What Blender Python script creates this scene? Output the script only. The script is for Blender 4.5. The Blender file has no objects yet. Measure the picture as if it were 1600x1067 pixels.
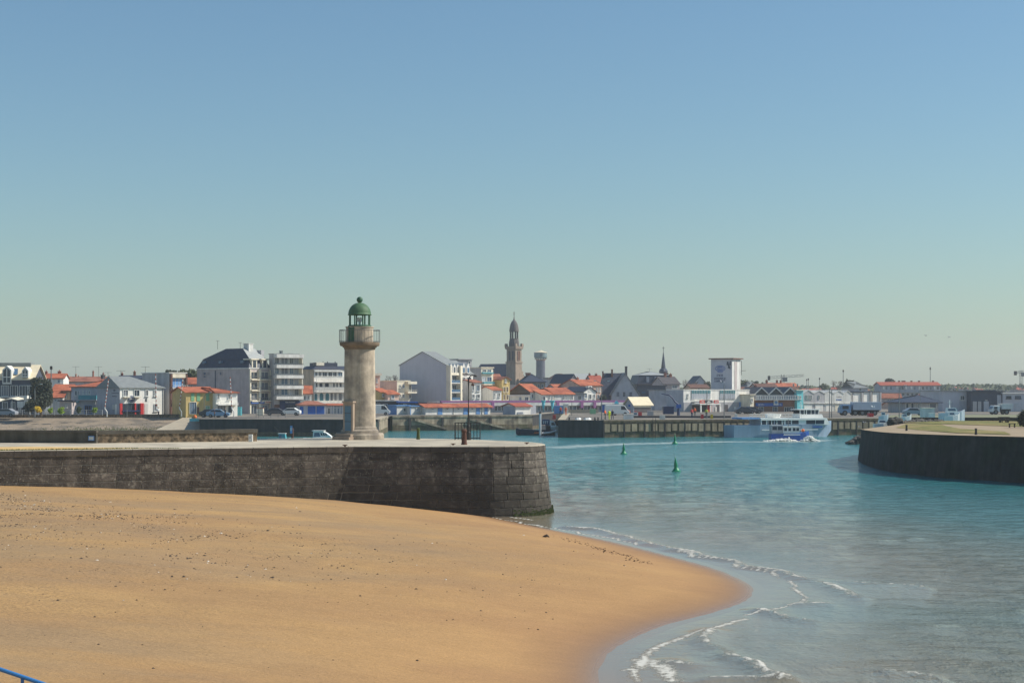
import bpy, bmesh, math, random
import numpy as np
from mathutils import Vector, Matrix, noise as mnoise

R = math.radians
SC = bpy.context.scene
COL = SC.collection
rnd = random.Random(7)

# ------------------------------------------------------------ camera, sky, sun, exposure
F = 2462.0      # focal length in photograph pixels (1600 wide)
HOR = 608.0     # horizon row
CAMZ = 7.8
SUN_AZ = 5.0   # degrees from +X towards +Y
SUN_EL = 42.0
cam = bpy.data.cameras.new('camera'); camo = bpy.data.objects.new('camera', cam); COL.objects.link(camo)
camo.location = (0, 0, CAMZ); camo.rotation_euler = (R(90), 0, 0)
cam.sensor_width = 36.0; cam.lens = F / 1600 * 36
cam.shift_y = (HOR - 533.5) / 1600
cam.clip_start = 0.1; cam.clip_end = 12000
SC.camera = camo

world = bpy.data.worlds.new('World'); SC.world = world; world.use_nodes = True
wn = world.node_tree; wn.nodes.clear()
wo = wn.nodes.new('ShaderNodeOutputWorld'); bg = wn.nodes.new('ShaderNodeBackground')
sky = wn.nodes.new('ShaderNodeTexSky'); sky.sky_type = 'NISHITA'; sky.sun_disc = False
sky.sun_elevation = R(SUN_EL); sky.sun_rotation = R(90 - SUN_AZ)
sky.altitude = 0; sky.air_density = 1.3; sky.dust_density = 0.55; sky.ozone_density = 3.0
tint = wn.nodes.new('ShaderNodeVectorMath'); tint.operation = 'MULTIPLY'; tint.inputs[1].default_value = (0.85, 1.06, 1.16)
wn.links.new(sky.outputs[0], tint.inputs[0]); wn.links.new(tint.outputs[0], bg.inputs[0])
bg.inputs[1].default_value = 0.089
wn.links.new(bg.outputs[0], wo.inputs[0])

sd = bpy.data.lights.new('sun', 'SUN'); sd.energy = 5.0; sd.angle = R(0.53); sd.color = (1.0, 0.94, 0.84)
so = bpy.data.objects.new('sun', sd); COL.objects.link(so); so.location = (200, 50, 250)
sv = Vector((math.cos(R(SUN_EL)) * math.cos(R(SUN_AZ)), math.cos(R(SUN_EL)) * math.sin(R(SUN_AZ)), math.sin(R(SUN_EL))))
so.rotation_euler = sv.to_track_quat('Z', 'Y').to_euler()

SC.view_settings.view_transform = 'Standard'; SC.view_settings.look = 'None'
SC.view_settings.exposure = 0.0; SC.view_settings.gamma = 1.0; SC.view_settings.use_curve_mapping = False
SC.cycles.max_bounces = 6; SC.cycles.volume_bounces = 1
SC.cycles.volume_step_rate = 4.0

# ------------------------------------------------------------ helpers
def X(px, Y): return (px - 800.0) / F * Y
def Z(py, Y): return CAMZ - (py - HOR) / F * Y
def lin(c):
    c /= 255.0
    return c / 12.92 if c <= 0.04045 else ((c + 0.055) / 1.055) ** 2.4
def rgb(r, g, b): return (lin(r), lin(g), lin(b))

MATS = {}
def mat(key, col, rough=0.8, var=0.18, scale=1.2, bump=0.0, bscale=None, metal=0.0, rv=0.0, streak=0.0, spec=0.35, col2=None, thr=(0.45, 0.6), scale2=None):
    """procedural material: base colour broken up by two noises, optional vertical streaks and relief"""
    m = bpy.data.materials.new(key); MATS[key] = m; m.use_nodes = True
    n = m.node_tree; N = n.nodes; L = n.links
    p = N['Principled BSDF']; p.inputs['Roughness'].default_value = rough; p.inputs['Metallic'].default_value = metal
    p.inputs['Specular IOR Level'].default_value = spec
    g = N.new('ShaderNodeNewGeometry')
    nz = N.new('ShaderNodeTexNoise'); nz.inputs['Scale'].default_value = scale; nz.inputs['Detail'].default_value = 7; nz.inputs['Roughness'].default_value = 0.62
    L.new(g.outputs['Position'], nz.inputs['Vector'])
    mr = N.new('ShaderNodeMapRange'); mr.inputs[1].default_value = 0.3; mr.inputs[2].default_value = 0.7
    mr.inputs[3].default_value = 1 - var; mr.inputs[4].default_value = 1 + var
    L.new(nz.outputs['Fac'], mr.inputs[0])
    fac = mr.outputs[0]
    if streak:
        mp = N.new('ShaderNodeMapping'); mp.inputs['Scale'].default_value = (1.6, 1.6, 0.16)
        L.new(g.outputs['Position'], mp.inputs['Vector'])
        n2 = N.new('ShaderNodeTexNoise'); n2.inputs['Scale'].default_value = 1.0; n2.inputs['Detail'].default_value = 5
        L.new(mp.outputs[0], n2.inputs['Vector'])
        m2 = N.new('ShaderNodeMapRange'); m2.inputs[1].default_value = 0.35; m2.inputs[2].default_value = 0.65
        m2.inputs[3].default_value = 1 - streak; m2.inputs[4].default_value = 1 + streak * 0.5
        L.new(n2.outputs['Fac'], m2.inputs[0])
        mm = N.new('ShaderNodeMath'); mm.operation = 'MULTIPLY'; L.new(fac, mm.inputs[0]); L.new(m2.outputs[0], mm.inputs[1]); fac = mm.outputs[0]
    if rv:
        oi = N.new('ShaderNodeObjectInfo'); m3 = N.new('ShaderNodeMapRange'); m3.inputs[3].default_value = 1 - rv; m3.inputs[4].default_value = 1 + rv
        L.new(oi.outputs['Random'], m3.inputs[0])
        mm = N.new('ShaderNodeMath'); mm.operation = 'MULTIPLY'; L.new(fac, mm.inputs[0]); L.new(m3.outputs[0], mm.inputs[1]); fac = mm.outputs[0]
    src = None
    if col2 is not None:
        n4 = N.new('ShaderNodeTexNoise'); n4.inputs['Scale'].default_value = scale2 or scale * 0.35; n4.inputs['Detail'].default_value = 6
        L.new(g.outputs['Position'], n4.inputs['Vector'])
        m4 = N.new('ShaderNodeMapRange'); m4.inputs[1].default_value = thr[0]; m4.inputs[2].default_value = thr[1]
        L.new(n4.outputs['Fac'], m4.inputs[0])
        mc = N.new('ShaderNodeMix'); mc.data_type = 'RGBA'; L.new(m4.outputs[0], mc.inputs[0])
        mc.inputs[6].default_value = (*col, 1); mc.inputs[7].default_value = (*col2, 1); src = mc.outputs[2]
    vm = N.new('ShaderNodeVectorMath'); vm.operation = 'SCALE'
    if src is None: vm.inputs[0].default_value = col
    else: L.new(src, vm.inputs[0])
    L.new(fac, vm.inputs['Scale']); L.new(vm.outputs[0], p.inputs['Base Color'])
    if bump:
        nb = N.new('ShaderNodeTexNoise'); nb.inputs['Scale'].default_value = bscale or scale * 3; nb.inputs['Detail'].default_value = 6
        L.new(g.outputs['Position'], nb.inputs['Vector'])
        b = N.new('ShaderNodeBump'); b.inputs['Strength'].default_value = 1.0; b.inputs['Distance'].default_value = bump
        L.new(nb.outputs['Fac'], b.inputs['Height']); L.new(b.outputs[0], p.inputs['Normal'])
    return m

class MB:
    def __init__(s): s.v = []; s.f = []; s.mi = []; s.cur = 0
    def add(s, vs, fs):
        o = len(s.v); s.v += [tuple(v) for v in vs]; s.f += [tuple(i + o for i in f) for f in fs]; s.mi += [s.cur] * len(fs); return s
    def hexa(s, p): # p: 4 bottom ccw, 4 top ccw
        return s.add(p, [(3, 2, 1, 0), (4, 5, 6, 7), (0, 1, 5, 4), (1, 2, 6, 5), (2, 3, 7, 6), (3, 0, 4, 7)])
    def box(s, x0, x1, y0, y1, z0, z1):
        return s.hexa([(x0, y0, z0), (x1, y0, z0), (x1, y1, z0), (x0, y1, z0), (x0, y0, z1), (x1, y0, z1), (x1, y1, z1), (x0, y1, z1)])
    def slab(s, a, b, c, d, t): # quad thickened downwards
        lo = [(p[0], p[1], p[2] - t) for p in (a, b, c, d)]
        return s.hexa(lo + [a, b, c, d])
    def prism(s, prof, axis, a0, a1): # convex/simple profile extruded along axis
        n = len(prof)
        def P(q, a): return {'x': (a, q[0], q[1]), 'y': (q[0], a, q[1]), 'z': (q[0], q[1], a)}[axis]
        vs = [P(q, a0) for q in prof] + [P(q, a1) for q in prof]
        fs = [tuple(range(n)), tuple(range(2 * n - 1, n - 1, -1))] + [(i, i + n, (i + 1) % n + n, (i + 1) % n) for i in range(n)]
        return s.add(vs, fs)
    def lathe(s, prof, seg=24, c=(0, 0), a0=0.0, a1=2 * math.pi):
        full = abs(a1 - a0 - 2 * math.pi) < 1e-6; k = seg if full else seg + 1
        vs = []; fs = []
        for r, z in prof:
            for i in range(k):
                a = a0 + (a1 - a0) * i / seg
                vs.append((c[0] + r * math.cos(a), c[1] + r * math.sin(a), z))
        for j in range(len(prof) - 1):
            for i in range(seg if full else k - 1):
                i2 = (i + 1) % k
                fs.append((j * k + i, j * k + i2, (j + 1) * k + i2, (j + 1) * k + i))
        if full:
            fs.append(tuple(range(k - 1, -1, -1))); fs.append(tuple((len(prof) - 1) * k + i for i in range(k)))
        return s.add(vs, fs)
    def tube(s, pts, r, seg=6):
        pts = [Vector(p) for p in pts]; n = len(pts); vs = []; fs = []
        rr = r if isinstance(r, (list, tuple)) else [r] * n
        for i, p in enumerate(pts):
            t = (pts[min(i + 1, n - 1)] - pts[max(i - 1, 0)]).normalized()
            u = t.cross(Vector((0, 0, 1)));
            if u.length < 1e-3: u = t.cross(Vector((1, 0, 0)))
            u.normalize(); w = t.cross(u)
            for k in range(seg):
                a = 2 * math.pi * k / seg
                vs.append(p + (u * math.cos(a) + w * math.sin(a)) * rr[i])
        for i in range(n - 1):
            for k in range(seg):
                fs.append((i * seg + k, i * seg + (k + 1) % seg, (i + 1) * seg + (k + 1) % seg, (i + 1) * seg + k))
        fs.append(tuple(range(seg - 1, -1, -1))); fs.append(tuple((n - 1) * seg + k for k in range(seg)))
        return s.add(vs, fs)
    def ball(s, c, r, seg=10, rings=7):
        rx, ry, rz = r if isinstance(r, (list, tuple)) else (r, r, r)
        vs = [(c[0], c[1], c[2] - rz)]; fs = []
        for j in range(1, rings):
            th = math.pi * j / rings
            for i in range(seg):
                a = 2 * math.pi * i / seg
                vs.append((c[0] + rx * math.sin(th) * math.cos(a), c[1] + ry * math.sin(th) * math.sin(a), c[2] - rz * math.cos(th)))
        vs.append((c[0], c[1], c[2] + rz)); top = len(vs) - 1
        for i in range(seg):
            fs.append((0, 1 + (i + 1) % seg, 1 + i)); fs.append((top, 1 + (rings - 2) * seg + i, 1 + (rings - 2) * seg + (i + 1) % seg))
        for j in range(rings - 2):
            for i in range(seg):
                fs.append((1 + j * seg + i, 1 + j * seg + (i + 1) % seg, 1 + (j + 1) * seg + (i + 1) % seg, 1 + (j + 1) * seg + i))
        return s.add(vs, fs)
    def build(s, name, m, parent=None, smooth=False, loc=None, fix=True):
        me = bpy.data.meshes.new(name); me.from_pydata(s.v, [], s.f)
        ms = m if isinstance(m, (list, tuple)) else [m]
        for q in ms: me.materials.append(MATS[q] if isinstance(q, str) else q)
        if len(ms) > 1: me.polygons.foreach_set('material_index', s.mi)
        if fix:
            b = bmesh.new(); b.from_mesh(me); bmesh.ops.recalc_face_normals(b, faces=b.faces); b.to_mesh(me); b.free()
        if smooth: me.polygons.foreach_set('use_smooth', [True] * len(me.polygons))
        me.update()
        o = bpy.data.objects.new(name, me); COL.objects.link(o)
        if loc: o.location = loc
        if parent: o.parent = parent
        return o

def tag(o, label=None, cat=None, group=None, kind=None):
    if label: o['label'] = label
    if cat: o['category'] = cat
    if group: o['group'] = group
    if kind: o['kind'] = kind
    return o
def thing(name, label, cat, loc=(0, 0, 0), rz=0.0, group=None):
    o = bpy.data.objects.new(name, None); COL.objects.link(o); o.location = loc; o.rotation_euler = (0, 0, rz)
    o.empty_display_size = 0.2
    return tag(o, label, cat, group)
def copy_tree(o, loc=None, rz=None, label=None, parent=None):
    c = o.copy(); COL.objects.link(c)
    if parent: c.parent = parent
    if loc is not None: c.location = loc
    if rz is not None: c.rotation_euler = (0, 0, rz)
    if label: c['label'] = label
    for ch in list(o.children): copy_tree(ch, parent=c)
    return c

# ------------------------------------------------------------ materials
mat('stone', rgb(88, 81, 73), 0.9, 0.4, 2.2, 0.02, 9, rv=0.28, streak=0.35, col2=rgb(138, 130, 116), thr=(0.52, 0.75), scale2=3.5)
def stone_extras(m):
    n = m.node_tree; N = n.nodes; L = n.links; p = N['Principled BSDF']; src = p.inputs['Base Color'].links[0].from_socket
    g = N.new('ShaderNodeNewGeometry'); sp = N.new('ShaderNodeTexNoise'); sp.inputs['Scale'].default_value = 11; sp.inputs['Detail'].default_value = 3; L.new(g.outputs['Position'], sp.inputs['Vector'])
    r1 = N.new('ShaderNodeMapRange'); r1.inputs[1].default_value = 0.62; r1.inputs[2].default_value = 0.70; r1.inputs[4].default_value = 0.6; L.new(sp.outputs['Fac'], r1.inputs[0])
    m1 = N.new('ShaderNodeMix'); m1.data_type = 'RGBA'; L.new(r1.outputs[0], m1.inputs[0]); L.new(src, m1.inputs[6]); m1.inputs[7].default_value = (*rgb(178, 170, 154), 1)
    # tidal zone: wet, weed-blackened stone; colour carried higher to deepen the shaded stretch
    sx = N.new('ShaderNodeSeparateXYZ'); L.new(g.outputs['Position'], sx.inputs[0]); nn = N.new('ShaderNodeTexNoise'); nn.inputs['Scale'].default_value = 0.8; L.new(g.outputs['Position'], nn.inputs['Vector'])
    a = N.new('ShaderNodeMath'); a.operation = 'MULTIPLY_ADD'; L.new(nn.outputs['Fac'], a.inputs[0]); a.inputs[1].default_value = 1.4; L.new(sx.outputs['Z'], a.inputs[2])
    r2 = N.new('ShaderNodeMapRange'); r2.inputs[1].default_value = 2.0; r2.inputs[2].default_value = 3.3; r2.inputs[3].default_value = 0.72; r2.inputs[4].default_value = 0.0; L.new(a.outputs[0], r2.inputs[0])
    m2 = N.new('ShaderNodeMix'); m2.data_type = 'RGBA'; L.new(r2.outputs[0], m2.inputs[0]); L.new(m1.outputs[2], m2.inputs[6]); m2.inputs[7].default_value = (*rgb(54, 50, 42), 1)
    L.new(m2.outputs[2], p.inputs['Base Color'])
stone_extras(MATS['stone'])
mat('mortar', rgb(150, 143, 128), 0.95, 0.3, 3, 0.02)
mat('coping', rgb(84, 77, 69), 0.9, 0.3, 3, 0.02, rv=0.16, streak=0.2)
mat('pier_top', rgb(190, 179, 157), 0.9, 0.14, 1.1, 0.006, 14, col2=rgb(168, 158, 140), thr=(0.45, 0.62), scale2=0.35)
mat('rubble', rgb(140, 120, 96), 0.95, 0.5, 5, 0.05, 6, streak=0.1, col2=rgb(90, 80, 66), thr=(0.45, 0.6), scale2=3)
mat('dark_render', rgb(92, 88, 78), 0.95, 0.3, 1.4, 0.01, streak=0.35)
mat('light_stone', rgb(184, 169, 148), 0.9, 0.2, 2.2, 0.015, 8, streak=0.22, col2=rgb(136, 126, 114), thr=(0.42, 0.66), scale2=0.9)
mat('green_paint', rgb(56, 96, 70), 0.55, 0.18, 3, spec=0.4, streak=0.12)
mat('green_dome', rgb(76, 108, 76), 0.6, 0.2, 4, spec=0.35)
mat('iron', rgb(52, 50, 48), 0.6, 0.2, 6)
mat('rust', rgb(92, 62, 50), 0.85, 0.35, 9, 0.004)
mat('rail_grey', rgb(120, 122, 120), 0.5, 0.1, 4)
mat('rail_white', rgb(214, 214, 208), 0.5, 0.08, 4)
mat('blue_door', rgb(92, 122, 138), 0.6, 0.15, 4)
mat('blue_rail', rgb(58, 120, 178), 0.35, 0.1, 8, spec=0.5)
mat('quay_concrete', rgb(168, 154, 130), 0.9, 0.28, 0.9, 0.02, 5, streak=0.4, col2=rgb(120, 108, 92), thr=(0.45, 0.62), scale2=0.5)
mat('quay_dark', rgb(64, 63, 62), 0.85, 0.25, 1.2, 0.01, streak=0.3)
mat('quay_tide', rgb(112, 98, 78), 0.85, 0.35, 1.8, 0.02, streak=0.3, col2=rgb(88, 84, 58), thr=(0.45, 0.6), scale2=0.8)
mat('quay_top', rgb(176, 164, 142), 0.9, 0.16, 0.6)
mat('ground', rgb(126, 118, 106), 0.9, 0.18, 0.25, col2=rgb(100, 96, 90), thr=(0.45, 0.6), scale2=0.06)
mat('asphalt', rgb(104, 104, 104), 0.9, 0.15, 0.8)
mat('embank', rgb(150, 134, 114), 0.9, 0.22, 2.5, 0.02, 4, streak=0.0, col2=rgb(118, 108, 95), thr=(0.42, 0.6), scale2=0.3)
mat('grass', rgb(112, 112, 54), 0.9, 0.3, 1.0, 0.05, 12, col2=rgb(146, 128, 80), thr=(0.46, 0.6), scale2=0.25)
mat('grass_blade', rgb(98, 112, 44), 0.8, 0.35, 3)
mat('weed', rgb(120, 134, 66), 0.8, 0.35, 2)
mat('flower', rgb(220, 214, 180), 0.8, 0.2, 2)
mat('path', rgb(160, 141, 114), 0.9, 0.15, 0.5)
mat('seaweed_green', rgb(70, 80, 34), 0.7, 0.4, 6)
mat('white', rgb(240, 236, 226), 0.7, 0.105, 0.8, streak=0.12)
mat('white2', rgb(220, 218, 210), 0.7, 0.120, 0.8, streak=0.16)
mat('cream', rgb(230, 220, 196), 0.75, 0.120, 0.8, streak=0.12)
mat('beige', rgb(206, 182, 152), 0.8, 0.150, 0.6, streak=0.16)
mat('yellow_wall', rgb(214, 186, 122), 0.8, 0.150, 0.8, streak=0.16)
mat('pink_wall', rgb(222, 188, 168), 0.8, 0.150, 0.8)
mat('mauve_wall', rgb(186, 174, 170), 0.8, 0.150, 0.6, streak=0.10)
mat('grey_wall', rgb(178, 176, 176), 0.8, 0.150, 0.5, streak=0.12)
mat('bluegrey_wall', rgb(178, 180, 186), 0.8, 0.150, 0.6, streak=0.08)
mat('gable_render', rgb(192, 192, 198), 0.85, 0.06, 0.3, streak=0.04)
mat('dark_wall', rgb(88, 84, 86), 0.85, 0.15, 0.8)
mat('dark_band', rgb(78, 84, 96), 0.7, 0.1, 1)
mat('brown_wall', rgb(110, 80, 68), 0.85, 0.15, 1)
mat('brick', rgb(150, 112, 92), 0.85, 0.15, 1)
mat('teal', rgb(72, 150, 160), 0.5, 0.1, 1)
mat('turquoise', rgb(120, 208, 212), 0.6, 0.08, 1)
mat('cyan_canvas', rgb(96, 196, 214), 0.6, 0.08, 1)
mat('purple', rgb(168, 112, 158), 0.6, 0.1, 1)
mat('blue_panel', rgb(44, 98, 178), 0.5, 0.12, 1.4)
mat('navy_panel', rgb(38, 54, 92), 0.5, 0.12, 1.4)
mat('sky_blue_panel', rgb(104, 150, 200), 0.55, 0.1, 1.4)
mat('red_paint', rgb(196, 52, 54), 0.5, 0.1, 2)
mat('red_white', rgb(208, 70, 66), 0.6, 0.1, 2)
mat('orange_paint', rgb(232, 112, 46), 0.5, 0.1, 2)
mat('yellow_paint', rgb(224, 196, 40), 0.5, 0.1, 2)
mat('hi_vis', rgb(204, 222, 40), 0.6, 0.1, 2)
mat('terracotta', rgb(186, 108, 76), 0.85, 0.22, 1.6, 0.03, 7, col2=rgb(154, 86, 64), thr=(0.42, 0.62), scale2=0.5)
mat('terracotta_old', rgb(160, 106, 86), 0.9, 0.25, 1.6, 0.03, 7, col2=rgb(140, 88, 72), thr=(0.42, 0.62), scale2=0.5)
mat('red_roof', rgb(164, 88, 70), 0.85, 0.2, 1.2, 0.03, 6)
mat('slate', rgb(62, 68, 82), 0.55, 0.2, 1.6, 0.01, 6)
mat('slate_light', rgb(132, 136, 134), 0.6, 0.15, 1.2, 0.01, 6)
mat('zinc', rgb(166, 168, 164), 0.5, 0.1, 1.0)
mat('cream_roof', rgb(222, 208, 176), 0.7, 0.12, 1.0)
mat('glass', rgb(52, 64, 78), 0.12, 0.25, 0.6, spec=0.6)
mat('glass_blue', rgb(74, 104, 130), 0.12, 0.2, 0.6, spec=0.6)
mat('glass_teal', rgb(72, 128, 136), 0.15, 0.2, 0.8, spec=0.6)
mat('shutter_green', rgb(132, 184, 140), 0.6, 0.1, 2)
mat('curtain', rgb(176, 180, 186), 0.8, 0.12, 1.5)
mat('church_stone', rgb(160, 142, 124), 0.9, 0.18, 0.8, 0.02, 3, streak=0.2)
mat('church_dark', rgb(104, 98, 94), 0.85, 0.18, 0.8)
mat('tank_stone', rgb(120, 140, 140), 0.85, 0.12, 0.4)
mat('shaft_stone', rgb(96, 98, 108), 0.9, 0.12, 0.4, streak=0.2)
mat('bark', rgb(84, 74, 64), 0.9, 0.25, 3)
mat('twig', rgb(126, 116, 108), 0.9, 0.2, 3)
mat('leaf_dark', rgb(52, 58, 42), 0.75, 0.5, 1.4)
mat('leaf_mid', rgb(70, 80, 52), 0.75, 0.5, 1.0)
mat('leaf_bright', rgb(126, 152, 44), 0.75, 0.35, 2)
mat('leaf_yellow', rgb(206, 172, 40), 0.75, 0.3, 2)
mat('rock', rgb(84, 80, 74), 0.9, 0.35, 1.6, 0.05, 4, rv=0.2)
mat('tyre', rgb(36, 36, 38), 0.85, 0.1, 6)
mat('hull_blue', rgb(150, 168, 186), 0.4, 0.1, 0.8, streak=0.1)
mat('hull_pale', rgb(196, 206, 210), 0.4, 0.1, 0.8)
mat('hull_royal', rgb(34, 84, 164), 0.35, 0.12, 1.5)
mat('hull_white', rgb(232, 232, 226), 0.35, 0.06, 1.0)
mat('hull_navy', rgb(40, 46, 62), 0.45, 0.15, 1.2)
mat('buoy_green', rgb(0, 128, 84), 0.4, 0.12, 3, spec=0.5)
mat('skin', rgb(206, 160, 132), 0.6, 0.05, 6)
mat('cloth_navy', rgb(46, 54, 78), 0.85, 0.1, 6)
mat('cloth_white', rgb(226, 226, 222), 0.85, 0.06, 6)
mat('cloth_dark', rgb(44, 42, 44), 0.85, 0.1, 6)
mat('cloth_orange', rgb(236, 110, 60), 0.85, 0.1, 6)
mat('hair', rgb(58, 46, 38), 0.8, 0.1, 6)
mat('gull_white', rgb(232, 232, 228), 0.7, 0.05, 3)
mat('gull_grey', rgb(128, 132, 140), 0.7, 0.05, 3)
mat('car_grey', rgb(150, 156, 164), 0.3, 0.05, 2, spec=0.6)
mat('car_dark', rgb(52, 58, 70), 0.3, 0.05, 2, spec=0.6)
mat('car_blue', rgb(120, 158, 188), 0.3, 0.05, 2, spec=0.6)
mat('trailer', rgb(196, 202, 212), 0.5, 0.06, 0.6, streak=0.06)
mat('lorry_blue', rgb(128, 158, 188), 0.4, 0.06, 1)
mat('lamp_glass', rgb(210, 212, 206), 0.3, 0.05, 3)

# ------------------------------------------------------------ sand, water
SHP = [(720, 799), (740, 803), (790, 813), (850, 825), (950, 845), (1050, 870), (1120, 890), (1160, 908), (1175, 922), (1160, 940), (1100, 960), (1040, 975), (980, 1000), (945, 1025), (933, 1067)]
SH = [(X(p, CAMZ * F / (q - HOR)), CAMZ * F / (q - HOR)) for p, q in SHP]
SH = [(-8.0, 108.0), (-4.5, 101.5)] + SH[1:] + [(2.4, 36.0), (4.0, 28.0), (7.5, 18.0), (12.0, 5.0), (20, -30)]
def catmull(P, n=6):
    out = []
    for i in range(len(P) - 1):
        p0 = P[max(i - 1, 0)]; p1 = P[i]; p2 = P[i + 1]; p3 = P[min(i + 2, len(P) - 1)]
        for k in range(n):
            t = k / n
            out.append(tuple(0.5 * ((2 * p1[j]) + (-p0[j] + p2[j]) * t + (2 * p0[j] - 5 * p1[j] + 4 * p2[j] - p3[j]) * t * t + (-p0[j] + 3 * p1[j] - 3 * p2[j] + p3[j]) * t ** 3) for j in range(len(p1))))
    out.append(tuple(P[-1])); return out
SHC = np.array(catmull(SH))
def polyline_dist(px, py, P):
    d = np.full(px.shape, 1e9)
    for i in range(len(P) - 1):
        ax, ay = P[i]; bx, by = P[i + 1]; dx, dy = bx - ax, by - ay
        t = np.clip(((px - ax) * dx + (py - ay) * dy) / (dx * dx + dy * dy + 1e-12), 0, 1)
        d = np.minimum(d, (px - ax - t * dx) ** 2 + (py - ay - t * dy) ** 2)
    return np.sqrt(d)
def inside(px, py, P):
    c = np.zeros(px.shape, bool)
    for i in range(len(P)):
        x1, y1 = P[i]; x2, y2 = P[(i + 1) % len(P)]
        if y1 == y2: continue
        h = ((y1 > py) != (y2 > py)) & (px < (x2 - x1) * (py - y1) / (y2 - y1) + x1)
        c ^= h
    return c
LANDPOLY = [tuple(p) for p in SHC] + [(-300, -30), (-300, 130), (-8, 130)]
def shore_sd(px, py): # + in water, - on the sand
    d = polyline_dist(px, py, SHC); return np.where(inside(px, py, LANDPOLY), -d, d)
def vnoise(x, y, s, seed=0.0):
    out = np.empty(x.shape); xf = x.ravel(); yf = y.ravel(); o = out.ravel()
    for i in range(xf.size): o[i] = mnoise.noise((xf[i] * s + seed, yf[i] * s - seed, seed))
    return o.reshape(x.shape)
def grid_mesh(name, xs, ys, zf, m):
    gx, gy = np.meshgrid(xs, ys); gz, attrs = zf(gx, gy)
    nx, ny = len(xs), len(ys)
    co = np.stack([gx, gy, gz], -1).reshape(-1, 3)
    idx = np.arange(nx * ny).reshape(ny, nx)
    q = np.stack([idx[:-1, :-1], idx[:-1, 1:], idx[1:, 1:], idx[1:, :-1]], -1).reshape(-1, 4)
    me = bpy.data.meshes.new(name); me.vertices.add(len(co)); me.vertices.foreach_set('co', co.ravel())
    me.loops.add(q.size); me.loops.foreach_set('vertex_index', q.ravel().astype(np.int32))
    me.polygons.add(len(q)); me.polygons.foreach_set('loop_start', np.arange(0, q.size, 4, dtype=np.int32)); me.polygons.foreach_set('loop_total', np.full(len(q), 4, np.int32))
    me.polygons.foreach_set('use_smooth', [True] * len(q))
    me.update(calc_edges=True)
    for k, a in attrs.items():
        at = me.attributes.new(k, 'FLOAT', 'POINT'); at.data.foreach_set('value', a.ravel().astype(np.float32))
    me.materials.append(m); o = bpy.data.objects.new(name, me); COL.objects.link(o); return o

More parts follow.
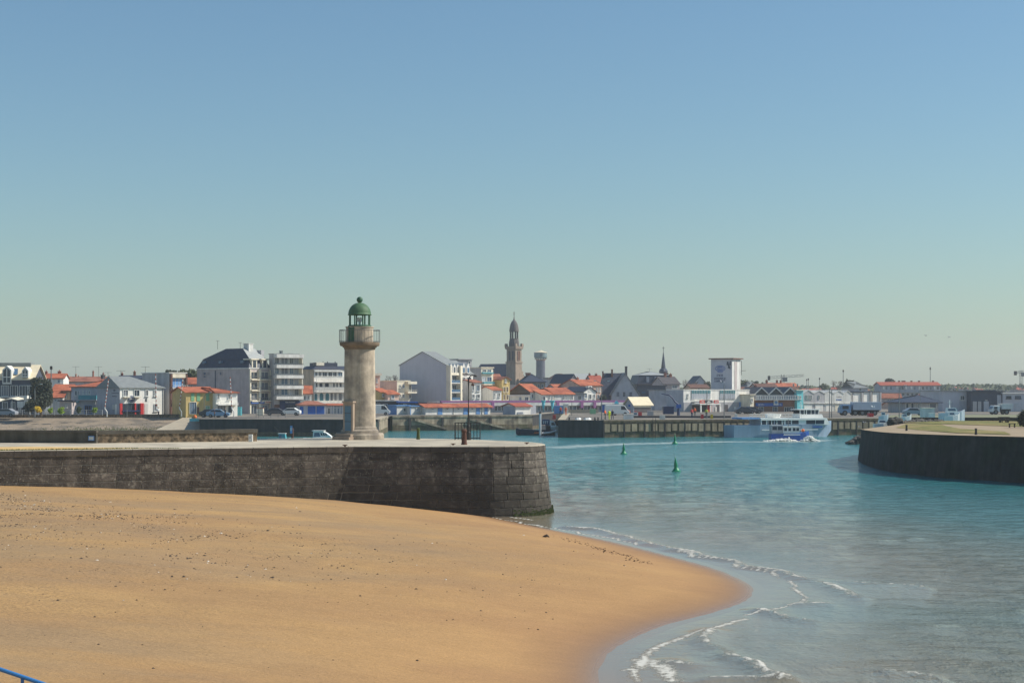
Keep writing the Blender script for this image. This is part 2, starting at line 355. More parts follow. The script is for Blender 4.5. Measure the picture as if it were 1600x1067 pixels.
def sand_z(gx, gy):
    sd_ = shore_sd(gx, gy); d = -sd_
    z = np.where(d > 0, 3.3 * (1 - np.exp(-np.maximum(d, 0) / 23.0)), np.maximum(d * 0.07, -1.6))
    return z, d
def sand_f(gx, gy):
    z, d = sand_z(gx, gy)
    n = vnoise(gx, gy * 1.0, 0.11, 3.1) * 0.16 + vnoise(gx, gy * 1.6, 0.5, 8.2) * 0.035 + vnoise(gx, gy, 1.1, 4.4) * 0.02
    z = z + n * np.clip((d - 0.5) / 5.0, 0, 1) * np.where(gy > 88, 0.5, 1)
    return z, {'inland': d}
def sand_mat():
    m = bpy.data.materials.new('sand'); MATS['sand'] = m; m.use_nodes = True
    n = m.node_tree; N = n.nodes; L = n.links; p = N['Principled BSDF']
    g = N.new('ShaderNodeNewGeometry'); at = N.new('ShaderNodeAttribute'); at.attribute_name = 'inland'
    def noi(scale, detail=6, sx=1.0, sy=1.0, rough=0.6):
        mp = N.new('ShaderNodeMapping'); mp.inputs['Scale'].default_value = (sx, sy, 1); L.new(g.outputs['Position'], mp.inputs['Vector'])
        t = N.new('ShaderNodeTexNoise'); t.inputs['Scale'].default_value = scale; t.inputs['Detail'].default_value = detail; t.inputs['Roughness'].default_value = rough
        L.new(mp.outputs[0], t.inputs['Vector']); return t.outputs['Fac']
    def rng(i, a, b, c=0.0, d=1.0, clamp=True):
        r = N.new('ShaderNodeMapRange'); r.clamp = clamp
        for k, v in enumerate((a, b, c, d)): r.inputs[k + 1].default_value = v
        L.new(i, r.inputs[0]); return r.outputs[0]
    def mix(f, a, b):
        x = N.new('ShaderNodeMix'); x.data_type = 'RGBA'
        if isinstance(f, float): x.inputs[0].default_value = f
        else: L.new(f, x.inputs[0])
        for i, c in ((6, a), (7, b)):
            if isinstance(c, tuple): x.inputs[i].default_value = (*c, 1)
            else: L.new(c, x.inputs[i])
        return x.outputs[2]
    def mul(a, b):
        x = N.new('ShaderNodeMath'); x.operation = 'MULTIPLY'; L.new(a, x.inputs[0])
        if isinstance(b, float): x.inputs[1].default_value = b
        else: L.new(b, x.inputs[1])
        return x.outputs[0]
    c = mix(rng(noi(0.16, 5, 0.7, 1.2), 0.4, 0.62), rgb(182, 145, 95), rgb(170, 134, 90))
    # greyer shelly sheets, streaked along the beach
    sh = mul(rng(noi(0.10, 7, 0.6, 1.7, 0.66), 0.44, 0.6), rng(at.outputs['Fac'], 4.0, 12.0))
    c = mix(mul(sh, 0.55), c, rgb(150, 127, 98))
    fl = mul(rng(noi(9.0, 4), 0.5, 0.66), rng(noi(0.13, 6, 0.6, 1.6, 0.66), 0.42, 0.58))
    c = mix(mul(mul(fl, 0.55), rng(at.outputs['Fac'], 5.0, 16.0)), c, rgb(98, 80, 64))
    wet = rng(at.outputs['Fac'], 0.15, 2.6, 1.0, 0.0)
    damp = rng(at.outputs['Fac'], 1.0, 12.0, 0.35, 0.0)
    c = mix(damp, c, rgb(166, 121, 82)); c = mix(mul(wet, 0.75), c, rgb(136, 104, 76))
    gr = N.new('ShaderNodeVectorMath'); gr.operation = 'SCALE'; L.new(c, gr.inputs[0]); L.new(mul(rng(noi(16, 4, 1, .6, .7), 0.3, 0.7, 0.84, 1.12), rng(noi(1.6, 6, .5, 1.2, .7), 0.3, 0.7, 0.93, 1.06)), gr.inputs['Scale'])
    L.new(gr.outputs[0], p.inputs['Base Color'])
    L.new(rng(at.outputs['Fac'], 0.0, 1.6, 0.22, 0.9), p.inputs['Roughness'])
    p.inputs['Specular IOR Level'].default_value = 0.3
    b = N.new('ShaderNodeBump'); b.inputs['Distance'].default_value = 0.05
    L.new(mul(noi(5.0, 8, 0.7, 1.3, 0.7), rng(at.outputs['Fac'], 0.8, 6.0)), b.inputs['Height']); L.new(b.outputs[0], p.inputs['Normal'])
    return m
xs = np.concatenate([np.arange(-80, -34, 2.0), np.arange(-34, 16, 0.4), np.arange(16, 40, 2.0)])
ys = np.concatenate([np.arange(-20, 24, 2.0), np.arange(24, 106, 0.45)])
tag(grid_mesh('beach_sand', xs, ys, sand_f, sand_mat()), kind='structure')

def pw(px, py): Y = CAMZ * F / (py - HOR); return (X(px, Y), Y)
# crests of the little breakers and the foam lines (centre line, foam width, ridge height)
CREST = [
    ([(885, 824), (950, 833), (1050, 858), (1150, 880), (1250, 903), (1300, 917), (1335, 934)], 0.30, 0.13),
    ([(1270, 903), (1350, 912), (1440, 918)], 0.12, 0.08),
    ([(1190, 955), (1240, 968), (1260, 972)], 0.30, 0.14),
    ([(1118, 985), (1100, 1000), (1130, 1022), (1180, 1040), (1225, 1062)], 0.30, 0.18),
    ([(1050, 1033), (1075, 1040)], 0.28, 0.10),
    ([(1245, 945), (1290, 942)], 0.25, 0.08),
    ([(1380, 1050), (1450, 1062)], 0.25, 0.12),
    ([(1120, 1058), (1230, 1066)], 0.25, 0.10),
]
FOAM = [
    ([(745, 804), (800, 814), (850, 823), (930, 836), (1000, 850)], 0.20),
    ([(790, 806), (830, 812)], 0.30),
    ([(1050, 862), (1140, 880), (1195, 896), (1235, 910), (1252, 930), (1248, 941), (1215, 950), (1160, 962)], 0.16),
    ([(1165, 966), (1090, 988), (1060, 998), (1020, 1012), (1005, 1028), (990, 1052), (985, 1066)], 0.22),
    ([(1005, 1030), (1040, 1045), (1060, 1060)], 0.5),
    ([(960, 1040), (985, 1048)], 0.10),
]
WAKE = [
    ([(1275, 687), (1240, 690), (1190, 690), (1120, 690), (1040, 692), (960, 694), (880, 699)], 4.6, 0.7),
    ([(1200, 694), (1140, 693), (1060, 697), (980, 704), (900, 716), (850, 730)], 5.0, 0.35),
    ([(1225, 689), (1280, 689)], 1.6, 1.0),
    ([(1060, 737), (1100, 742), (1130, 743)], 0.8, 0.4),
]
def water_f(gx, gy):
    sdv = shore_sd(gx, gy)
    foam = np.zeros(gx.shape); wake = np.zeros(gx.shape)
    amp = np.clip(sdv / 9.0, 0, 1)
    nearm = np.clip((300 - gy) / 40, 0, 1) * np.clip((gx + 12) / 4, 0, 1) * np.clip((108 - gx) / 6, 0, 1) * (1 + 0.9 * np.clip((gy - 90) / 80, 0, 1))
    z = np.zeros(gx.shape)
    nx_ = vnoise(gx, gy * 1.0, 0.28, 5.5) ; n2 = vnoise(gx, gy * 1.0, 0.75, 9.5); n3 = vnoise(gx, gy * 1.5, 0.08, 1.5)
    z += amp * nearm * (0.022 * nx_ + 0.03 * n2 + 0.02 * n3)
    edge = np.clip((sdv + 1.2) / 3.0, 0, 1)
    wob = 0.6 * vnoise(gx, gy, 0.5, 21.0)
    for pts, w, h in CREST:
        P = np.array(catmull([pw(*q) for q in pts], 5)); d = polyline_dist(gx + wob * 0.5, gy + wob, P)
        mod = 0.6 + 0.6 * np.clip(vnoise(gx, gy, 0.35, 31.0) + 0.4, 0, 1)
        z += h * mod * np.exp(-(d / 0.42) ** 2); foam = np.maximum(foam, np.clip(1.2 - d / (w * .9), 0, 1) * mod)
    for pts, w in FOAM:
        P = np.array(catmull([pw(*q) for q in pts], 5)); d = polyline_dist(gx + wob * 0.8, gy + wob * 1.2, P)
        foam = np.maximum(foam, np.clip(1.25 - d / (w * .9), 0, 1) * 0.95)
    for pts, w, s in WAKE:
        P = np.array(catmull([pw(*q) for q in pts], 5)); d = polyline_dist(gx, gy, P)
        wake = np.maximum(wake, s * np.exp(-(d / w) ** 2))
    return z, {'shore': sdv, 'foam': foam, 'wake': wake}
def water_mat():
    m = bpy.data.materials.new('water'); MATS['water'] = m; m.use_nodes = True
    n = m.node_tree; N = n.nodes; L = n.links; p = N['Principled BSDF']
    g = N.new('ShaderNodeNewGeometry')
    def attr(k):
        a = N.new('ShaderNodeAttribute'); a.attribute_name = k; return a.outputs['Fac']
    def noi(scale, detail=4, sx=1.0, sy=1.0, rough=0.55, w=0.0):
        mp = N.new('ShaderNodeMapping'); mp.inputs['Scale'].default_value = (sx, sy, 1); mp.inputs['Location'].default_value = (w, w, 0); L.new(g.outputs['Position'], mp.inputs['Vector'])
        t = N.new('ShaderNodeTexNoise'); t.inputs['Scale'].default_value = scale; t.inputs['Detail'].default_value = detail; t.inputs['Roughness'].default_value = rough
        L.new(mp.outputs[0], t.inputs['Vector']); return t.outputs['Fac']
    def rng(i, a, b, c=0.0, d=1.0):
        r = N.new('ShaderNodeMapRange')
        for k, v in enumerate((a, b, c, d)): r.inputs[k + 1].default_value = v
        L.new(i, r.inputs[0]); return r.outputs[0]
    def mix(f, a, b):
        x = N.new('ShaderNodeMix'); x.data_type = 'RGBA'
        L.new(f, x.inputs[0])
        for i, c in ((6, a), (7, b)):
            if isinstance(c, tuple): x.inputs[i].default_value = (*c, 1)
            else: L.new(c, x.inputs[i])
        return x.outputs[2]
    def op(o, a, b):
        x = N.new('ShaderNodeMath'); x.operation = o
        for i, q in enumerate((a, b)):
            if isinstance(q, (int, float)): x.inputs[i].default_value = q
            else: L.new(q, x.inputs[i])
        return x.outputs[0]
    sh = attr('shore'); fo = attr('foam'); wk = attr('wake')
    shn = op('ADD', sh, op('MULTIPLY', op('SUBTRACT', noi(0.07, 3, .6, 1.4), 0.5), 9.0))
    c = mix(rng(shn, 8, 26), rgb(132, 126, 108), rgb(98, 128, 122))
    c = mix(rng(shn, 20, 48), c, rgb(48, 116, 118))
    c = mix(rng(sh, 0.0, 3.5, 1.0, 0.0), c, rgb(148, 124, 98))
    c = mix(op('MULTIPLY', rng(noi(0.035, 4, 0.6, 1.5), 0.45, 0.65), 0.35), c, rgb(82, 128, 126))
    fb = rng(op('ADD', fo, op('MULTIPLY', op('SUBTRACT', noi(4.2, 7, 1, 1, 0.75), 0.5), 2.8)), 0.5, 0.85)
    fb = op('MULTIPLY', fb, rng(fo, 0.02, 0.25))
    wb = op('MULTIPLY', rng(op('ADD', wk, op('MULTIPLY', op('SUBTRACT', noi(0.55, 6, 0.5, 1.4, 0.7), 0.5), 1.6)), 0.35, 1.0), rng(wk, 0.03, 0.4))
    foam = op('MAXIMUM', fb, op('MULTIPLY', wb, 0.9))
    c = mix(op('MULTIPLY', foam, 0.85), c, rgb(220, 217, 205))
    L.new(c, p.inputs['Base Color'])
    L.new(op('MAXIMUM', rng(foam, 0, 1, 0.05, 0.7), rng(sh, 25, 90, 0.05, 0.14)), p.inputs['Roughness'])
    p.inputs['IOR'].default_value = 1.33; p.inputs['Specular IOR Level'].default_value = 0.5
    amp = rng(sh, 0.5, 12.0, 0.02, 1.0)
    h = op('ADD', op('MULTIPLY', noi(0.55, 3, 0.8, 1.5), 0.20), op('MULTIPLY', noi(1.9, 4, 0.7, 1.3, 0.6, 3.0), 0.085))
    h = op('ADD', h, op('MULTIPLY', noi(6.5, 4, 0.8, 0.7, 0.65, 7.0), 0.045))
    h = op('ADD', h, op('ADD', op('MULTIPLY', noi(0.5, 4, 0.35, 1.3, 0.6, 11.0), 0.2), op('MULTIPLY', noi(1.0, 5, 0.7, 0.35, 0.66, 13.0), 0.34))); h = op('ADD', h, op('MULTIPLY', noi(3.2, 5, 0.8, 0.45, 0.7, 17.0), 0.14)); h = op('MULTIPLY', h, rng(noi(0.03, 3, 0.6, 1.6, 0.5, 5.0), 0.35, 0.65, 0.75, 1.25)); h = op('MULTIPLY', h, amp); h = op('ADD', h, op('MULTIPLY', foam, 0.03))
    b = N.new('ShaderNodeBump'); b.inputs['Strength'].default_value = 1.0; b.inputs['Distance'].default_value = 1.0
    L.new(h, b.inputs['Height']); L.new(b.outputs[0], p.inputs['Normal'])
    return m
xs = np.concatenate([np.arange(-160, -12, 5), np.arange(-12, 46, 0.24), np.arange(46, 110, 0.6), np.arange(110, 260, 4)])
ys = np.concatenate([np.arange(-30, 34, 3), np.arange(34, 108, 0.24), np.arange(108, 200, 0.5), np.arange(200, 300, 0.9), np.arange(300, 440, 4)])
tag(grid_mesh('water', xs, ys, water_f, water_mat()), kind='structure')
# ------------------------------------------------------------ pier with its stones
PT = 4.3
pier = thing('stone_pier', 'dark stone pier with rounded head and pale paved top, carrying the lighthouse', 'pier', (0, 0, 0))
TOPP = [(-48.0, 82.86), (-9.7, 96.8), (-1.2, 96.5)]
BOTP = [(-47.98, 82.80), (-10.75, 96.35), (-1.1, 96.05)]
HEADT = catmull([(-1.2, 96.5), (0.65, 97.1), (1.75, 98.5), (2.05, 100.4), (1.7, 102.8), (0.7, 105.2), (-0.9, 107.7), (-3.6, 110.6), (-8.7, 113.2), (-13, 113.6), (-17.5, 111.5)], 4)
cx0, cy0 = -4.0, 104.5
HEADB = []
for i, (x, y) in enumerate(HEADT):
    a = HEADT[max(i - 1, 0)]; b = HEADT[min(i + 1, len(HEADT) - 1)]
    t = Vector((b[0] - a[0], b[1] - a[1])).normalized(); HEADB.append((x + t.y * 0.5, y - t.x * 0.5))
HEADB[0] = BOTP[2]
TP = TOPP[:2] + HEADT; BP = BOTP[:2] + HEADB
seglen = [math.dist(TP[i], TP[i + 1]) for i in range(len(TP) - 1)]
cum = [0.0]
for l in seglen: cum.append(cum[-1] + l)
ZB = -0.6
def wall_pt(s, z, out=0.0, i=None):
    if i is None:
        i = 0
        while i < len(seglen) - 1 and s > cum[i + 1]: i += 1
    t = (s - cum[i]) / seglen[i]
    h = (PT - z) / PT
    tx = TP[i][0] + (TP[i + 1][0] - TP[i][0]) * t; ty = TP[i][1] + (TP[i + 1][1] - TP[i][1]) * t
    bx = BP[i][0] + (BP[i + 1][0] - BP[i][0]) * t; by = BP[i][1] + (BP[i + 1][1] - BP[i][1]) * t
    d = Vector((TP[i + 1][0] - TP[i][0], TP[i + 1][1] - TP[i][1])).normalized()
    return (tx + (bx - tx) * h + d.y * out, ty + (by - ty) * h - d.x * out, z)
# core: mortar-coloured body with the paved top
core = MB()
levels = [PT - 0.02, ZB]
ring = [[wall_pt(cum[i] if i < len(seglen) else cum[-1], z, -0.008 if i < 2 else -0.09, min(i, len(seglen) - 1)) for i in range(len(TP))] for z in levels]
for i in range(len(TP) - 1): core.add([ring[0][i], ring[0][i + 1], ring[1][i + 1], ring[1][i]], [(0, 1, 2, 3)])
core.build('wall_core', 'mortar', pier, fix=False)
top = MB()
tp = [wall_pt(cum[i], PT - 0.005, -0.02, min(i, len(seglen) - 1)) for i in range(len(TP))] + [(-30, 109, PT - .005), (-60, 104, PT - .005), (-60, 78.5, PT - .005)]
top.add(tp, [tuple(range(len(tp)))]); top.build('pavement', 'pier_top', pier)
bk = MB()
for a, b in (((-17.5, 111.5), (-30, 109)), ((-30, 109), (-60, 104))): bk.add([(*a, PT - .01), (*b, PT - .01), (*b, ZB), (*a, ZB)], [(0, 1, 2, 3)])
bk.build('rear_wall', 'quay_dark', pier, fix=False)
# stones
zc = [3.92, 3.42, 2.93, 2.44, 1.95, 1.48, 1.02, 0.55, 0.1, -0.4]
S_END = cum[2 + 23]
def sand_at(x, y):
    z, _ = sand_z(np.array([x]), np.array([y])); return float(z[0])
s0v = cum[1] - 23.5
sheets = []
for k in range(len(zc) - 1):
    s = s0v - rnd.random()
    while s < S_END:
        head = s > cum[2] - 0.3
        w = rnd.uniform(0.75, 1.2) if head else rnd.uniform(1.05, 2.0)
        e = s + w
        for q in (cum[1], cum[2]):
            if s < q - 0.15 < e: e = q if q - s > 0.4 else e
        if s < cum[1] < e and cum[1] - s > 0.01: e = cum[1]
        pm = wall_pt((s + e) / 2, zc[k])
        if sand_at(pm[0], pm[1] - 0.3) < zc[k] + 0.02:
            g = rnd.choice((0.008, 0.012, 0.02)); o = rnd.uniform(0.0, 0.018); zt, zb = zc[k] - g, zc[k + 1] + g
            n = 2 if head and w > 0.8 else 1
            ii = 0
            while ii < len(seglen) - 1 and s + 0.02 >= cum[ii + 1]: ii += 1
            a, b = s + g, e - g
            jo = [rnd.uniform(-0.004, 0.004) for _ in range(4)]
            c4 = [(a, zb), (b, zb), (b, zt), (a, zt)]
            fr = [wall_pt(c[0], c[1], o + j, ii if not head else None) for c, j in zip(c4, jo)]
            # chamfer: inner face ring slightly smaller
            am, bm, zbm, ztm = a + 0.035, b - 0.035, zb + 0.03, zt - 0.03
            f2 = [wall_pt(c[0], c[1], o + j + 0.008, ii if not head else None) for c, j in zip([(am, zbm), (bm, zbm), (bm, ztm), (am, ztm)], jo)]
            bkp = [wall_pt(c[0], c[1], -0.2, ii if not head else None) for c in c4]
            mb = MB(); mb.add(bkp + fr + f2, [(0, 1, 5, 4), (1, 2, 6, 5), (2, 3, 7, 6), (3, 0, 4, 7), (4, 5, 9, 8), (5, 6, 10, 9), (6, 7, 11, 10), (7, 4, 8, 11), (8, 9, 10, 11)])
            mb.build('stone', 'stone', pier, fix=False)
        s = e
s = s0v - 1
while s < S_END:
    head = s > cum[2] - 0.3
    w = rnd.uniform(0.7, 1.0) if head else rnd.uniform(0.95, 1.5); e = s + w
    if s < cum[1] < e: e = cum[1]
    ii = 0
    while ii < len(seglen) - 1 and s + 0.01 >= cum[ii + 1]: ii += 1
    ii = None if head else ii
    o = rnd.uniform(0.05, 0.075); a, b = s + 0.01, e - 0.01
    fr = [wall_pt(a, 3.94, o, ii), wall_pt(b, 3.94, o, ii), wall_pt(b, PT - 0.03, o, ii), wall_pt(a, PT - 0.03, o, ii)]
    up = [wall_pt(a, PT + 0.004, o - 0.04, ii), wall_pt(b, PT + 0.004, o - 0.04, ii)]
    bb = [wall_pt(a, PT + 0.004, -0.55, ii), wall_pt(b, PT + 0.004, -0.55, ii), wall_pt(b, 3.94, -0.55, ii), wall_pt(a, 3.94, -0.55, ii)]
    mb = MB(); mb.add(fr + up + bb, [(0, 1, 2, 3), (3, 2, 5, 4), (4, 5, 7, 6), (0, 9, 8, 1), (0, 3, 4, 6, 9), (1, 8, 7, 5, 2)])
    mb.build('coping_stone', ['coping', 'pier_top'], pier).data.polygons.foreach_set('material_index', [0, 1, 1, 0, 0, 0])
    s = e
# green weed skirt at the foot of the pier head
mb = MB()
for i in range(260):
    s = cum[2] + 1.2 + rnd.random() * 4.6; z = 0.02 + abs(rnd.gauss(0, 0.16)); c = wall_pt(s, z, 0.05); r = rnd.uniform(0.04, 0.10)
    mb.add([(c[0] - r, c[1] - .02, c[2]), (c[0] + r, c[1] - .03, c[2] - .02), (c[0] + r * .5, c[1] + .01, c[2] + r), (c[0] - r * .6, c[1] - .05, c[2] + r * .8)], [(0, 1, 2, 3)])
tag(mb.build('weed_skirt', 'seaweed_green', None, fix=False), 'green seaweed clinging to the foot of the pier head', 'seaweed', kind='stuff')
# sand drift and grass fringe on the pier top, at left
mb = MB(); P = []
for i in range(41):
    x = -50 + i * 0.72; yf = 82.86 + (x + 48) * 0.3639 + 0.35
    wv = 1.0 if i < 30 else max(0.12, 1 - (i - 30) / 11)
    P.append(((x, yf, PT + .012), (x, yf + (4.5 + rnd.uniform(-.3, .3)) * wv, PT + .012), (x, yf + 2.2 * wv, PT + .012 + 0.12 * wv)))
for a, b in zip(P, P[1:]): mb.add([a[0], b[0], b[2], a[2], b[1], a[1]], [(0, 1, 2, 3), (3, 2, 4, 5)])
mat('drift_sand', rgb(206, 172, 112), 0.95, 0.12, 2.0, 0.01)
tag(mb.build('sand_drift', 'drift_sand', None, smooth=True, fix=False), 'strip of windblown sand along the pier top', 'sand', kind='stuff')
mb = MB()
for i in range(4200):
    x = rnd.uniform(-50, -19.7); yf = 82.86 + (x + 48) * 0.3639 + 0.12 + abs(rnd.gauss(0, 0.14)); h = rnd.uniform(0.03, 0.11) * (1 if x < -22 else 0.6); r = rnd.uniform(0.01, 0.025); dx = rnd.uniform(-.04, .04)
    mb.add([(x - r, yf, PT), (x + r, yf + .01, PT), (x + dx, yf - rnd.uniform(0, .05), PT + h)], [(0, 1, 2)])
tag(mb.build('grass_fringe', 'grass_blade', None, fix=False), 'thin fringe of grass along the edge of the pier', 'grass', kind='stuff')

# low walls behind the promenade
def wall_run(name, label, a, b, z0, z1, th, m, cap, capm):
    L_ = math.dist(a, b); t = thing(name, label, 'wall', (a[0], a[1], z0), math.atan2(b[1] - a[1], b[0] - a[0]))
    MB().box(0, L_, 0, th, -0.1, z1 - z0 - cap).build('wall_body', m, t)
    x = 0
    while x < L_ - 0.05:
        e = min(L_ + 0.04, x + rnd.uniform(1.6, 2.4)); MB().box(x + .006, e - .006, -0.05, th + 0.05, z1 - z0 - cap, z1 - z0 + rnd.uniform(-.01, .01)).build('coping_slab', capm, t); x = e
    return t
mat('cap_dark', rgb(98, 92, 82), 0.9, 0.2, 2, rv=0.08, streak=0.2)
lw = wall_run('promenade_wall', 'dark rendered low wall with faded white scrawl at the left of the pier', (-55, 107), (-27.0, 102.3), PT, 5.12, 0.45, 'dark_render', 0.14, 'cap_dark')
lw2 = wall_run('rubble_wall', 'rubble stone low wall ending at a grey box near the moored boats', (-27.0, 102.55), (-17.2, 106.3), PT, 5.1, 0.5, 'rubble', 0.24, 'cap_dark')
# faded scrawl of thin strokes on the wall
mb = MB()
for (a, b) in (((20.2, .52), (20.9, .62)), ((20.9, .62), (21.6, .5)), ((20.4, .58), (21.3, .4)), ((21.0, .52), (21.9, .63)), ((20.6, .46), (21.15, .5)), ((21.2, .4), (21.35, .55))):
    a = (a[0] - 1.0, a[1] + .02); b = (b[0] - 1.0, b[1] + .02)
    mb.add([(a[0], -.004, a[1] - .02), (b[0], -.004, b[1] - .02), (b[0], -.004, b[1] + .02), (a[0], -.004, a[1] + .02)], [(0, 1, 2, 3)])
mb.build('scrawl', 'mortar', lw, fix=False)
t = thing('wall_plaque', 'pale blue notice plaque on the end of the dark low wall', 'plaque', (X(139, 102.5), 102.42, Z(688, 102.5)), math.atan2(-4.7, 28))
MB().box(0, 0.4, -0.05, -0.012, 0, 0.3).build('plate', 'sky_blue_panel', t); MB().box(0.05, 0.35, -0.058, -0.051, 0.05, 0.25).build('notice', 'white2', t)
t = thing('electric_box', 'pale grey electrical box against the end of the rubble wall', 'box', (X(389, 105.4), 105.2, PT))
MB().box(0, 0.26, 0, 0.22, 0, 0.48).build('casing', 'white2', t); MB().box(0.06, 0.16, -0.02, 0, 0.2, 0.34).build('vent_panel', 'grey_wall', t)
t = thing('lifebuoy_post', 'short white post at the open end of the rubble wall', 'post', (X(400, 106.5), 106.4, PT))
MB().tube([(0, 0, 0), (0, 0, 0.42)], 0.05, 8).box(-.1, .1, -.03, .03, 0, .08).build('post', 'rail_white', t)

# ------------------------------------------------------------ lighthouse
LY = 110.6; ppm = F / LY; LX = X(562, LY)
def lz(py): return Z(py, LY) - PT
mat('gallery_stone', rgb(122, 106, 88), 0.9, 0.25, 2, streak=0.2)
lh = thing('lighthouse', 'small round stone lighthouse with green domed lantern on the pier head', 'lighthouse', (LX, LY, PT))
def rp(px): return px / ppm
sh_r = rp(24.0)
prof = [(rp(38), 0), (rp(38), 0.30), (rp(36.5), 0.42), (rp(36.5), 0.45)]
MB().lathe(prof, 40).build('plinth', 'light_stone', lh)
MB().lathe([(rp(29.5), 0.45), (rp(29.5), 0.60), (rp(28), 0.66), (rp(26.6), 0.72), (rp(26.6), 0.80), (rp(25.2), 0.9), (rp(25.0), 0.92)], 40).build('base_moulding', 'light_stone', lh)
h1 = lz(546)
shaft = MB(); nz_ = 13; zs = [0.9 + (h1 - 0.9) * i / nz_ for i in range(nz_ + 1)]; pr = []
for i in range(nz_):   # shallow course joints
    r0 = rp(25.0) - (rp(25.0) - rp(23.6)) * i / nz_; r1 = rp(25.0) - (rp(25.0) - rp(23.6)) * (i + 1) / nz_
    pr += [(r0 - .006, zs[i]), (r0, zs[i] + .012), (r1, zs[i + 1] - .012), (r1 - .006, zs[i + 1])]
shaft.lathe(pr, 48).build('shaft', 'light_stone', lh)
MB().lathe([(rp(23.6), h1 - .02), (rp(24.4), h1 + .03), (rp(24.4), lz(544)), (rp(26.5), lz(542.6)), (rp(27), lz(541.2)), (rp(30.2), lz(540.6)), (rp(31.2), lz(538)), (rp(31.2), lz(535))], 48).build('gallery', 'gallery_stone', lh)
MB().lathe([(rp(21.2), lz(535)), (rp(21.2), lz(513)), (rp(22.2), lz(512)), (rp(22.2), lz(510.5))], 40).build('lantern_drum', 'light_stone', lh)
MB().lathe([(rp(18.4), lz(511)), (rp(18.4), lz(509)), (rp(17.2), lz(508.5)), (rp(17.2), lz(508))], 32).build('lantern_sill', 'green_paint', lh)
pane = MB()
for k in range(8):
    a = math.pi / 8 + k * math.pi / 4; r = rp(16.2)
    MB().tube([(r * math.cos(a), r * math.sin(a), lz(510)), (r * math.cos(a), r * math.sin(a), lz(491))], 0.055, 6).build('lantern_post', 'green_paint', lh)
gl = bpy.data.materials.new('lantern_glass'); MATS['lantern_glass'] = gl; gl.use_nodes = True
nt = gl.node_tree; pb = nt.nodes['Principled BSDF']; pb.inputs['Base Color'].default_value = (0.9, 0.97, 0.97, 1); pb.inputs['Transmission Weight'].default_value = 1.0; pb.inputs['Roughness'].default_value = 0.0; pb.inputs['IOR'].default_value = 1.02
nzg = nt.nodes.new('ShaderNodeTexNoise'); nzg.inputs['Scale'].default_value = 3; mrg = nt.nodes.new('ShaderNodeMapRange'); mrg.inputs[3].default_value = 0.0; mrg.inputs[4].default_value = 0.04
nt.links.new(nzg.outputs['Fac'], mrg.inputs[0]); nt.links.new(mrg.outputs[0], pb.inputs['Roughness'])
for k in range(8):
    a0 = math.pi / 8 + k * math.pi / 4; a1 = a0 + math.pi / 4; r = rp(15.6)
    p0 = (r * math.cos(a0), r * math.sin(a0)); p1 = (r * math.cos(a1), r * math.sin(a1))
    MB().add([(*p0, lz(509)), (*p1, lz(509)), (*p1, lz(492)), (*p0, lz(492))], [(0, 1, 2, 3)]).build('glass_pane', 'lantern_glass', lh, fix=False)
MB().lathe([(0.09, lz(510)), (0.09, lz(503)), (0.2, lz(502)), (0.2, lz(497)), (0.08, lz(496))], 14).build('lamp', 'lamp_glass', lh)
dz0 = lz(492); R0 = rp(17.8); dm = [(R0 + .03, dz0 - .02), (R0 + .03, dz0 + .04)]
for i in range(11): a = i / 10 * math.pi / 2 * 0.96; dm.append((R0 * math.cos(a), dz0 + .05 + math.sin(a) * (lz(474) - dz0)))
dome = MB().lathe(dm, 40).build('dome', 'green_dome', lh, smooth=True)
zb = lz(468.5)
fin = MB().lathe([(0.12, lz(475)), (0.08, lz(473)), (0.08, lz(472))], 16); fin.ball((0, 0, zb), rp(4.8), 18, 12); fin.build('finial_ball', 'green_paint', dome, smooth=True)
# railing
rr = rp(31.6); zr = lz(516)
rl = MB()
for z, w in ((zr, .022), (lz(533.4), .016)): rl.tube([(rr * math.cos(2 * math.pi * i / 40), rr * math.sin(2 * math.pi * i / 40), z) for i in range(41)], w, 6)
mat('rail_dark', rgb(92, 94, 92), 0.5, 0.1, 4)
rail = rl.build('gallery_railing', 'rail_dark', lh)
for k in range(36):
    a = 2 * math.pi * k / 36; MB().tube([(rr * math.cos(a), rr * math.sin(a), lz(535)), (rr * math.cos(a), rr * math.sin(a), zr)], 0.012, 5).build('baluster', 'rail_dark', rail)
# lantern door, tower door in a stone surround on the shaded left side
def rad_box(a, r0, r1, w, z0, z1):
    ca, sa = math.cos(a), math.sin(a)
    P = lambda r, t, z: (r * ca - t * sa, r * sa + t * ca, z)
    return MB().hexa([P(r0, -w, z0), P(r1, -w, z0), P(r1, w, z0), P(r0, w, z0), P(r0, -w, z1), P(r1, -w, z1), P(r1, w, z1), P(r0, w, z1)])
rad_box(R(238), rp(19), rp(21.9), 0.24, lz(535), lz(511.5)).build('lantern_door', 'green_paint', lh)
AD = R(236)
sur = rad_box(AD, 0.7, rp(28.2), 0.44, 0.3, lz(628)); sur.build('door_surround', 'church_stone', lh)
rad_box(AD, 0.72, rp(30), 0.5, lz(629), lz(626.4)).build('lintel', 'church_stone', lh)
dr = rad_box(AD, 0.8, rp(28.9), 0.27, 0.42, lz(634)).build('door', 'blue_door', lh)
rad_box(AD, 0.8, rp(29.4), 0.28, lz(645) - .02, lz(645) + .02).build('door_rail', 'dark_band', dr); rad_box(AD, 0.8, rp(29.4), 0.28, lz(658) - .02, lz(658) + .02).build('door_rail', 'dark_band', dr)
rad_box(AD, 1.0, rp(46), 0.75, 0.0, 0.2).build('step', 'church_stone', lh); rad_box(AD, 1.0, rp(41), 0.7, 0.2, 0.40).build('step', 'church_stone', lh)

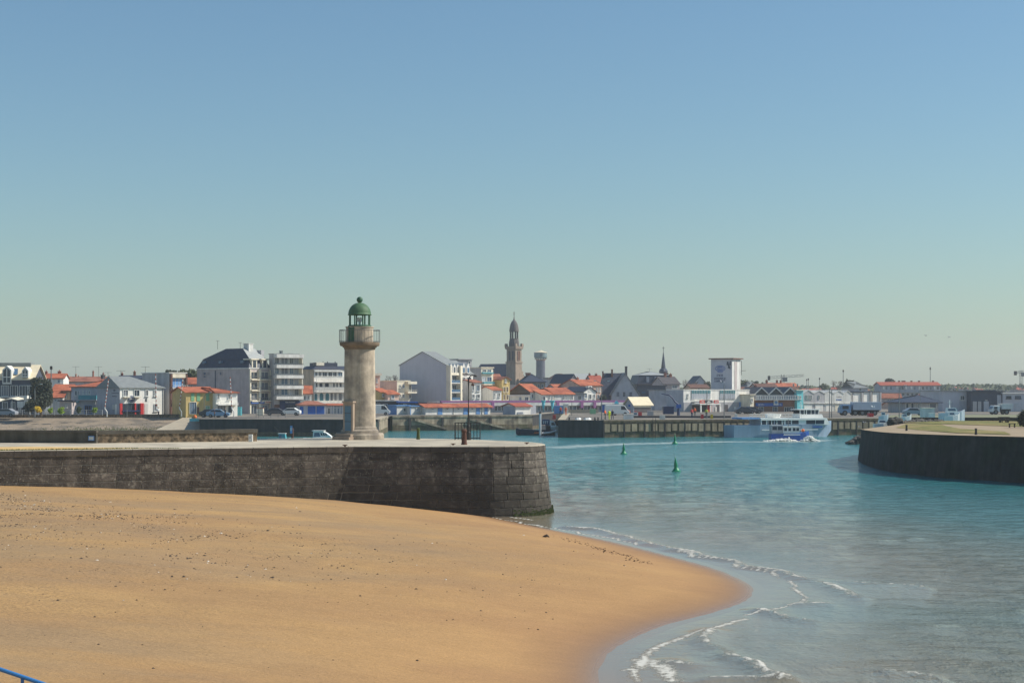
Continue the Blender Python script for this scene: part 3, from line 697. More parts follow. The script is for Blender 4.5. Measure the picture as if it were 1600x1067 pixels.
# lamp post, cage, bollards and cleats on the pier
t = thing('lamp_post', 'tall dark swan-neck lamp post inside the railed enclosure on the pier', 'lamp post', (X(732, 109), 109, PT))
hz = lambda py: Z(py, 109) - PT
MB().lathe([(0.17, 0), (0.17, 0.5), (0.13, 0.6), (0.13, 0.95), (0.09, 1.05), (0.075, 1.2)], 12).build('base', 'iron', t)
arc = [(0, 0, 1.1), (0, 0, hz(594))] + [(0.30 - 0.30 * math.cos(a), 0, hz(594) + 0.34 * math.sin(a)) for a in [i * math.pi / 12 for i in range(1, 7)]] + [(0.5, 0, hz(586.5))]
MB().tube(arc, [0.075, 0.055] + [0.035] * 7, 8).build('pole', 'iron', t)
MB().lathe([(0.05, hz(587) + .03), (0.12, hz(587) - .02), (0.1, hz(587) - .07)], 10, (0.48, 0)).build('lamp_head', 'iron', t)
br = MB().tube([(0, 0, hz(597)), (0.2, 0, hz(596)), (0.33, 0, hz(599))], 0.022, 6); br.lathe([(0.03, hz(599)), (0.1, hz(600)), (0.12, hz(602)), (0.02, hz(603))], 10, (0.3, 0)); br.build('signal_bracket', 'rust', t)
t = thing('railed_enclosure', 'low black barred railing enclosing the steps beside the lamp post', 'railing', (X(711, 109.4), 109.0, PT))
W_ = X(750, 109.4) - X(711, 109.4); D_ = 1.2; Hc = Z(660.5, 109.4) - PT
for y in (0, D_):
    MB().tube([(0, y, Hc), (W_, y, Hc)], 0.022, 6).build('top_rail', 'iron', t); MB().tube([(0, y, 0.1), (W_, y, 0.1)], 0.018, 6).build('bottom_rail', 'iron', t)
    for i in range(9): MB().tube([(W_ * i / 8, y, 0), (W_ * i / 8, y, Hc)], 0.026 if i in (0, 8) else 0.014, 6).build('bar', 'iron', t)
for x in (0, W_):
    MB().tube([(x, 0, Hc - .002), (x, D_, Hc - .002)], 0.02, 6).build('top_rail', 'iron', t)
    for i in (1, 2, 3): MB().tube([(x, D_ * i / 4, 0), (x, D_ * i / 4, Hc)], 0.014, 6).build('bar', 'iron', t)
def bollard(px, py, hpx, label, m='rust', wpx=8.5, z0=PT, group='mooring bollards'):
    Y = (CAMZ - z0) * F / (py - HOR); h = hpx / F * Y; r = wpx / F * Y / 2
    t = thing('mooring_bollard', label, 'bollard', (X(px, Y), Y, z0), 0, group)
    MB().lathe([(r * 1.15, 0), (r * 1.12, .05), (r, .1), (r * .82, h * .72), (r * .85, h * .78)], 16).build('shaft', m, t, smooth=False)
    MB().lathe([(r * .85, h * .78), (r * 1.02, h * .82), (r * 1.0, h * .93), (r * .6, h * .99), (r * .3, h)], 16).build('cap', m, t)
    return t
bollard(725.3, 694.5, 24.5, 'rusty brown bollard in front of the lamp post on the pier')
bollard(653.5, 686.3, 18, 'thin green bollard between lighthouse and railed enclosure', 'seaweed_green', 5.5)
for px, py, lab in ((708, 695.2, 'small rusty mooring cleat near the brown bollard'), (539, 697.2, 'small dark cleat on the pier edge below the lighthouse'), (823, 693.6, 'small cleat at the tip of the pier head')):
    Y = (CAMZ - PT) * F / (py - HOR); t = thing('mooring_cleat', lab, 'cleat', (X(px, Y), Y, PT), 0, 'mooring cleats on the pier')
    MB().box(-.06, .06, -.05, .05, 0, .07).build('foot', 'rust', t); MB().tube([(-.15, 0, .09), (-.06, 0, .08), (.06, 0, .08), (.15, 0, .09)], .03, 6).build('horn', 'rust', t)

# blue handrail and ramp at lower left, promenade under the viewer
t = thing('ramp_railing', 'blue painted tube handrail at the lower left corner', 'railing', (-6.5, 20, 0))
zr_ = lambda x: 4.25 - 0.338 * x
MB().tube([(-5.4, 0, zr_(-5.4)), (3.6, 0, zr_(3.6))], 0.027, 10).build('handrail', 'blue_rail', t)
MB().tube([(-5.4, 0, zr_(-5.4) - .45), (3.6, 0, zr_(3.6) - .45)], 0.02, 8).build('mid_rail', 'blue_rail', t)
for i in range(-5, 5): x = 0.285 + i * 0.9; MB().tube([(x, 0, zr_(x)), (x, 0, zr_(x) - 1.0)], 0.022, 8).build('post', 'blue_rail', t)
mb = MB().prism([(-7.4, 5.2), (3.9, 1.45), (3.9, 0.5), (-7.4, 0.5)], 'y', -0.15, 1.8)
tag(mb.build('beach_ramp', 'quay_top', None, loc=(-6.5, 20, 0)), 'concrete ramp down to the beach below the blue handrail', 'ramp')
tag(MB().box(-40, 40, -25, 5.5, -1, 6.1).build('promenade', 'quay_top'), kind='structure')
# pebbles and weed scraps on the sand
mb = MB()
cl = [(-26, 77, 4, 3, 1500), (-22, 70, 5, 2.2, 2200), (-17, 65, 4, 2.0, 1500), (-13, 58, 6, 3, 1200), (-8, 62, 5, 5, 160), (-10, 48, 6, 6, 160), (-2, 62, 5, 4, 80), (-3, 50, 5, 6, 90), (-14, 84, 5, 3, 80), (3, 66, 3, 5, 25)]
npb = 0
for cx, cy, sx, sy, n in cl:
    for i in range(n):
        x = rnd.gauss(cx, sx); y = rnd.gauss(cy, sy); 
        if y > 93 or y < 30: continue
        zz, d = sand_z(np.array([x]), np.array([y]))
        if d[0] < 2.5: continue
        z = float(zz[0]) + vnoise(np.array([x]), np.array([y]), .11, 3.1)[0] * .16; r = min(0.07, abs(rnd.gauss(0.012, 0.016)) + 0.011); e = rnd.uniform(1, 2.0); a = rnd.random() * 3
        ca, sa = math.cos(a), math.sin(a); vs = []
        for (u, v, w) in ((1, 0, 0), (0, 1, 0), (-1, 0, 0), (0, -1, 0), (0, 0, .7)):
            u *= e; vs.append((x + r * (u * ca - v * sa) * rnd.uniform(.7, 1.2), y + r * (u * sa + v * ca), z - .01 + r * w))
        mb.cur = 1 if rnd.random() < 0.08 else 0
        mb.add(vs, [(0, 1, 4), (1, 2, 4), (2, 3, 4), (3, 0, 4)]); npb += 1
for i in range(240):   # thin strand line of weed scraps above the waterline
    k = rnd.uniform(24, 44); a_ = SHC[int(k)]; b2 = SHC[int(k) + 1]; p_ = np.array(a_) + (np.array(b2) - np.array(a_)) * (k % 1); d_ = np.array(b2) - np.array(a_); d_ /= np.linalg.norm(d_); off = 3.2 + .3 * math.sin(k * .2) + rnd.gauss(0, .3)
    x, y = p_[0] + d_[1] * off, p_[1] - d_[0] * off
    if y > 94 or shore_sd(np.array([x]), np.array([y]))[0] > -1.5: continue
    z = float(sand_z(np.array([x]), np.array([y]))[0][0]); r = rnd.uniform(.008, .03); mb.cur = 0
    mb.add([(x - r * 2, y, z - .01), (x + r * 2, y - r, z - .01), (x + r, y + r, z - .01), (x, y, z + r * .8)], [(0, 1, 3), (1, 2, 3), (2, 0, 3)])
mat('pebble', rgb(66, 57, 50), 0.9, 0.5, 0.7); mat('shell', rgb(206, 196, 180), 0.8, 0.2, 2)
tag(mb.build('beach_pebbles', ['pebble', 'shell'], None, fix=False), 'scattered dark pebbles and shells on the sand', 'pebbles', kind='stuff')
Yb = 7.55 * F / (850 - HOR); xb = X(853, Yb)
zz, _ = sand_z(np.array([xb]), np.array([Yb])); 
t = thing('driftwood', 'small dark lump of driftwood alone on the sand near the waterline', 'driftwood', (xb, Yb, float(zz[0])))
MB().tube([(-.16, 0, .02), (-.05, .02, .06), (.06, 0, .09), (.17, -.02, .02)], [.03, .06, .07, .02], 7).build('log', 'bark', t); MB().tube([(0, 0, .05), (.03, .02, .16)], [.03, .01], 6).build('stub', 'bark', t)
# ------------------------------------------------------------ town ground and quays
G = 2.8
def PX(px, Y): return (X(px, Y), Y)
EMB_T = [(-400, 296), PX(300, 292)]
GP = [(-1800, 297), (-400, 296), PX(300, 292), PX(312, 263), PX(590, 258), (X(606, 290), 290), (X(606, 290) + .5, 294), PX(832, 305), PX(876, 345), PX(884, 345), PX(872, 254), PX(943, 253), PX(1385, 270.5), PX(1392, 305), (230, 330), (1800, 420), (1800, 2600), (-1800, 2600)]
mb = MB(); mb.add([(x, y, G) for x, y in GP], [tuple(range(len(GP)))])
o = mb.build('town_ground', 'ground'); tag(o, kind='structure')
b_ = bmesh.new(); b_.from_mesh(o.data); bmesh.ops.triangulate(b_, faces=b_.faces); b_.to_mesh(o.data); b_.free()

def quay(name, label, a, b, m, th=1.2, top=G, zb=-0.8, tide=1.0, cap='quay_top', batter=0.0):
    L_ = math.dist(a, b); t = thing(name, label, 'quay wall', (a[0], a[1], 0), math.atan2(b[1] - a[1], b[0] - a[0]))
    mb = MB().prism([(-batter, zb), (th, zb), (th, top - .3), (0, top - .3)], 'x', 0, L_); mb.build('wall_face', m, t)
    if tide: MB().prism([(-batter - .03, zb), (-batter + .2, zb), (.02 - batter * .6, tide), (-.03 - batter * .6, tide)], 'x', .003, L_ - .003).build('tide_band', 'quay_tide', t)
    MB().box(-.02, L_ + .02, -.12, th, top - .3, top + .05).build('coping', [m, cap], t).data.polygons.foreach_set('material_index', [0, 1, 0, 0, 0, 0])  # coping sides coloured like the wall to darken shaded fronts, top left pale
    return t, L_
# inner jetty behind the pier
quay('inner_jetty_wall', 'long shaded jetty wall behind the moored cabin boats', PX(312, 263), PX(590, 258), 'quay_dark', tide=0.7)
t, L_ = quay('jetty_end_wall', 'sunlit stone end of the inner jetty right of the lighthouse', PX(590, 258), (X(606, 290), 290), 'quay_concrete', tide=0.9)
# left quay in front of the huts
t, L_ = quay('town_quay_wall', 'brown stone quay wall below the white huts with blue doors', (X(606, 290) + .5, 294), PX(832, 305), 'quay_concrete', tide=1.05, batter=.15)
for px in (643, 697, 778):
    s = (X(px, 297) - X(606, 290) - .5); MB().box(s - .2, s + .2, -.35, 0.0, -.3, G - .35).build('fender_pile', 'quay_dark', t)
# sloping stair lines on the quay face
for (a, b) in ((646, 700), (738, 800)):
    s0, s1 = X(a, 297) - X(606, 290), X(b, 297) - X(606, 290)
    MB().prism([(s0, G - .5), (s1, .5), (s1, .1), (s0, G - .9)], 'y', -.55, -.02).build('stair', 'quay_concrete', t)
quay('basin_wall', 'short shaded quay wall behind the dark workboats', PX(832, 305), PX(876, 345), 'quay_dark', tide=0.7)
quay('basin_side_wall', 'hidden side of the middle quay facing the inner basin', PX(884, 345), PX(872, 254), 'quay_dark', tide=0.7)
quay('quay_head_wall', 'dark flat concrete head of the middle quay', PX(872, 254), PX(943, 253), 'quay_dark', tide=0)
a, b = PX(943, 253), PX(1385, 270.5)
t, L_ = quay('fishing_quay_wall', 'long concrete panelled quay wall behind the passenger ferry', a, b, 'quay_tide', tide=0.0)
n = 44
mat('panel', rgb(158, 142, 116), 0.9, 0.25, 1.2, streak=0.35, rv=0.16)
for i in range(n):
    x0 = L_ * i / n; x1 = L_ * (i + 1) / n
    mb = MB(); g = .16; zt, zb2 = G - .62 + rnd.uniform(-.04, .04), 0.98 + rnd.uniform(-.12, .12)
    mb.box(x0 + g, x1 - g, -.16, .0, zb2, zt); mb.build('quay_panel', 'panel', t)
    if i % 3 == 0: MB().box(x0 - .1, x0 + .1, -.2, .0, -.4, G - .34).build('fender_pile', 'quay_dark', t)
# ladder
q0 = X(1021, 256) - a[0]; q0 /= math.cos(math.atan2(b[1] - a[1], b[0] - a[0]))
lad = MB()
for s in (-.25, .25): lad.tube([(q0 + s, -.3, -.2), (q0 + s, -.3, G + .3)], .04, 5)
for i in range(9): lad.tube([(q0 - .25, -.3, .1 + i * .3), (q0 + .25, -.3, .1 + i * .3)], .025, 5)
lad.build('ladder', 'iron', t)
# left sloping embankment with parapet
mb = MB(); xs_ = np.linspace(-420, X(300, 292), 40)
EB = thing('embankment', 'sloping stone embankment below the seafront houses at left', 'embankment', (0, 0, 0))
x0 = -140.0
while x0 < X(303, 290):
    x1 = x0 + rnd.uniform(3.2, 4.6)
    for (ya, za, yb, zb2) in ((268, -0.4, 276.5, 0.7), (276.5, 0.7, 284.5, 1.75), (284.5, 1.75, 291.6, 2.62)):
        dz = rnd.uniform(-.02, .02)
        MB().slab((x0 + .04, ya + .04, za + dz), (x1 - .04, ya + .04, za + dz), (x1 - .04, yb - .04, zb2 + dz), (x0 + .04, yb - .04, zb2 + dz), .3).build('slope_slab', 'embank', EB)
    x0 = x1
MB().slab((-420, 268, -.5), (X(300, 262), 268, -.5), (X(300, 291), 292, 2.56), (-420, 292, 2.56), .3).build('slope_bed', 'rubble', EB)
MB().box(-420, X(289, 291.5), 291.2, 291.8, G - .4, G + .25).build('parapet', 'rubble', EB); MB().box(-420, X(289, 291.5), 291.1, 291.9, G + .25, G + .36).build('parapet_coping', 'dark_render', EB)
rp_ = MB().slab(PX(215, 262) + (-.35,), PX(318, 262) + (-.2,), PX(318, 290) + (G + .02,), PX(290, 290) + (G + .02,), .5)
tag(rp_.build('slipway', 'quay_top'), 'pale slipway ramp going down beside the inner jetty', 'slipway')
mb = MB()
for i in range(2600):
    x = rnd.gauss(-69, 7); u = abs(rnd.gauss(0, .35)); y = 272 + u * 9; z = -.4 + (y - 268) * .13; h = rnd.uniform(.08, .35); r = .05; mb.cur = 1 if rnd.random() < .18 and abs(x + 72) < 6 else 0
    mb.add([(x - r, y, z), (x + r, y, z), (x + rnd.uniform(-.1, .1), y - .05, z + h)], [(0, 1, 2)])
tag(mb.build('embankment_weeds', ['weed', 'flower'], None, fix=False), 'weeds and pale flowers at the foot of the embankment', 'weeds', kind='stuff')

# ------------------------------------------------------------ building kit
PHI = dict(white_cafe=40, yellow_house=30, white_shop_house=30, balcony_block=32, balustrade_building=30, pink_house=30, ochre_house=30, white_cube_house=38, teal_balcony_block=40, white_window_house=30, white_town_house=30, tall_yellow_house=32, dark_gable_house=34, orange_row_house=32, long_orange_house=28, salmon_house=32, ornate_white_house=34, fish_market=30, gabled_boat_shed=24, store_bay=26, fishermen_block=30, portable_cabin=36, second_cabin=32, red_roof_hut=34, beige_end_wall=30, turquoise_house=24, market_hall=18, grey_balcony_block=40, cream_roof_shed=34)
WR = random.Random(12)
mat('curtain_dim', rgb(112, 116, 122), 0.5, 0.2, 2, spec=0.5)
class Bld:
    def __init__(s, name, label, cx, rx, Y, phi, lx=None, D=9.0, cat='house', group=None, g=G):
        phi = PHI.get(name, phi)
        s.C = PX(cx, Y); s.ph = R(phi); s.Y = Y; s.g = g
        s.root = thing(name, label, cat, (s.C[0], s.C[1], g), s.ph, group)
        s.W = s.fx(rx); s.D = s.lx(lx) if lx is not None else D
    def fx(s, px):
        k = (px - 800) / F; return (k * s.C[1] - s.C[0]) / (math.cos(s.ph) - k * math.sin(s.ph))
    def lx(s, px):
        k = (px - 800) / F; return (k * s.C[1] - s.C[0]) / (-math.sin(s.ph) - k * math.cos(s.ph))
    def z(s, py): return Z(py, s.Y) - s.g
    def part(s, mb, name, m, parent=None, **k): return mb.build(name, m, parent or s.root, **k)
    def walls(s, eave, m, gable=None, ridge=None, name='wall', x0=0, x1=None, y0=0, y1=None):
        x1 = s.W if x1 is None else x1; y1 = s.D if y1 is None else y1
        h = s.z(eave); s.h = h; mb = MB().box(x0, x1, y0, y1, -0.5, h)
        if gable == 'x': mb.prism([(y0, h), (y1, h), ((y0 + y1) / 2, s.z(ridge) - .12)], 'x', x0, x1)
        if gable == 'y': mb.prism([(x0, h), (x1, h), ((x0 + x1) / 2, s.z(ridge) - .12)], 'y', y0, y1)
        return s.part(mb, name, m)
    def roof(s, kind, eave, ridge, m, o=.3, hip=None, t=.16, x0=0, x1=None, y0=0, y1=None):
        W = s.W if x1 is None else x1; D = s.D if y1 is None else y1
        h = s.z(eave) + .02; r = s.z(ridge); mb = MB(); ym = (y0 + D) / 2; xm = (x0 + W) / 2
        if kind == 'x':
            hl, hr = hip or (0, 0); xa, xb = x0 - o, W + o; ra = xa if not hl else x0 + hl; rb = xb if not hr else W - hr
            mb.slab((xa, y0 - o, h), (xb, y0 - o, h), (rb, ym, r), (ra, ym, r), t)
            mb.slab((xb, D + o, h), (xa, D + o, h), (ra, ym, r), (rb, ym, r), t)
            if hl: mb.slab((xa, D + o, h), (xa, y0 - o, h), (ra, ym, r), (ra, ym + .01, r), t)
            if hr: mb.slab((xb, y0 - o, h), (xb, D + o, h), (rb, ym + .01, r), (rb, ym, r), t)
        elif kind == 'y':
            mb.slab((x0 - o, D + o, h), (x0 - o, y0 - o, h), (xm, y0 - o, r), (xm, D + o, r), t)
            mb.slab((W + o, y0 - o, h), (W + o, D + o, h), (xm, D + o, r), (xm, y0 - o, r), t)
        elif kind == 'flat':
            mb.box(x0 - o, W + o, y0 - o, D + o, h, h + max(.15, r - h))
        elif kind == 'shed': # slopes up away from the front
            mb.slab((x0 - o, y0 - o, h), (W + o, y0 - o, h), (W + o, D + o, r), (x0 - o, D + o, r), t)
        elif kind == 'pyr':
            q = hip[0]
            lo = [(x0 - o, y0 - o, h), (W + o, y0 - o, h), (W + o, D + o, h), (x0 - o, D + o, h)]; hi = [(x0 + q, y0 + q, r), (W - q, y0 + q, r), (W - q, D - q, r), (x0 + q, D - q, r)]
            mb.hexa(lo + hi)
        return s.part(mb, 'roof', m)
    def box_on(s, face, p0, p1, py0, py1, d0, d1, name, m, parent=None):
        f = s.fx if face == 'F' else s.lx
        a, b = sorted((f(p0), f(p1))); z0, z1 = s.z(py1), s.z(py0)
        mb = MB().box(a, b, -d1, -d0, z0, z1) if face == 'F' else MB().box(-d1, -d0, a, b, z0, z1)
        return s.part(mb, name, m, parent)
    def win(s, p0, p1, py0, py1, face='F', frame='rail_white', pane='glass', mull=1, name='window', fw=.09, sill=True, d=.0):
        f = s.fx if face == 'F' else s.lx
        a, b = sorted((f(p0), f(p1))); z0, z1 = s.z(py1), s.z(py0); mb = MB()
        if pane == 'glass': pane = WR.choice(('glass', 'glass', 'glass', 'glass_blue', 'curtain_dim'))
        def B(u0, u1, w0, w1, e0, e1):
            if face == 'F': mb.box(u0, u1, -e1 - d, -e0 - d, w0, w1)
            else: mb.box(-e1 - d, -e0 - d, u0, u1, w0, w1)
        B(a, b, z1 - fw, z1, .0, .13); B(a, b, z0, z0 + fw, .0, .13); B(a, a + fw, z0 + fw, z1 - fw, .0, .13); B(b - fw, b, z0 + fw, z1 - fw, .0, .13)
        for i in range(mull): x = a + (b - a) * (i + 1) / (mull + 1); B(x - .03, x + .03, z0 + fw, z1 - fw, .0, .06)
        if sill: B(a - .1, b + .1, z0 - .1, z0 - .003, .0, .22)
        w = s.part(mb, name, frame); mb = MB()
        B(a + fw, b - fw, z0 + fw, z1 - fw, .0, .025); s.part(mb, 'pane', pane, w); return w
    def balcony(s, p0, p1, py_top, py_slab0, py_slab1, dep=1.1, m='white2', rail='rail_grey', solid=False, face='F'):
        a, b = sorted((s.fx(p0), s.fx(p1)))
        bal = s.part(MB().box(a, b, -dep, -.003, s.z(py_slab1), s.z(py_slab0)), 'balcony', m)
        z0, z1 = s.z(py_slab0), s.z(py_top)
        if solid: s.part(MB().box(a, b, -dep, -dep + .06, z0, z1).box(a, a + .06, -dep + .06, -.02, z0, z1).box(b - .06, b, -dep + .06, -.02, z0, z1), 'railing', rail, bal)
        else:
            mb = MB().box(a, b, -dep, -dep + .05, z1 - .07, z1)
            k = max(3, int((b - a) / .45))
            for i in range(k + 1): x = a + (b - a - .05) * i / k; mb.box(x, x + .04, -dep + .003, -dep + .045, z0, z1 - .07)
            mb.box(a, a + .05, -dep + .05, -.02, z1 - .07, z1).box(b - .05, b, -dep + .05, -.02, z1 - .07, z1); s.part(mb, 'railing', rail, bal)
        return bal
    def chimney(s, px0, px1, py0, py1, y=None, m='terracotta_old', pot=True):
        a, b = sorted((s.fx(px0), s.fx(px1))); y = s.D / 2 if y is None else y; z0, z1 = s.z(py1), s.z(py0)
        mb = MB().box(a, b, y - .4, y + .4, z0, z1 - .12).box(a - .06, b + .06, y - .46, y + .46, z1 - .12, z1)
        if pot: mb.lathe([(.12, z1), (.1, z1 + .3)], 8, ((a + b) / 2, y))
        return s.part(mb, 'chimney', m)
    def aerial(s, px, py0, py1, y=None):
        x = s.fx(px); y = s.D / 2 if y is None else y; z0, z1 = s.z(py1), s.z(py0); mb = MB().tube([(x, y, z0), (x, y, z1)], .035, 5)
        mb.tube([(x - .9, y, z1 - .1), (x + .9, y, z1 - .1)], .025, 4)
        for i in range(-2, 3): mb.tube([(x + i * .35, y - .3, z1 - .1), (x + i * .35, y + .3, z1 - .1)], .018, 4)
        return s.part(mb, 'aerial', 'iron')
    def disc(s, px, py, r, d0, d1, name, m, face='F', parent=None, seg=16):
        f = s.fx if face == 'F' else s.lx; u = f(px); z = s.z(py); n = seg
        ring = [(u + r * math.cos(2 * math.pi * i / n), z + r * math.sin(2 * math.pi * i / n)) for i in range(n)]
        return s.part(MB().prism(ring, 'y' if face == 'F' else 'x', -d1, -d0), name, m, parent)
    def strokes(s, px0, px1, py, hpx, n, m, face='F', d=.03, seed=1, name='lettering', parent=None):
        """a line of small upright letter strokes, as illegible as they are in the photograph"""
        f = s.fx if face == 'F' else s.lx; r_ = random.Random(seed); a, b = f(px0), f(px1); zc, h = s.z(py), hpx / F * s.Y / 2; mb = MB()
        for i in range(n):
            u0 = a + (b - a) * (i + .08) / n; u1 = a + (b - a) * (i + .86) / n; lo, hi = min(u0, u1), max(u0, u1); w = (hi - lo) * .26
            bars = [(lo, lo + w, zc - h, zc + h)]
            if r_.random() < .75: bars.append((hi - w, hi, zc - h, zc + h))
            bars += [(lo + w, hi - w, zz - h * .15, zz + h * .15) for zz in r_.sample([zc - h * .85, zc, zc + h * .85], 2)]
            for (p, q, z0, z1) in bars:
                if face == 'F': mb.box(p, q, -d, -.002, z0, z1)
                else: mb.box(-d, -.002, p, q, z0, z1)
        return s.part(mb, name, m, parent)

# ------------------------------------------------------------ left seafront
b = Bld('dormer_building', 'white seafront building with tall dormers and dark glazed front at far left', -60, 51, 300, 6, D=12, cat='building')
b.walls(592, 'dark_band', 'x', 571); b.roof('x', 592, 569, 'cream_roof', .4)
s_ = b.part(MB().box(b.fx(0) - 14, b.fx(40), 5, 9, b.z(572), b.z(566)), 'roof_ridge_deck', 'slate_light')
for (p0, p1, py, pe, pb) in ((-22, 1, 572, 590, 592), (4.5, 18.5, 571, 578, 600), (35, 45, 573, 579, 590)):
    a, c = b.fx(p0), b.fx(p1); m_ = (a + c) / 2
    dm_ = b.part(MB().prism([(a, b.z(pb)), (c, b.z(pb)), (c, b.z(pe)), (m_, b.z(py)), (a, b.z(pe))], 'y', -.5, 4.0), 'dormer', 'white2')
    w_ = b.part(MB().prism([(a + .2, b.z(pb) + .3), (c - .2, b.z(pb) + .3), (c - .2, b.z(pe) - .1), (m_, b.z(py) - .35), (a + .2, b.z(pe) - .1)], 'y', -.53, -.45), 'dormer_window', 'glass', dm_)
    b.part(MB().box(m_ - .06, m_ + .06, -.56, -.53, b.z(pb) + .3, b.z(py) - .5).box(a + .2, c - .2, -.558, -.532, b.z((pe + pb) / 2) - .07, b.z((pe + pb) / 2) + .07), 'mullion', 'rail_white', dm_)
b.part(MB().slab((b.fx(19.5), 1.0, b.z(585.5) + .12), (b.fx(23.5) + .3, 1.0, b.z(585.5) + .12), (b.fx(23) , 3.0, b.z(576.5) + .12), (b.fx(19) - .3, 3.0, b.z(576.5) + .12), .1), 'skylight', 'glass_blue')
for p0, p1 in ((-30, -16), (-14, 0), (2, 13.5), (16, 28), (30, 44), (45, 50)): b.win(p0, p1, 602, 619, mull=2, frame='rail_white', sill=False, pane='glass')
b.box_on('F', -60, 51, 592.5, 594, .02, .25, 'gutter', 'rail_white'); b.box_on('F', -60, 51, 619.5, 621.5, .02, .4, 'ledge', 'white2')
for p0, p1 in ((4, 12), (17, 24), (29, 33), (38, 46)): b.win(p0, p1, 628, 645, mull=1, sill=False)
t = thing('terrace_canopy', 'wavy cream canopy over the terrace of the dormer building', 'canopy', (X(-30, 292), 292, G))
mb = MB(); zz = lambda p: Z(p, 292) - G
prf = [(-30, 621), (-15, 624), (0, 627), (8, 624), (18, 622.5), (28, 625), (36, 624.5), (47, 621.5)]
for (p, q), (p2, q2) in zip(prf, prf[1:]): mb.slab((X(p, 292) - X(-30, 292), 0, zz(q)), (X(p2, 292) - X(-30, 292), 0, zz(q2)), (X(p2, 292) - X(-30, 292), 4, zz(q2) + .3), (X(p, 292) - X(-30, 292), 4, zz(q) + .3), .12)
mb.build('canopy_cloth', 'cream', t)
for p in (-20, 3, 18, 45.5): MB().tube([(X(p, 292) - X(-30, 292), .3, 0), (X(p, 292) - X(-30, 292), .3, zz(625))], .07, 8).build('post', 'rail_white', t)
MB().box(X(34.5, 291) - X(-30, 292), X(39.5, 291) - X(-30, 292), .05, 1.2, zz(636), zz(618)).build('duct', 'white2', t)
MB().box(X(24, 291) - X(-30, 292), X(34, 291) - X(-30, 292), .05, 2.2, zz(637), zz(627)).build('kiosk_panel', 'white2', t)

def tree(px, Y, py0, py1, wpx, label, leaf='leaf_dark', n=2600, size=.22, trunk=True, name='tree', cat='tree', group=None, blobs=7, seed=0, g=G, depth=.8):
    r_ = random.Random(seed + int(px * 7)); t = thing(name, label, cat, (X(px, Y), Y, g), 0, group)
    zt, zb_ = Z(py0, Y) - g, max(0.05, Z(py1, Y) - g); rx = wpx / F * Y / 2; rz = (zt - zb_) / 2; zc = (zt + zb_) / 2
    B = [(0, 0, zc, rx * .75, rz * .8)]
    for i in range(blobs):
        a = r_.random() * 6.28; q = r_.uniform(.35, .62); B.append((math.cos(a) * rx * q, math.sin(a) * rx * q * depth, zc + r_.uniform(-.55, .55) * rz, rx * r_.uniform(.3, .5), rz * r_.uniform(.28, .48)))
    mb = MB(); wts = [q[3] * q[4] for q in B]
    for i in range(n):
        cx, cy, cz, ra, rb = r_.choices(B, wts)[0]
        v = Vector((r_.gauss(0, 1), r_.gauss(0, 1), r_.gauss(0, 1))).normalized() * (r_.random() ** .4) * r_.uniform(.85, 1.12)
        c = Vector((cx + v.x * ra, cy + v.y * ra * depth, cz + v.z * rb)); 
        if c.z < 0.02: continue
        u = Vector((r_.gauss(0, 1), r_.gauss(0, 1), r_.gauss(0, 1))).normalized(); w = u.orthogonal().normalized(); s_ = size * r_.uniform(.6, 1.4)
        mb.add([c - u * s_, c + w * s_ * .6, c + u * s_, c - w * s_ * .6], [(0, 1, 2, 3)])
    mb.build('crown', leaf, t, fix=False)
    if trunk:
        tk = MB().tube([(0, 0, 0), (.05, 0, zb_ + rz * .3), (0, .05, zc + rz * .4)], [max(.1, rx * .10), max(.08, rx * .08), .04], 7)
        for i in range(5):
            a = i * 1.3; tk.tube([(0, 0, zb_ + rz * (.1 + .12 * i)), (math.cos(a) * rx * .5, math.sin(a) * rx * .5, zc + rz * (.0 + .08 * i))], [.07, .03], 5)
        tk.build('trunk', 'bark', t)
    return t
def bare_tree(px, Y, py0, py1, wpx, label, seed=0, g=G):
    r_ = random.Random(seed); t = thing('bare_tree', label, 'tree', (X(px, Y), Y, g), 0, 'leafless trees'); zt = Z(py0, Y) - g; W2 = wpx / F * Y / 2
    tr = MB().tube([(0, 0, 0), (.05, 0, zt * .35), (0, 0, zt * .6)], [.28, .2, .1], 7); tr.build('trunk', 'bark', t); mb = MB()
    def grow(p, d, L, r, k):
        q = p + d * L; mb.tube([p, q], [r, r * .7], 4)
        if k: 
            for i in range(3 if k > 1 else 4): grow(q, (d + Vector((r_.uniform(-.6, .6), r_.uniform(-.6, .6), r_.uniform(-.1, .5)))).normalized(), L * r_.uniform(.6, .85), r * .62, k - 1)
    for i in range(6):
        a = i * 1.05 + r_.random(); zz_ = zt * r_.uniform(.35, .6); grow(Vector((0, 0, zz_)), Vector((math.cos(a) * .8, math.sin(a) * .8, 1)).normalized(), (zt - zz_) * .3, .11, 3)
    mb.build('branches', 'twig', t, fix=False); return t
tree(64, 286, 583, 642, 44, 'large dark rounded evergreen tree beside the dormer building', n=5200, size=.2, blobs=10)
tree(48, 284, 622, 646, 26, 'dark hedge shrub below the large evergreen tree', n=1100, size=.18, trunk=False, name='shrub', cat='shrub')
tree(59, 283, 633, 646, 12, 'yellow flowering bush behind the white fence', 'leaf_yellow', 500, .15, False, 'shrub', 'shrub')
tree(79, 283, 636, 647, 9, 'small bright green bush in the middle of the white fence', 'leaf_bright', 380, .14, False, 'shrub', 'shrub')
tree(95, 283, 635, 648, 13, 'rounded bright lime bush behind the white fence', 'leaf_bright', 550, .14, False, 'shrub', 'shrub')
tree(123, 284, 633, 648, 9, 'small dark cone shrub in front of the blue-grey house', 'leaf_mid', 400, .14, False, 'shrub', 'shrub')
tree(148, 284, 635, 646, 9, 'small lime bush at the corner of the blue-grey house', 'leaf_bright', 380, .14, False, 'shrub', 'shrub')
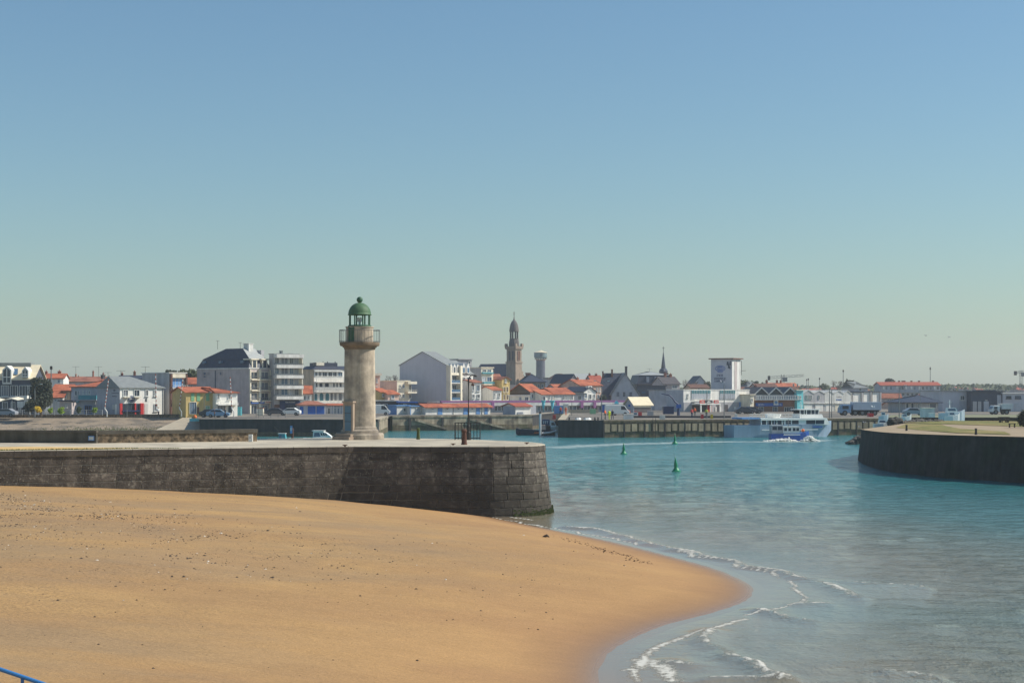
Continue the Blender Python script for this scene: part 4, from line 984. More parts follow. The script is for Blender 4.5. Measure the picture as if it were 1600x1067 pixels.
def house(name, label, cx, rx, Y, phi, base, eave, ridge, wm, rm, lx=None, D=8., rk='x', wins=(), hip=None, chim=(), o=.3, group=None, aer=(), cat='house', frame='rail_white', pane='glass', mull=1):
    b = Bld(name, label, cx, rx, Y, phi, lx, D, cat, group)
    b.walls(eave, wm, rk if (rk in 'xy' and not hip) else None, ridge); b.roof(rk, eave, ridge, rm, o, hip)
    for w in wins: b.win(*w[:4], face=w[4] if len(w) > 4 else 'F', frame=frame, pane=pane, mull=mull)
    for c in chim: b.chimney(*c)
    for a in aer: b.aerial(*a)
    return b
house('red_roof_house', 'white gabled house with red roof rising behind the dark tree', 70, 99, 360, 8, 640, 591, 583, 'white', 'terracotta', D=9, chim=((66, 69.5, 580, 588), (86, 91, 579.5, 588)), wins=((90, 94, 593, 598),))
house('orange_gable_house', 'small house with bright orange roof between the dark tree and a grey wall', 82, 109.5, 318, 4, 640, 611, 600, 'white2', 'terracotta', D=7, wins=((86, 90, 615, 620),))
house('orange_lean_house', 'lowest orange-roofed outhouse at the right edge of the dark tree', 82, 98, 300, 4, 646, 621, 611.5, 'white2', 'terracotta', D=5, wins=((85, 89, 623, 627),))
house('brown_annex', 'plain brown annex wall beside the lowest orange roof', 98, 110, 302, 4, 646, 612, 610, 'beige', 'terracotta_old', D=5, rk='flat', wins=((100, 104, 616, 622),))
house('grey_garden_shed', 'grey shed with dark flat roof behind the bright lime bush', 93, 112, 292, 4, 647, 627, 625, 'mauve_wall', 'slate', D=4, rk='flat', wins=((102, 105, 632, 637),))
house('mauve_roof_terrace', 'long faded red-roofed house behind the blue-grey house', 99, 172, 385, 6, 640, 596, 588, 'mauve_wall', 'terracotta_old', D=9, chim=((113, 114.5, 585, 592), (117, 119, 588, 592), (140, 142, 580, 592), (156, 158, 583, 591), (165, 167.5, 588, 594)), aer=((113.5, 572, 588), (149.5, 572, 590), (164.5, 581, 590)), wins=((102, 106, 599, 606),))
b = house('bluegrey_house', 'blue-grey two storey house with pale orange tiled roof', 111, 153, 302, 3, 648, 604, 593.5, 'bluegrey_wall', 'terracotta', D=9, hip=(7, .001), wins=((117, 120.5, 610, 618), (121.5, 124, 610, 618), (129, 131, 610, 616), (134, 136, 610, 616), (138.5, 141, 610, 616)), mull=0)
b.balcony(124, 152, 617.5, 624, 625.5, .9, 'bluegrey_wall', 'teal', True); b.win(132, 144, 633, 647, mull=3, frame='sky_blue_panel', sill=False); b.win(147, 149.5, 625.8, 632, mull=0, sill=False); b.box_on('F', 114, 124, 626, 629, .02, .5, 'awning', 'teal')
b = Bld('white_cafe', 'white corner cafe with grey slate hip roof, round sign and red pillars', 187.5, 255.5, 292, 24, lx=152, cat='house')
b.walls(606, 'white', None); b.roof('x', 605.5, 587.5, 'slate_light', .3, (.01, 4.6)); b.part(MB().prism([(0, b.h), (b.D, b.h), (b.D / 2, b.z(588))], 'x', .0, .25), 'slate_gable', 'slate')
b.part(MB().box(-.07, -.003, 0.02, b.D, 0, b.h - .02), 'shade_toned_side', 'bluegrey_wall')  # blue-grey skin puts this side's shade into its colour
for q in ((192, 200, 609, 619.5), (209, 218, 609, 619.5), (227, 231.5, 609, 619), (240, 244.5, 609, 619), (240.5, 246, 631, 643)): b.win(*q)
sf = b.box_on('F', 190, 218, 630.5, 648, .0, .04, 'shopfront', 'glass')
for p in (195, 200, 205, 210): b.box_on('F', p, p + .6, 630.5, 648, .04, .08, 'mullion', 'dark_band', sf)
b.box_on('F', 190, 218, 641, 643, .05, .5, 'counter', 'navy_panel', sf)
for p0, p1 in ((186.5, 190), (209.5, 211.5), (218.5, 223.5)): b.box_on('F', p0, p1, 630, 648, .0, .35, 'red_pillar', 'red_paint')
b.box_on('F', 226, 231, 631, 648, .0, .06, 'door', 'white2')
rs = b.disc(205.2, 623.5, .62, .05, .16, 'round_sign', 'navy_panel'); b.disc(205.2, 623.5, .5, .16, .18, 'sign_ring', 'curtain', parent=rs); b.disc(205.2, 623.5, .42, .18, .2, 'sign_face', 'navy_panel', parent=rs); b.strokes(202.2, 208.2, 623.2, 1.6, 6, 'white', d=.23, name='sign_lettering', parent=rs, seed=3)
b.box_on('F', 191, 200.5, 619.8, 621.3, .02, .9, 'awning', 'cream'); b.box_on('F', 208, 217, 619.8, 621.3, .02, .9, 'awning', 'cream')
b.strokes(226.7, 229.8, 625.2, 5, 2, 'cloth_dark', seed=8, name='wall_lettering')
for pyy, hh, n_, sd_, p0, p1 in ((609.8, 2.6, 2, 4, 181, 177.5), (614.2, 1.3, 10, 5, 186, 174.8), (619, 1.8, 6, 6, 183.5, 176)): b.strokes(p0, p1, pyy, hh, n_, 'dark_band', 'L', .1, sd_, 'painted_lettering')
b.chimney(174, 178, 585.5, 592, 4.0, 'dark_wall'); b.box_on('L', 183.5, 181, 631.5, 648, .07, .2, 'notice_board', 'white'); b.box_on('L', 180, 177.5, 632.5, 640, .08, .3, 'cabinet', 'white2')
b.aerial(207, 578, 590)
b.part(MB().tube([(b.W - .15, -.06, 0), (b.W - .15, -.06, b.h)], .05, 6), 'drainpipe', 'rail_grey')
house('long_slate_house', 'low dark ridge line with chimneys behind the white cafe', 187, 240, 330, 12, 640, 592, 586, 'grey_wall', 'slate', D=8, chim=((188, 191.5, 583, 589), (207.5, 211.5, 580.5, 588)), aer=((226.5, 572, 588),), wins=((233, 237, 594, 600),))
b = Bld('grey_balcony_block', 'grey modern block with brown columns and white balconies beside the cafe', 264.5, 291, 300, 30, lx=222, cat='building')
b.walls(583, 'grey_wall'); b.roof('flat', 583, 582, 'white2', .15)
for p0, p1 in ((264.8, 267.6), (288.5, 291)): b.box_on('F', p0, p1, 584.5, 648, .0, .55, 'column', 'brown_wall')
b.box_on('F', 267.7, 288, 584, 590, .0, .5, 'fascia', 'cream')
for y0, y1 in ((590.3, 606), (610, 627)):
    b.win(268, 285, y0, y1, pane='sky_blue_panel', mull=2, sill=False)
    b.balcony(267.7, 290.5, y1 - 4, y1 + 1, y1 + 3.6, .9, 'white', 'rail_white', False)
b.win(269, 287, 633, 648, mull=3, sill=False); b.box_on('F', 267.7, 288, 631, 634, .02, .6, 'shop_fascia', 'white2')
tree(266, 330, 577, 590, 22, 'dark spiky tree top just above the grey block', 'leaf_dark', 700, .25)
tree(297, 400, 575, 600, 44, 'dark rounded trees behind the grey block and hotel', 'leaf_mid', 2200, .35)
b = house('yellow_house', 'yellow house with orange roof and pale green shutters', 290.5, 337, 288, 14, 648, 612.5, 604, 'yellow_wall', 'terracotta', D=8, o=.35)
for p0, p1 in ((298.5, 303.5), (307.5, 312.5), (322, 327)): b.box_on('F', p0, p1, 613.8, 626.5, .0, .07, 'shutter', 'shutter_green')
b.win(321, 328, 634, 641, pane='shutter_green'); b.win(296, 307, 628, 647, mull=2, sill=False, pane='glass_blue', name='glazed_door'); b.box_on('F', 308, 311, 636, 647, .0, .06, 'door', 'brown_wall')
b.aerial(302, 597, 606)
b = house('white_shop_house', 'white low shop house with sloping orange roof next to the yellow house', 337.3, 371, 289, 14, 648, 613, 604.5, 'white', 'terracotta', D=8, o=.35, hip=(.001, 5.5))
for p0, p1 in ((339.5, 343), (356, 360), ): b.win(p0, p1, 615, 624)
b.win(339, 353, 633, 646, mull=2, sill=False); b.win(355.5, 363, 633, 646, mull=0, sill=False); b.balcony(337.5, 369, 628.5, 631, 633, 1.2, 'white', 'rail_white')
house('pink_back_house', 'mauve house with terracotta roof behind the yellow house', 291, 308, 345, 8, 640, 600, 589.5, 'mauve_wall', 'terracotta', D=8, wins=((297, 301, 601.5, 606),))
# hotel with mansard
b = Bld('mansard_hotel', 'tall white apartment house with dark mansard roof and shaded blank side', 389, 423.5, 322, 52, lx=307.5, cat='building')
b.walls(576, 'mauve_wall'); W, D = b.W, b.D; h0, h1_, h2 = b.z(576), b.z(560.5), b.z(543.5)
b.part(MB().box(-.15, W + .15, -.15, D + .15, h0, h0 + .2), 'cornice', 'white2')
i1, i2 = .9, 5.0
rf = b.part(MB().hexa([(0, 0, h0 + .2), (W, 0, h0 + .2), (W, D, h0 + .2), (0, D, h0 + .2), (i1, i1, h1_), (W - i1, i1, h1_), (W - i1, D - i1, h1_), (i1, D - i1, h1_)]), 'mansard', 'slate')
b.part(MB().hexa([(i1 - .1, i1 - .1, h1_), (W - i1 + .1, i1 - .1, h1_), (W - i1 + .1, D - i1 + .1, h1_), (i1 - .1, D - i1 + .1, h1_), (i1 + 1.0, i2 * .8, h2), (W - i1, i2 * .8, h2), (W - i1, D - i2 * 1.4, h2), (i1 + 1.0, D - i2 * 1.4, h2)]), 'roof', 'slate')
b.part(MB().slab((i1 - .1, i1 - .16, h1_ + .1), (W - i1 + .1, i1 - .16, h1_ + .1), (W - i1, i2 * .8 - .04, h2 + .05), (i1 + 1.0, i2 * .8 - .04, h2 + .05), .1), 'front_slope', 'zinc')
for p in (377, 343, 317.5): 
    u = b.lx(p); b.part(MB().box(.1, .55, u - .4, u + .4, b.z(567), b.z(563)), 'skylight', 'glass_blue', rf)
for q in ((322.5, 318, 580.5, 585.5), (322.5, 318, 586.5, 589.5), (326.8, 324.8, 580.5, 585.5), (347, 343.5, 580.5, 586)): b.win(*q, face='L', frame='mauve_wall', sill=False, mull=1)
b.part(MB().box(-.06, -.003, b.lx(337.3), b.lx(336), 0.2, h0 - .3), 'drainpipe', 'dark_band')
for (y0, y1) in ((580.5, 592.5), (597, 609.5), (613.5, 626)):
    for (p0, p1) in ((391, 402), (407, 419)):
        b.win(p0, p1, y0, y1, mull=1, sill=False, frame='cream'); b.balcony(p0 - 1, p1 + 2, y1 - 5, y1, y1 + 1.4, .8, 'cream', 'rail_grey')
for p0, p1 in ((389.2, 390.8), (402.8, 406.5), (420.5, 423.5)): b.box_on('F', p0, p1, 577, 648, 0, .35, 'pilaster', 'cream')
for (p0, p1) in ((394, 402), (410, 418)):
    a, c = b.fx(p0), b.fx(p1)
    dd = b.part(MB().box(a, c, .05, 2.2, b.z(575), b.z(562)).box(a - .4, c + .4, -.15, 2.3, b.z(562), b.z(560)), 'dormer', 'cream'); b.part(MB().box(a + .3, c - .3, .0, .05, b.z(574.5), b.z(563)), 'dormer_window', 'glass', dd)
for p0, p1 in ((390, 402), (403, 410)): 
    sg = b.box_on('F', p0, p1, 626.3, 630.5, .36, .6, 'blue_sign', 'blue_panel'); b.strokes(p0 + 1, p1 - 1, 628.4, 1.6, 6, 'white', d=.62, parent=sg, seed=int(p0))
sg = b.box_on('F', 411, 420.5, 626.3, 630.5, .36, .6, 'pale_sign', 'cream'); b.strokes(412, 420, 628.4, 1.8, 7, 'red_paint', d=.62, parent=sg, seed=11)
b.win(391, 401, 633, 647, sill=False, mull=1); b.win(409, 418, 633, 647, sill=False, mull=1)
b.part(MB().box(W - 3.4, W - 2.2, 3, 4.6, h1_, b.z(536.5)).box(W - 3.5, W - 2.1, 2.9, 4.7, b.z(536.5), b.z(535.5)), 'chimney', 'white2'); b.part(MB().box(W - .9, W - .1, 2, 3.4, h1_ - 2, b.z(546)), 'chimney', 'grey_wall')
for u, pt in ((9.0, 530), (2.0, 534)): b.part(MB().tube([(W * .5, u + 4, h2), (W * .5, u + 4, b.z(pt))], .04, 5).tube([(W * .5 - .5, u + 4, b.z(pt)), (W * .5 + .5, u + 4, b.z(pt))], .03, 4), 'aerial', 'iron')
# balcony block
b = Bld('balcony_block', 'white apartment block with five broad continuous balconies', 428, 467, 325, 18, lx=420.5, D=10, cat='building')
b.walls(553.5, 'grey_wall'); b.roof('flat', 553.5, 552.5, 'slate_light', .1)
b.box_on('F', 427.5, 470, 553.5, 559, .0, 1.6, 'roof_band', 'white2'); b.box_on('F', 467.2, 468.6, 559, 625, .0, 1.5, 'end_pier', 'cream')
for y in (570, 586, 602.5, 619):
    b.balcony(427.5, 469.5, y - 2.2, y, y + 5, 1.6, 'white2', 'rail_grey')
    for i, (p0, p1) in enumerate(((429, 436), (438.5, 450), (452, 458), (460, 466))): b.win(p0, p1, y - 11.5, y - 1, mull=1, sill=False, pane=('glass', 'curtain', 'glass', 'glass')[(i + int(y)) % 4])
b.box_on('F', 437, 468, 626, 648, .0, .3, 'blue_shopfront', 'navy_panel'); b.strokes(445, 460, 628.5, 1.6, 9, 'white2', d=.33, seed=21); b.win(445, 462, 632, 648, mull=3, sill=False, d=.31, frame='dark_band'); b.box_on('F', 428.5, 436.5, 632, 648, 0, .1, 'brick_base', 'brown_wall')
b.chimney(450, 452.8, 547, 553.5, 4, 'slate_light', False)
for p0 in (441, 458): b.part(MB().box(b.fx(p0), b.fx(p0 + 6), 2, 4, b.z(553), b.z(551.5)), 'roof_hatch', 'slate')
# balustrade building
b = Bld('balustrade_building', 'cream villa with white balustrades, arches and slate roof left of the lighthouse', 490, 566, 362, 14, lx=468, D=12, cat='building')
b.walls(577, 'beige'); b.box_on('F', 490.5, 565, 577.5, 640, 0, .015, 'front_facade', 'white'); b.roof('pyr', 577, 571.5, 'slate', .2, (1.2,))
b.part(MB().box(b.fx(497), b.fx(530), 1, 5, b.z(573), b.z(566.5)), 'attic_block', 'slate'); b.part(MB().box(b.fx(497), b.fx(509), .9, 3, b.z(571), b.z(566)), 'roof_panel', 'cream')
for p in (514, 521, 533): b.chimney(p, p + 3, 566, 574, 4, 'slate')
b.box_on('F', 480 + 10.5, 534, 578.5, 580.5, .0, .5, 'cornice', 'white')
for p0, p1 in ((483 + 9, 496), (497.5, 502), (503.5, 511), (512.5, 519), (520, 526), (528, 535)): b.win(p0, p1, 581, 588, mull=1, sill=False)
for yr in ((589.5, 596), (605.2, 611.5)):
    bal = b.part(MB().box(b.fx(491.5), b.fx(560), -1.0, -.003, b.z(yr[1] + 1.3), b.z(yr[1])), 'balcony', 'white')
    b.part(MB().box(b.fx(491.5), b.fx(560), -1.0, -.85, b.z(yr[0] + 1), b.z(yr[0])), 'handrail', 'white', bal)
    mb = MB(); x = b.fx(491.5)
    while x < b.fx(545): mb.lathe([(.07, b.z(yr[1])), (.13, b.z((yr[0] + yr[1]) / 2 + 1)), (.06, b.z(yr[0] + 1))], 6, (x + .15, -.92)); x += .42
    b.part(mb, 'balusters', 'white', bal)
for p0, p1 in ((493, 496), (498.5, 504), (507, 514), (520, 523), (525, 528), (530, 534)): b.win(p0, p1, 598, 605, mull=0, sill=False, pane='glass')
for p in (489, 498.5, 507.5):
    a = b.fx(p + (1.5 if p == 489 else 0)); w = b.fx(p + 7) - a; z0, z1 = b.z(626), b.z(617); n = 8
    arch = [(a, z0), (a + w, z0)] + [(a + w / 2 + w / 2 * math.cos(math.pi * i / n), z1 + w / 2 * math.sin(math.pi * i / n)) for i in range(n + 1)]
    ar = b.part(MB().prism(arch, 'y', -.1, -.003), 'arch', 'white'); q = .12
    arch2 = [(a + q, z0), (a + w - q, z0)] + [(a + w / 2 + (w / 2 - q) * math.cos(math.pi * i / n), z1 + (w / 2 - q) * math.sin(math.pi * i / n)) for i in range(n + 1)]
    b.part(MB().prism(arch2, 'y', -.13, -.101), 'arch_glass', 'glass_teal', ar)
for p0, p1 in ((516, 520), (522, 526), (529, 534)): b.win(p0, p1, 614, 626.5, mull=1, sill=False)
b.box_on('F', 491, 560, 627.5, 630, .0, .8, 'terrace_edge', 'white')
house('little_red_house', 'tiny house with steep brown and orange roof below the balcony block', 470, 487, 340, 10, 640, 615, 602, 'white', 'terracotta', D=6, wins=((474, 478, 618, 625), (481, 484, 618, 625)))
b = house('blue_kiosk', 'grey harbour kiosk with two royal blue shutters and flat tiled roof', 468, 509, 315, 14, 648, 632.5, 626.5, 'gable_render', 'terracotta_old', D=5, hip=(1.5, 1.5))
for p0, p1 in ((481, 493), (494.5, 506.5)): b.box_on('F', p0, p1, 634.5, 647, 0, .06, 'shutter', 'blue_panel')
b.box_on('F', 468.5, 474, 635, 648, 0, .08, 'blue_side_panel', 'blue_panel')
b = house('terrace_shelter', 'low orange-roofed terrace shelter with posts left of the lighthouse', 509.5, 545, 318, 4, 648, 633, 630.5, 'curtain', 'terracotta', D=5, rk='shed')
for p in (517, 521, 526, 531, 535): b.box_on('F', p, p + .8, 633, 648, .0, .12, 'post', 'white')
for p0, p1 in ((512, 516), (522, 525), (527, 530)): b.win(p0, p1, 637, 647, mull=0, sill=False)
# right of the lighthouse
house('pink_narrow_house', 'narrow pink house edge just right of the lighthouse', 575, 594, 350, 20, 640, 587, 583, 'pink_wall', 'cream', D=8, rk='flat', wins=((587.5, 590, 592, 598), (587.5, 590, 604, 610), (587.5, 590, 615, 622)), mull=0)
house('ochre_house', 'ochre house with orange roof right of the lighthouse', 594, 606, 345, 16, 640, 612, 606, 'yellow_wall', 'terracotta', D=7, wins=((597, 600, 615, 620),))
b = house('pink_house', 'pale pink single storey house below the white flat-roofed house', 606, 623, 344, 16, 640, 615.5, 609, 'pink_wall', 'terracotta', D=7, wins=((611, 616, 616.5, 623),))
b = Bld('white_cube_house', 'white flat-roofed house with corner balconies in front of the big blank gable', 620.5, 641, 355, 22, lx=594, cat='house')
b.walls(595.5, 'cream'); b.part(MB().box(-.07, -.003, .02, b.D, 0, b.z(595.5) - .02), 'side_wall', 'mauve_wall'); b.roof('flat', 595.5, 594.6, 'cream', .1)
for q in ((624, 626.3, 601, 606), (629, 632, 601, 606), (624, 626.3, 615.5, 621), (629, 632, 615.5, 621)): b.win(*q, mull=0)
b.box_on('F', 633, 647, 596, 600, .0, 1.2, 'roof_balcony', 'cream')
for y in ((601, 612), (616, 623)): b.win(638.5, 642.3, y[0], y[1], mull=0, sill=False)
b.balcony(633, 647, 609.5, 612, 614.5, 1.2, 'cream', 'cream')
bare_tree(612, 420, 580, 640, 32, 'pale leafless tree above the roofs right of the lighthouse', 4)
b = house('blue_shop', 'low shop with blue awning signs in front of the white flat-roofed house', 623, 651, 335, 8, 645, 629.5, 627.5, 'dark_band', 'blue_panel', D=4, rk='flat', wins=((630, 635, 631, 640),))
b.strokes(626, 640, 628.6, 2, 8, 'white', d=.05, seed=31)
house('dark_arcade', 'dark shaded shop arcade between lighthouse and blue shop', 586, 622, 338, 6, 645, 627, 625.5, 'dark_wall', 'white2', D=4, rk='flat', wins=((588, 594, 630, 637), (598, 606, 631, 640)))
# big blank gable with balconied front
b = Bld('blank_gable_block', 'large apartment block with tall blank shaded gable wall and stacked balconies', 697, 716, 358, 58, lx=624.5, cat='building')
b.walls(570, 'gable_render', 'x', 548.5); b.roof('x', 570, 548.3, 'slate_light', .2)
b.part(MB().box(-.05, W * 0 - .002, .3, b.D - .3, 0, b.z(629)), 'plinth_band', 'dark_band')
for p0, p1 in ((697.2, 699), (713, 715.8)): b.box_on('F', p0, p1, 571, 640, 0, 1.2, 'pilaster', 'cream')
for y0, y1 in ((587, 598), (601, 612.5), (615, 625)):
    b.win(699.5, 705, y0, y1, mull=1, sill=False); b.win(706.5, 712.5, y0, y1, mull=1, sill=False); b.balcony(699, 713.5, y1 - 4, y1, y1 + 1.2, 1.1, 'white2', 'glass_blue', True)
for p0, p1 in ((699.5, 703.5), (705, 709), (710.5, 713.5)):
    a, c = b.fx(p0), b.fx(p1); m_ = (a + c) / 2; dd = b.part(MB().prism([(a, b.z(583)), (c, b.z(583)), (c, b.z(573)), (m_, b.z(568)), (a, b.z(573))], 'y', -.6, 2), 'dormer', 'white2'); b.part(MB().box(a + .25, c - .25, -.63, -.601, b.z(582), b.z(573.5)), 'dormer_window', 'glass', dd)
b.box_on('F', 698, 715, 582.5, 586, 0, .9, 'eaves_band', 'cream')
b = Bld('second_balcony_block', 'pale apartment block with pointed glass dormers next to the blank gable', 717, 739, 366, 56, D=10, cat='building')
b.walls(584, 'white2', 'x', 563); b.roof('x', 584, 562, 'slate_light', .2)
for y0, y1 in ((589, 598), (602, 612.5), (615, 625)): b.win(719, 727, y0, y1, mull=1, sill=False); b.win(729, 736, y0, y1, mull=1, sill=False); b.balcony(718, 738, y1 - 4, y1, y1 + 1.2, 1.0, 'white2', 'glass_blue', True)
for p0, p1 in ((719, 724), (726, 731)):
    a, c = b.fx(p0), b.fx(p1); m_ = (a + c) / 2; dd = b.part(MB().prism([(a, b.z(583)), (c, b.z(583)), (c, b.z(574)), (m_, b.z(567)), (a, b.z(574))], 'y', -.6, 2), 'dormer', 'white2'); b.part(MB().box(a + .25, c - .25, -.63, -.601, b.z(582), b.z(574.5)), 'dormer_window', 'glass_blue', dd)
house('roof_penthouse', 'grey flat-roofed penthouse block behind the pointed glass dormers', 717, 737, 400, 30, 640, 562, 560.5, 'grey_wall', 'grey_wall', D=6, rk='flat', wins=((732, 735, 564, 569),), mull=0)
b = Bld('teal_balcony_block', 'white apartment block with teal balcony panels and shaded grey side', 752, 770.5, 372, 26, lx=729, D=12, cat='building')
b.walls(575, 'cream'); b.part(MB().box(-.07, -.003, .02, b.D, 0, b.z(575) - .02), 'side_wall', 'grey_wall'); b.roof('flat', 575, 573.5, 'cream', .2)  # side skin greyed so the shade is in its colour
b.win(754, 759.5, 577, 581.5, sill=False); b.win(761.5, 767.5, 577, 581.5, sill=False); b.box_on('F', 752.3, 769.5, 582, 584, .0, .5, 'teal_band', 'teal')
for y0, y1 in ((588, 599.5), (602.5, 613), (616, 624)):
    b.win(752.8, 759.5, y0 + .5, y1 - 3, sill=False, pane='curtain'); b.win(760.5, 768, y0 + .5, y1 - 3, sill=False); b.balcony(752.3, 769.3, y1 - 3, y1, y1 + 2, 1.0, 'cream', 'teal', True)
house('white_window_house', 'white house with brown roof and four windows left of the teal balconies', 737, 751.5, 362, 12, 640, 597, 592.5, 'white', 'terracotta_old', D=7, wins=((737.5, 741, 602, 610), (744.5, 749.5, 601, 611), (737.5, 741.5, 616, 622), (745, 749.5, 616, 622)))
house('white_town_house', 'white two-window house with orange roof right of the teal balconies', 770.5, 783.5, 366, 12, 640, 609, 603.5, 'white', 'terracotta', D=7, wins=((771.5, 774, 614, 620), (778.5, 781.5, 614, 620)))
house('brown_hip_house', 'tan-walled house with long brown tile roof below the church', 768, 786, 410, 30, 640, 597, 584, 'beige', 'terracotta_old', lx=755, D=9, wins=((776, 779, 600, 605),))
b = house('tall_yellow_house', 'tall narrow yellow house with arched windows below the church tower', 784, 796.5, 372, 12, 640, 593, 588, 'yellow_wall', 'terracotta_old', D=8, rk='y', wins=((788.5, 791.5, 592, 598),))
for q in ((786, 789, 604, 613), (791, 794, 604, 613), (786, 789, 616, 625), (791, 794, 616, 625)): b.win(*q, mull=0, frame='cream', pane='brown_wall')
# ------------------------------------------------------------ church, water tower, centre
b = Bld('church', 'large stone church with slate nave and slender domed bell tower', 805.5, 815.5, 600, 48, lx=791, cat='church')
W, D = b.W, b.D; zt = b.z
b.part(MB().box(0, W, 0, D, -.5, zt(566.5)), 'tower', 'church_stone')
for py in (566, 544.5): b.part(MB().box(-.25, W + .25, -.25, D + .25, zt(py) - .25, zt(py) + .25), 'string_course', 'church_stone')
b.part(MB().box(.1, W - .1, .1, D - .1, zt(566), zt(544.5)), 'belfry', 'church_stone')
for p0, p1 in ((798, 794.5), (803, 800)): b.win(p0, p1, 548, 563, face='L', frame='church_stone', pane='dark_wall', mull=0, sill=False)
b.win(808.5, 812.5, 548, 563, frame='church_stone', pane='brown_wall', mull=0, sill=False)
b.part(MB().box(-.4, W + .4, -.4, D + .4, zt(544), zt(541)), 'cornice', 'church_stone')
for (x, y) in ((0, 0), (W, 0), (0, D), (W, D)): b.part(MB().hexa([(x - .5, y - .5, zt(541)), (x + .5, y - .5, zt(541)), (x + .5, y + .5, zt(541)), (x - .5, y + .5, zt(541)), (x - .4, y - .4, zt(536.5)), (x + .4, y - .4, zt(536.5)), (x + .4, y + .4, zt(536.5)), (x - .4, y + .4, zt(536.5))]), 'pinnacle', 'church_stone')
cc = (W / 2, D / 2); r8 = 8.2 / F * 600
b.part(MB().lathe([(r8 * 1.0, zt(541)), (r8 * .98, zt(535)), (r8 * .86, zt(530)), (r8 * .86, zt(528.5))], 8, cc), 'octagon_base', 'church_dark')
for k in range(8):
    a = k * math.pi / 4 + math.pi / 8; x, y = cc[0] + r8 * .72 * math.cos(a), cc[1] + r8 * .72 * math.sin(a); b.part(MB().tube([(x, y, zt(529)), (x, y, zt(516))], .30, 7), 'lantern_column', 'church_dark')
dm = b.part(MB().lathe([(r8 * .92, zt(518)), (r8 * .92, zt(515.5)), (r8 * .84, zt(511)), (r8 * .72, zt(506.5)), (r8 * .5, zt(502.5)), (r8 * .24, zt(500)), (.22, zt(498)), (.14, zt(494))], 16, cc), 'cupola', 'church_dark')
b.part(MB().tube([(*cc, zt(495)), (*cc, zt(486))], .08, 5).tube([(cc[0] - .5, cc[1], zt(488.5)), (cc[0] + .5, cc[1], zt(488.5))], .07, 5).ball((*cc, zt(491)), .22, 8, 6), 'cross', 'iron', dm)
b.part(MB().box(W * .25, W + 1.2, -.8, 0, -.5, zt(592)), 'buttress', 'church_stone'); b.part(MB().box(W, W + .8, 0, 1.0, -.5, zt(580)), 'buttress', 'church_stone')
nl = b.lx(735) ; b.part(MB().box(W * .1, W * .9 + 8, D, nl, -.5, zt(598)), 'nave_wall', 'church_stone'); nv = MB(); xm = W / 2 + 4; nv.slab((-2.2, D + .02, zt(600)), (xm, D + .02, zt(567.5)), (xm, nl, zt(567.5)), (-2.2, nl, zt(600)), .3).slab((xm, D + .02, zt(567.5)), (W + 10, D + .02, zt(600)), (W + 10, nl, zt(600)), (xm, nl, zt(567.5)), .3)
b.part(nv, 'nave_roof', 'slate'); b.part(MB().prism([(-1.9, zt(600)), (W + 9.7, zt(600)), (xm, zt(568.5))], 'y', D + .05, D + .4), 'nave_gable', 'church_stone')
for i in range(3):
    u = D + (nl - D) * (.12 + .2 * i); b.part(MB().prism([(u - 1.2, zt(598)), (u + 1.2, zt(598)), (u, zt(590))], 'x', -2.8, 2), 'nave_dormer', 'church_stone')
b.part(MB().box(-7, W * .3, -3, D + 6, -.5, zt(601)), 'side_chapel', 'dark_wall')
b = Bld('chapel_house', 'slate hip-roofed town house right of the church tower', 818, 852, 470, 6, D=11, cat='house')
b.walls(596.5, 'church_stone'); b.roof('x', 596.5, 583.5, 'slate', .4, (3, 4.5)); b.chimney(824, 832, 582, 586, 5, 'terracotta_old', False)
for p in (826, 833, 840, 846): b.win(p, p + 3.4, 600, 606)
t = thing('water_tower', 'round concrete water tower with pale tank on a dark shaft', 'water tower', (X(844.7, 900), 900, G))
zw = lambda p: Z(p, 900) - G; q = 900 / F
MB().lathe([(7.2 * q, -1), (7.0 * q, zw(563))], 24).build('shaft', 'shaft_stone', t)
MB().lathe([(7.0 * q, zw(563.5)), (8.0 * q, zw(561.5)), (8.0 * q, zw(560))], 24).build('collar', 'brick', t)
MB().lathe([(8.0 * q, zw(560.5)), (10.2 * q, zw(558)), (10.2 * q, zw(551.2))], 32).build('tank', 'tank_stone', t)
MB().lathe([(10.7 * q, zw(551.2)), (10.7 * q, zw(550.6)), (2.5 * q, zw(548)), (1.2 * q, zw(547.3))], 32).build('cap', 'cream_roof', t)
em = MB()
for (x, z0, z1, w) in ((-1.2, 553, 557, .5), (.2, 553, 557, .5), (1.6, 553, 557, .5)): em.hexa([((x - w) * q, -10.24 * q, zw(z1)), ((x + w) * q, -10.24 * q, zw(z1)), ((x + w) * q, -9.8 * q, zw(z1)), ((x - w) * q, -9.8 * q, zw(z1)), ((x - w + .8) * q, -10.24 * q, zw(z0)), ((x + w + .8) * q, -10.24 * q, zw(z0)), ((x + w + .8) * q, -9.8 * q, zw(z0)), ((x - w + .8) * q, -9.8 * q, zw(z0))])
em.build('emblem', 'shaft_stone', t)
for k in range(14): a = k * 2 * math.pi / 14; MB().box(-.5, .5, -.05, .05, 0, 1).build('collar_opening', 'cream', t, loc=(8.05 * q * math.cos(a), 8.05 * q * math.sin(a), zw(561.8)))
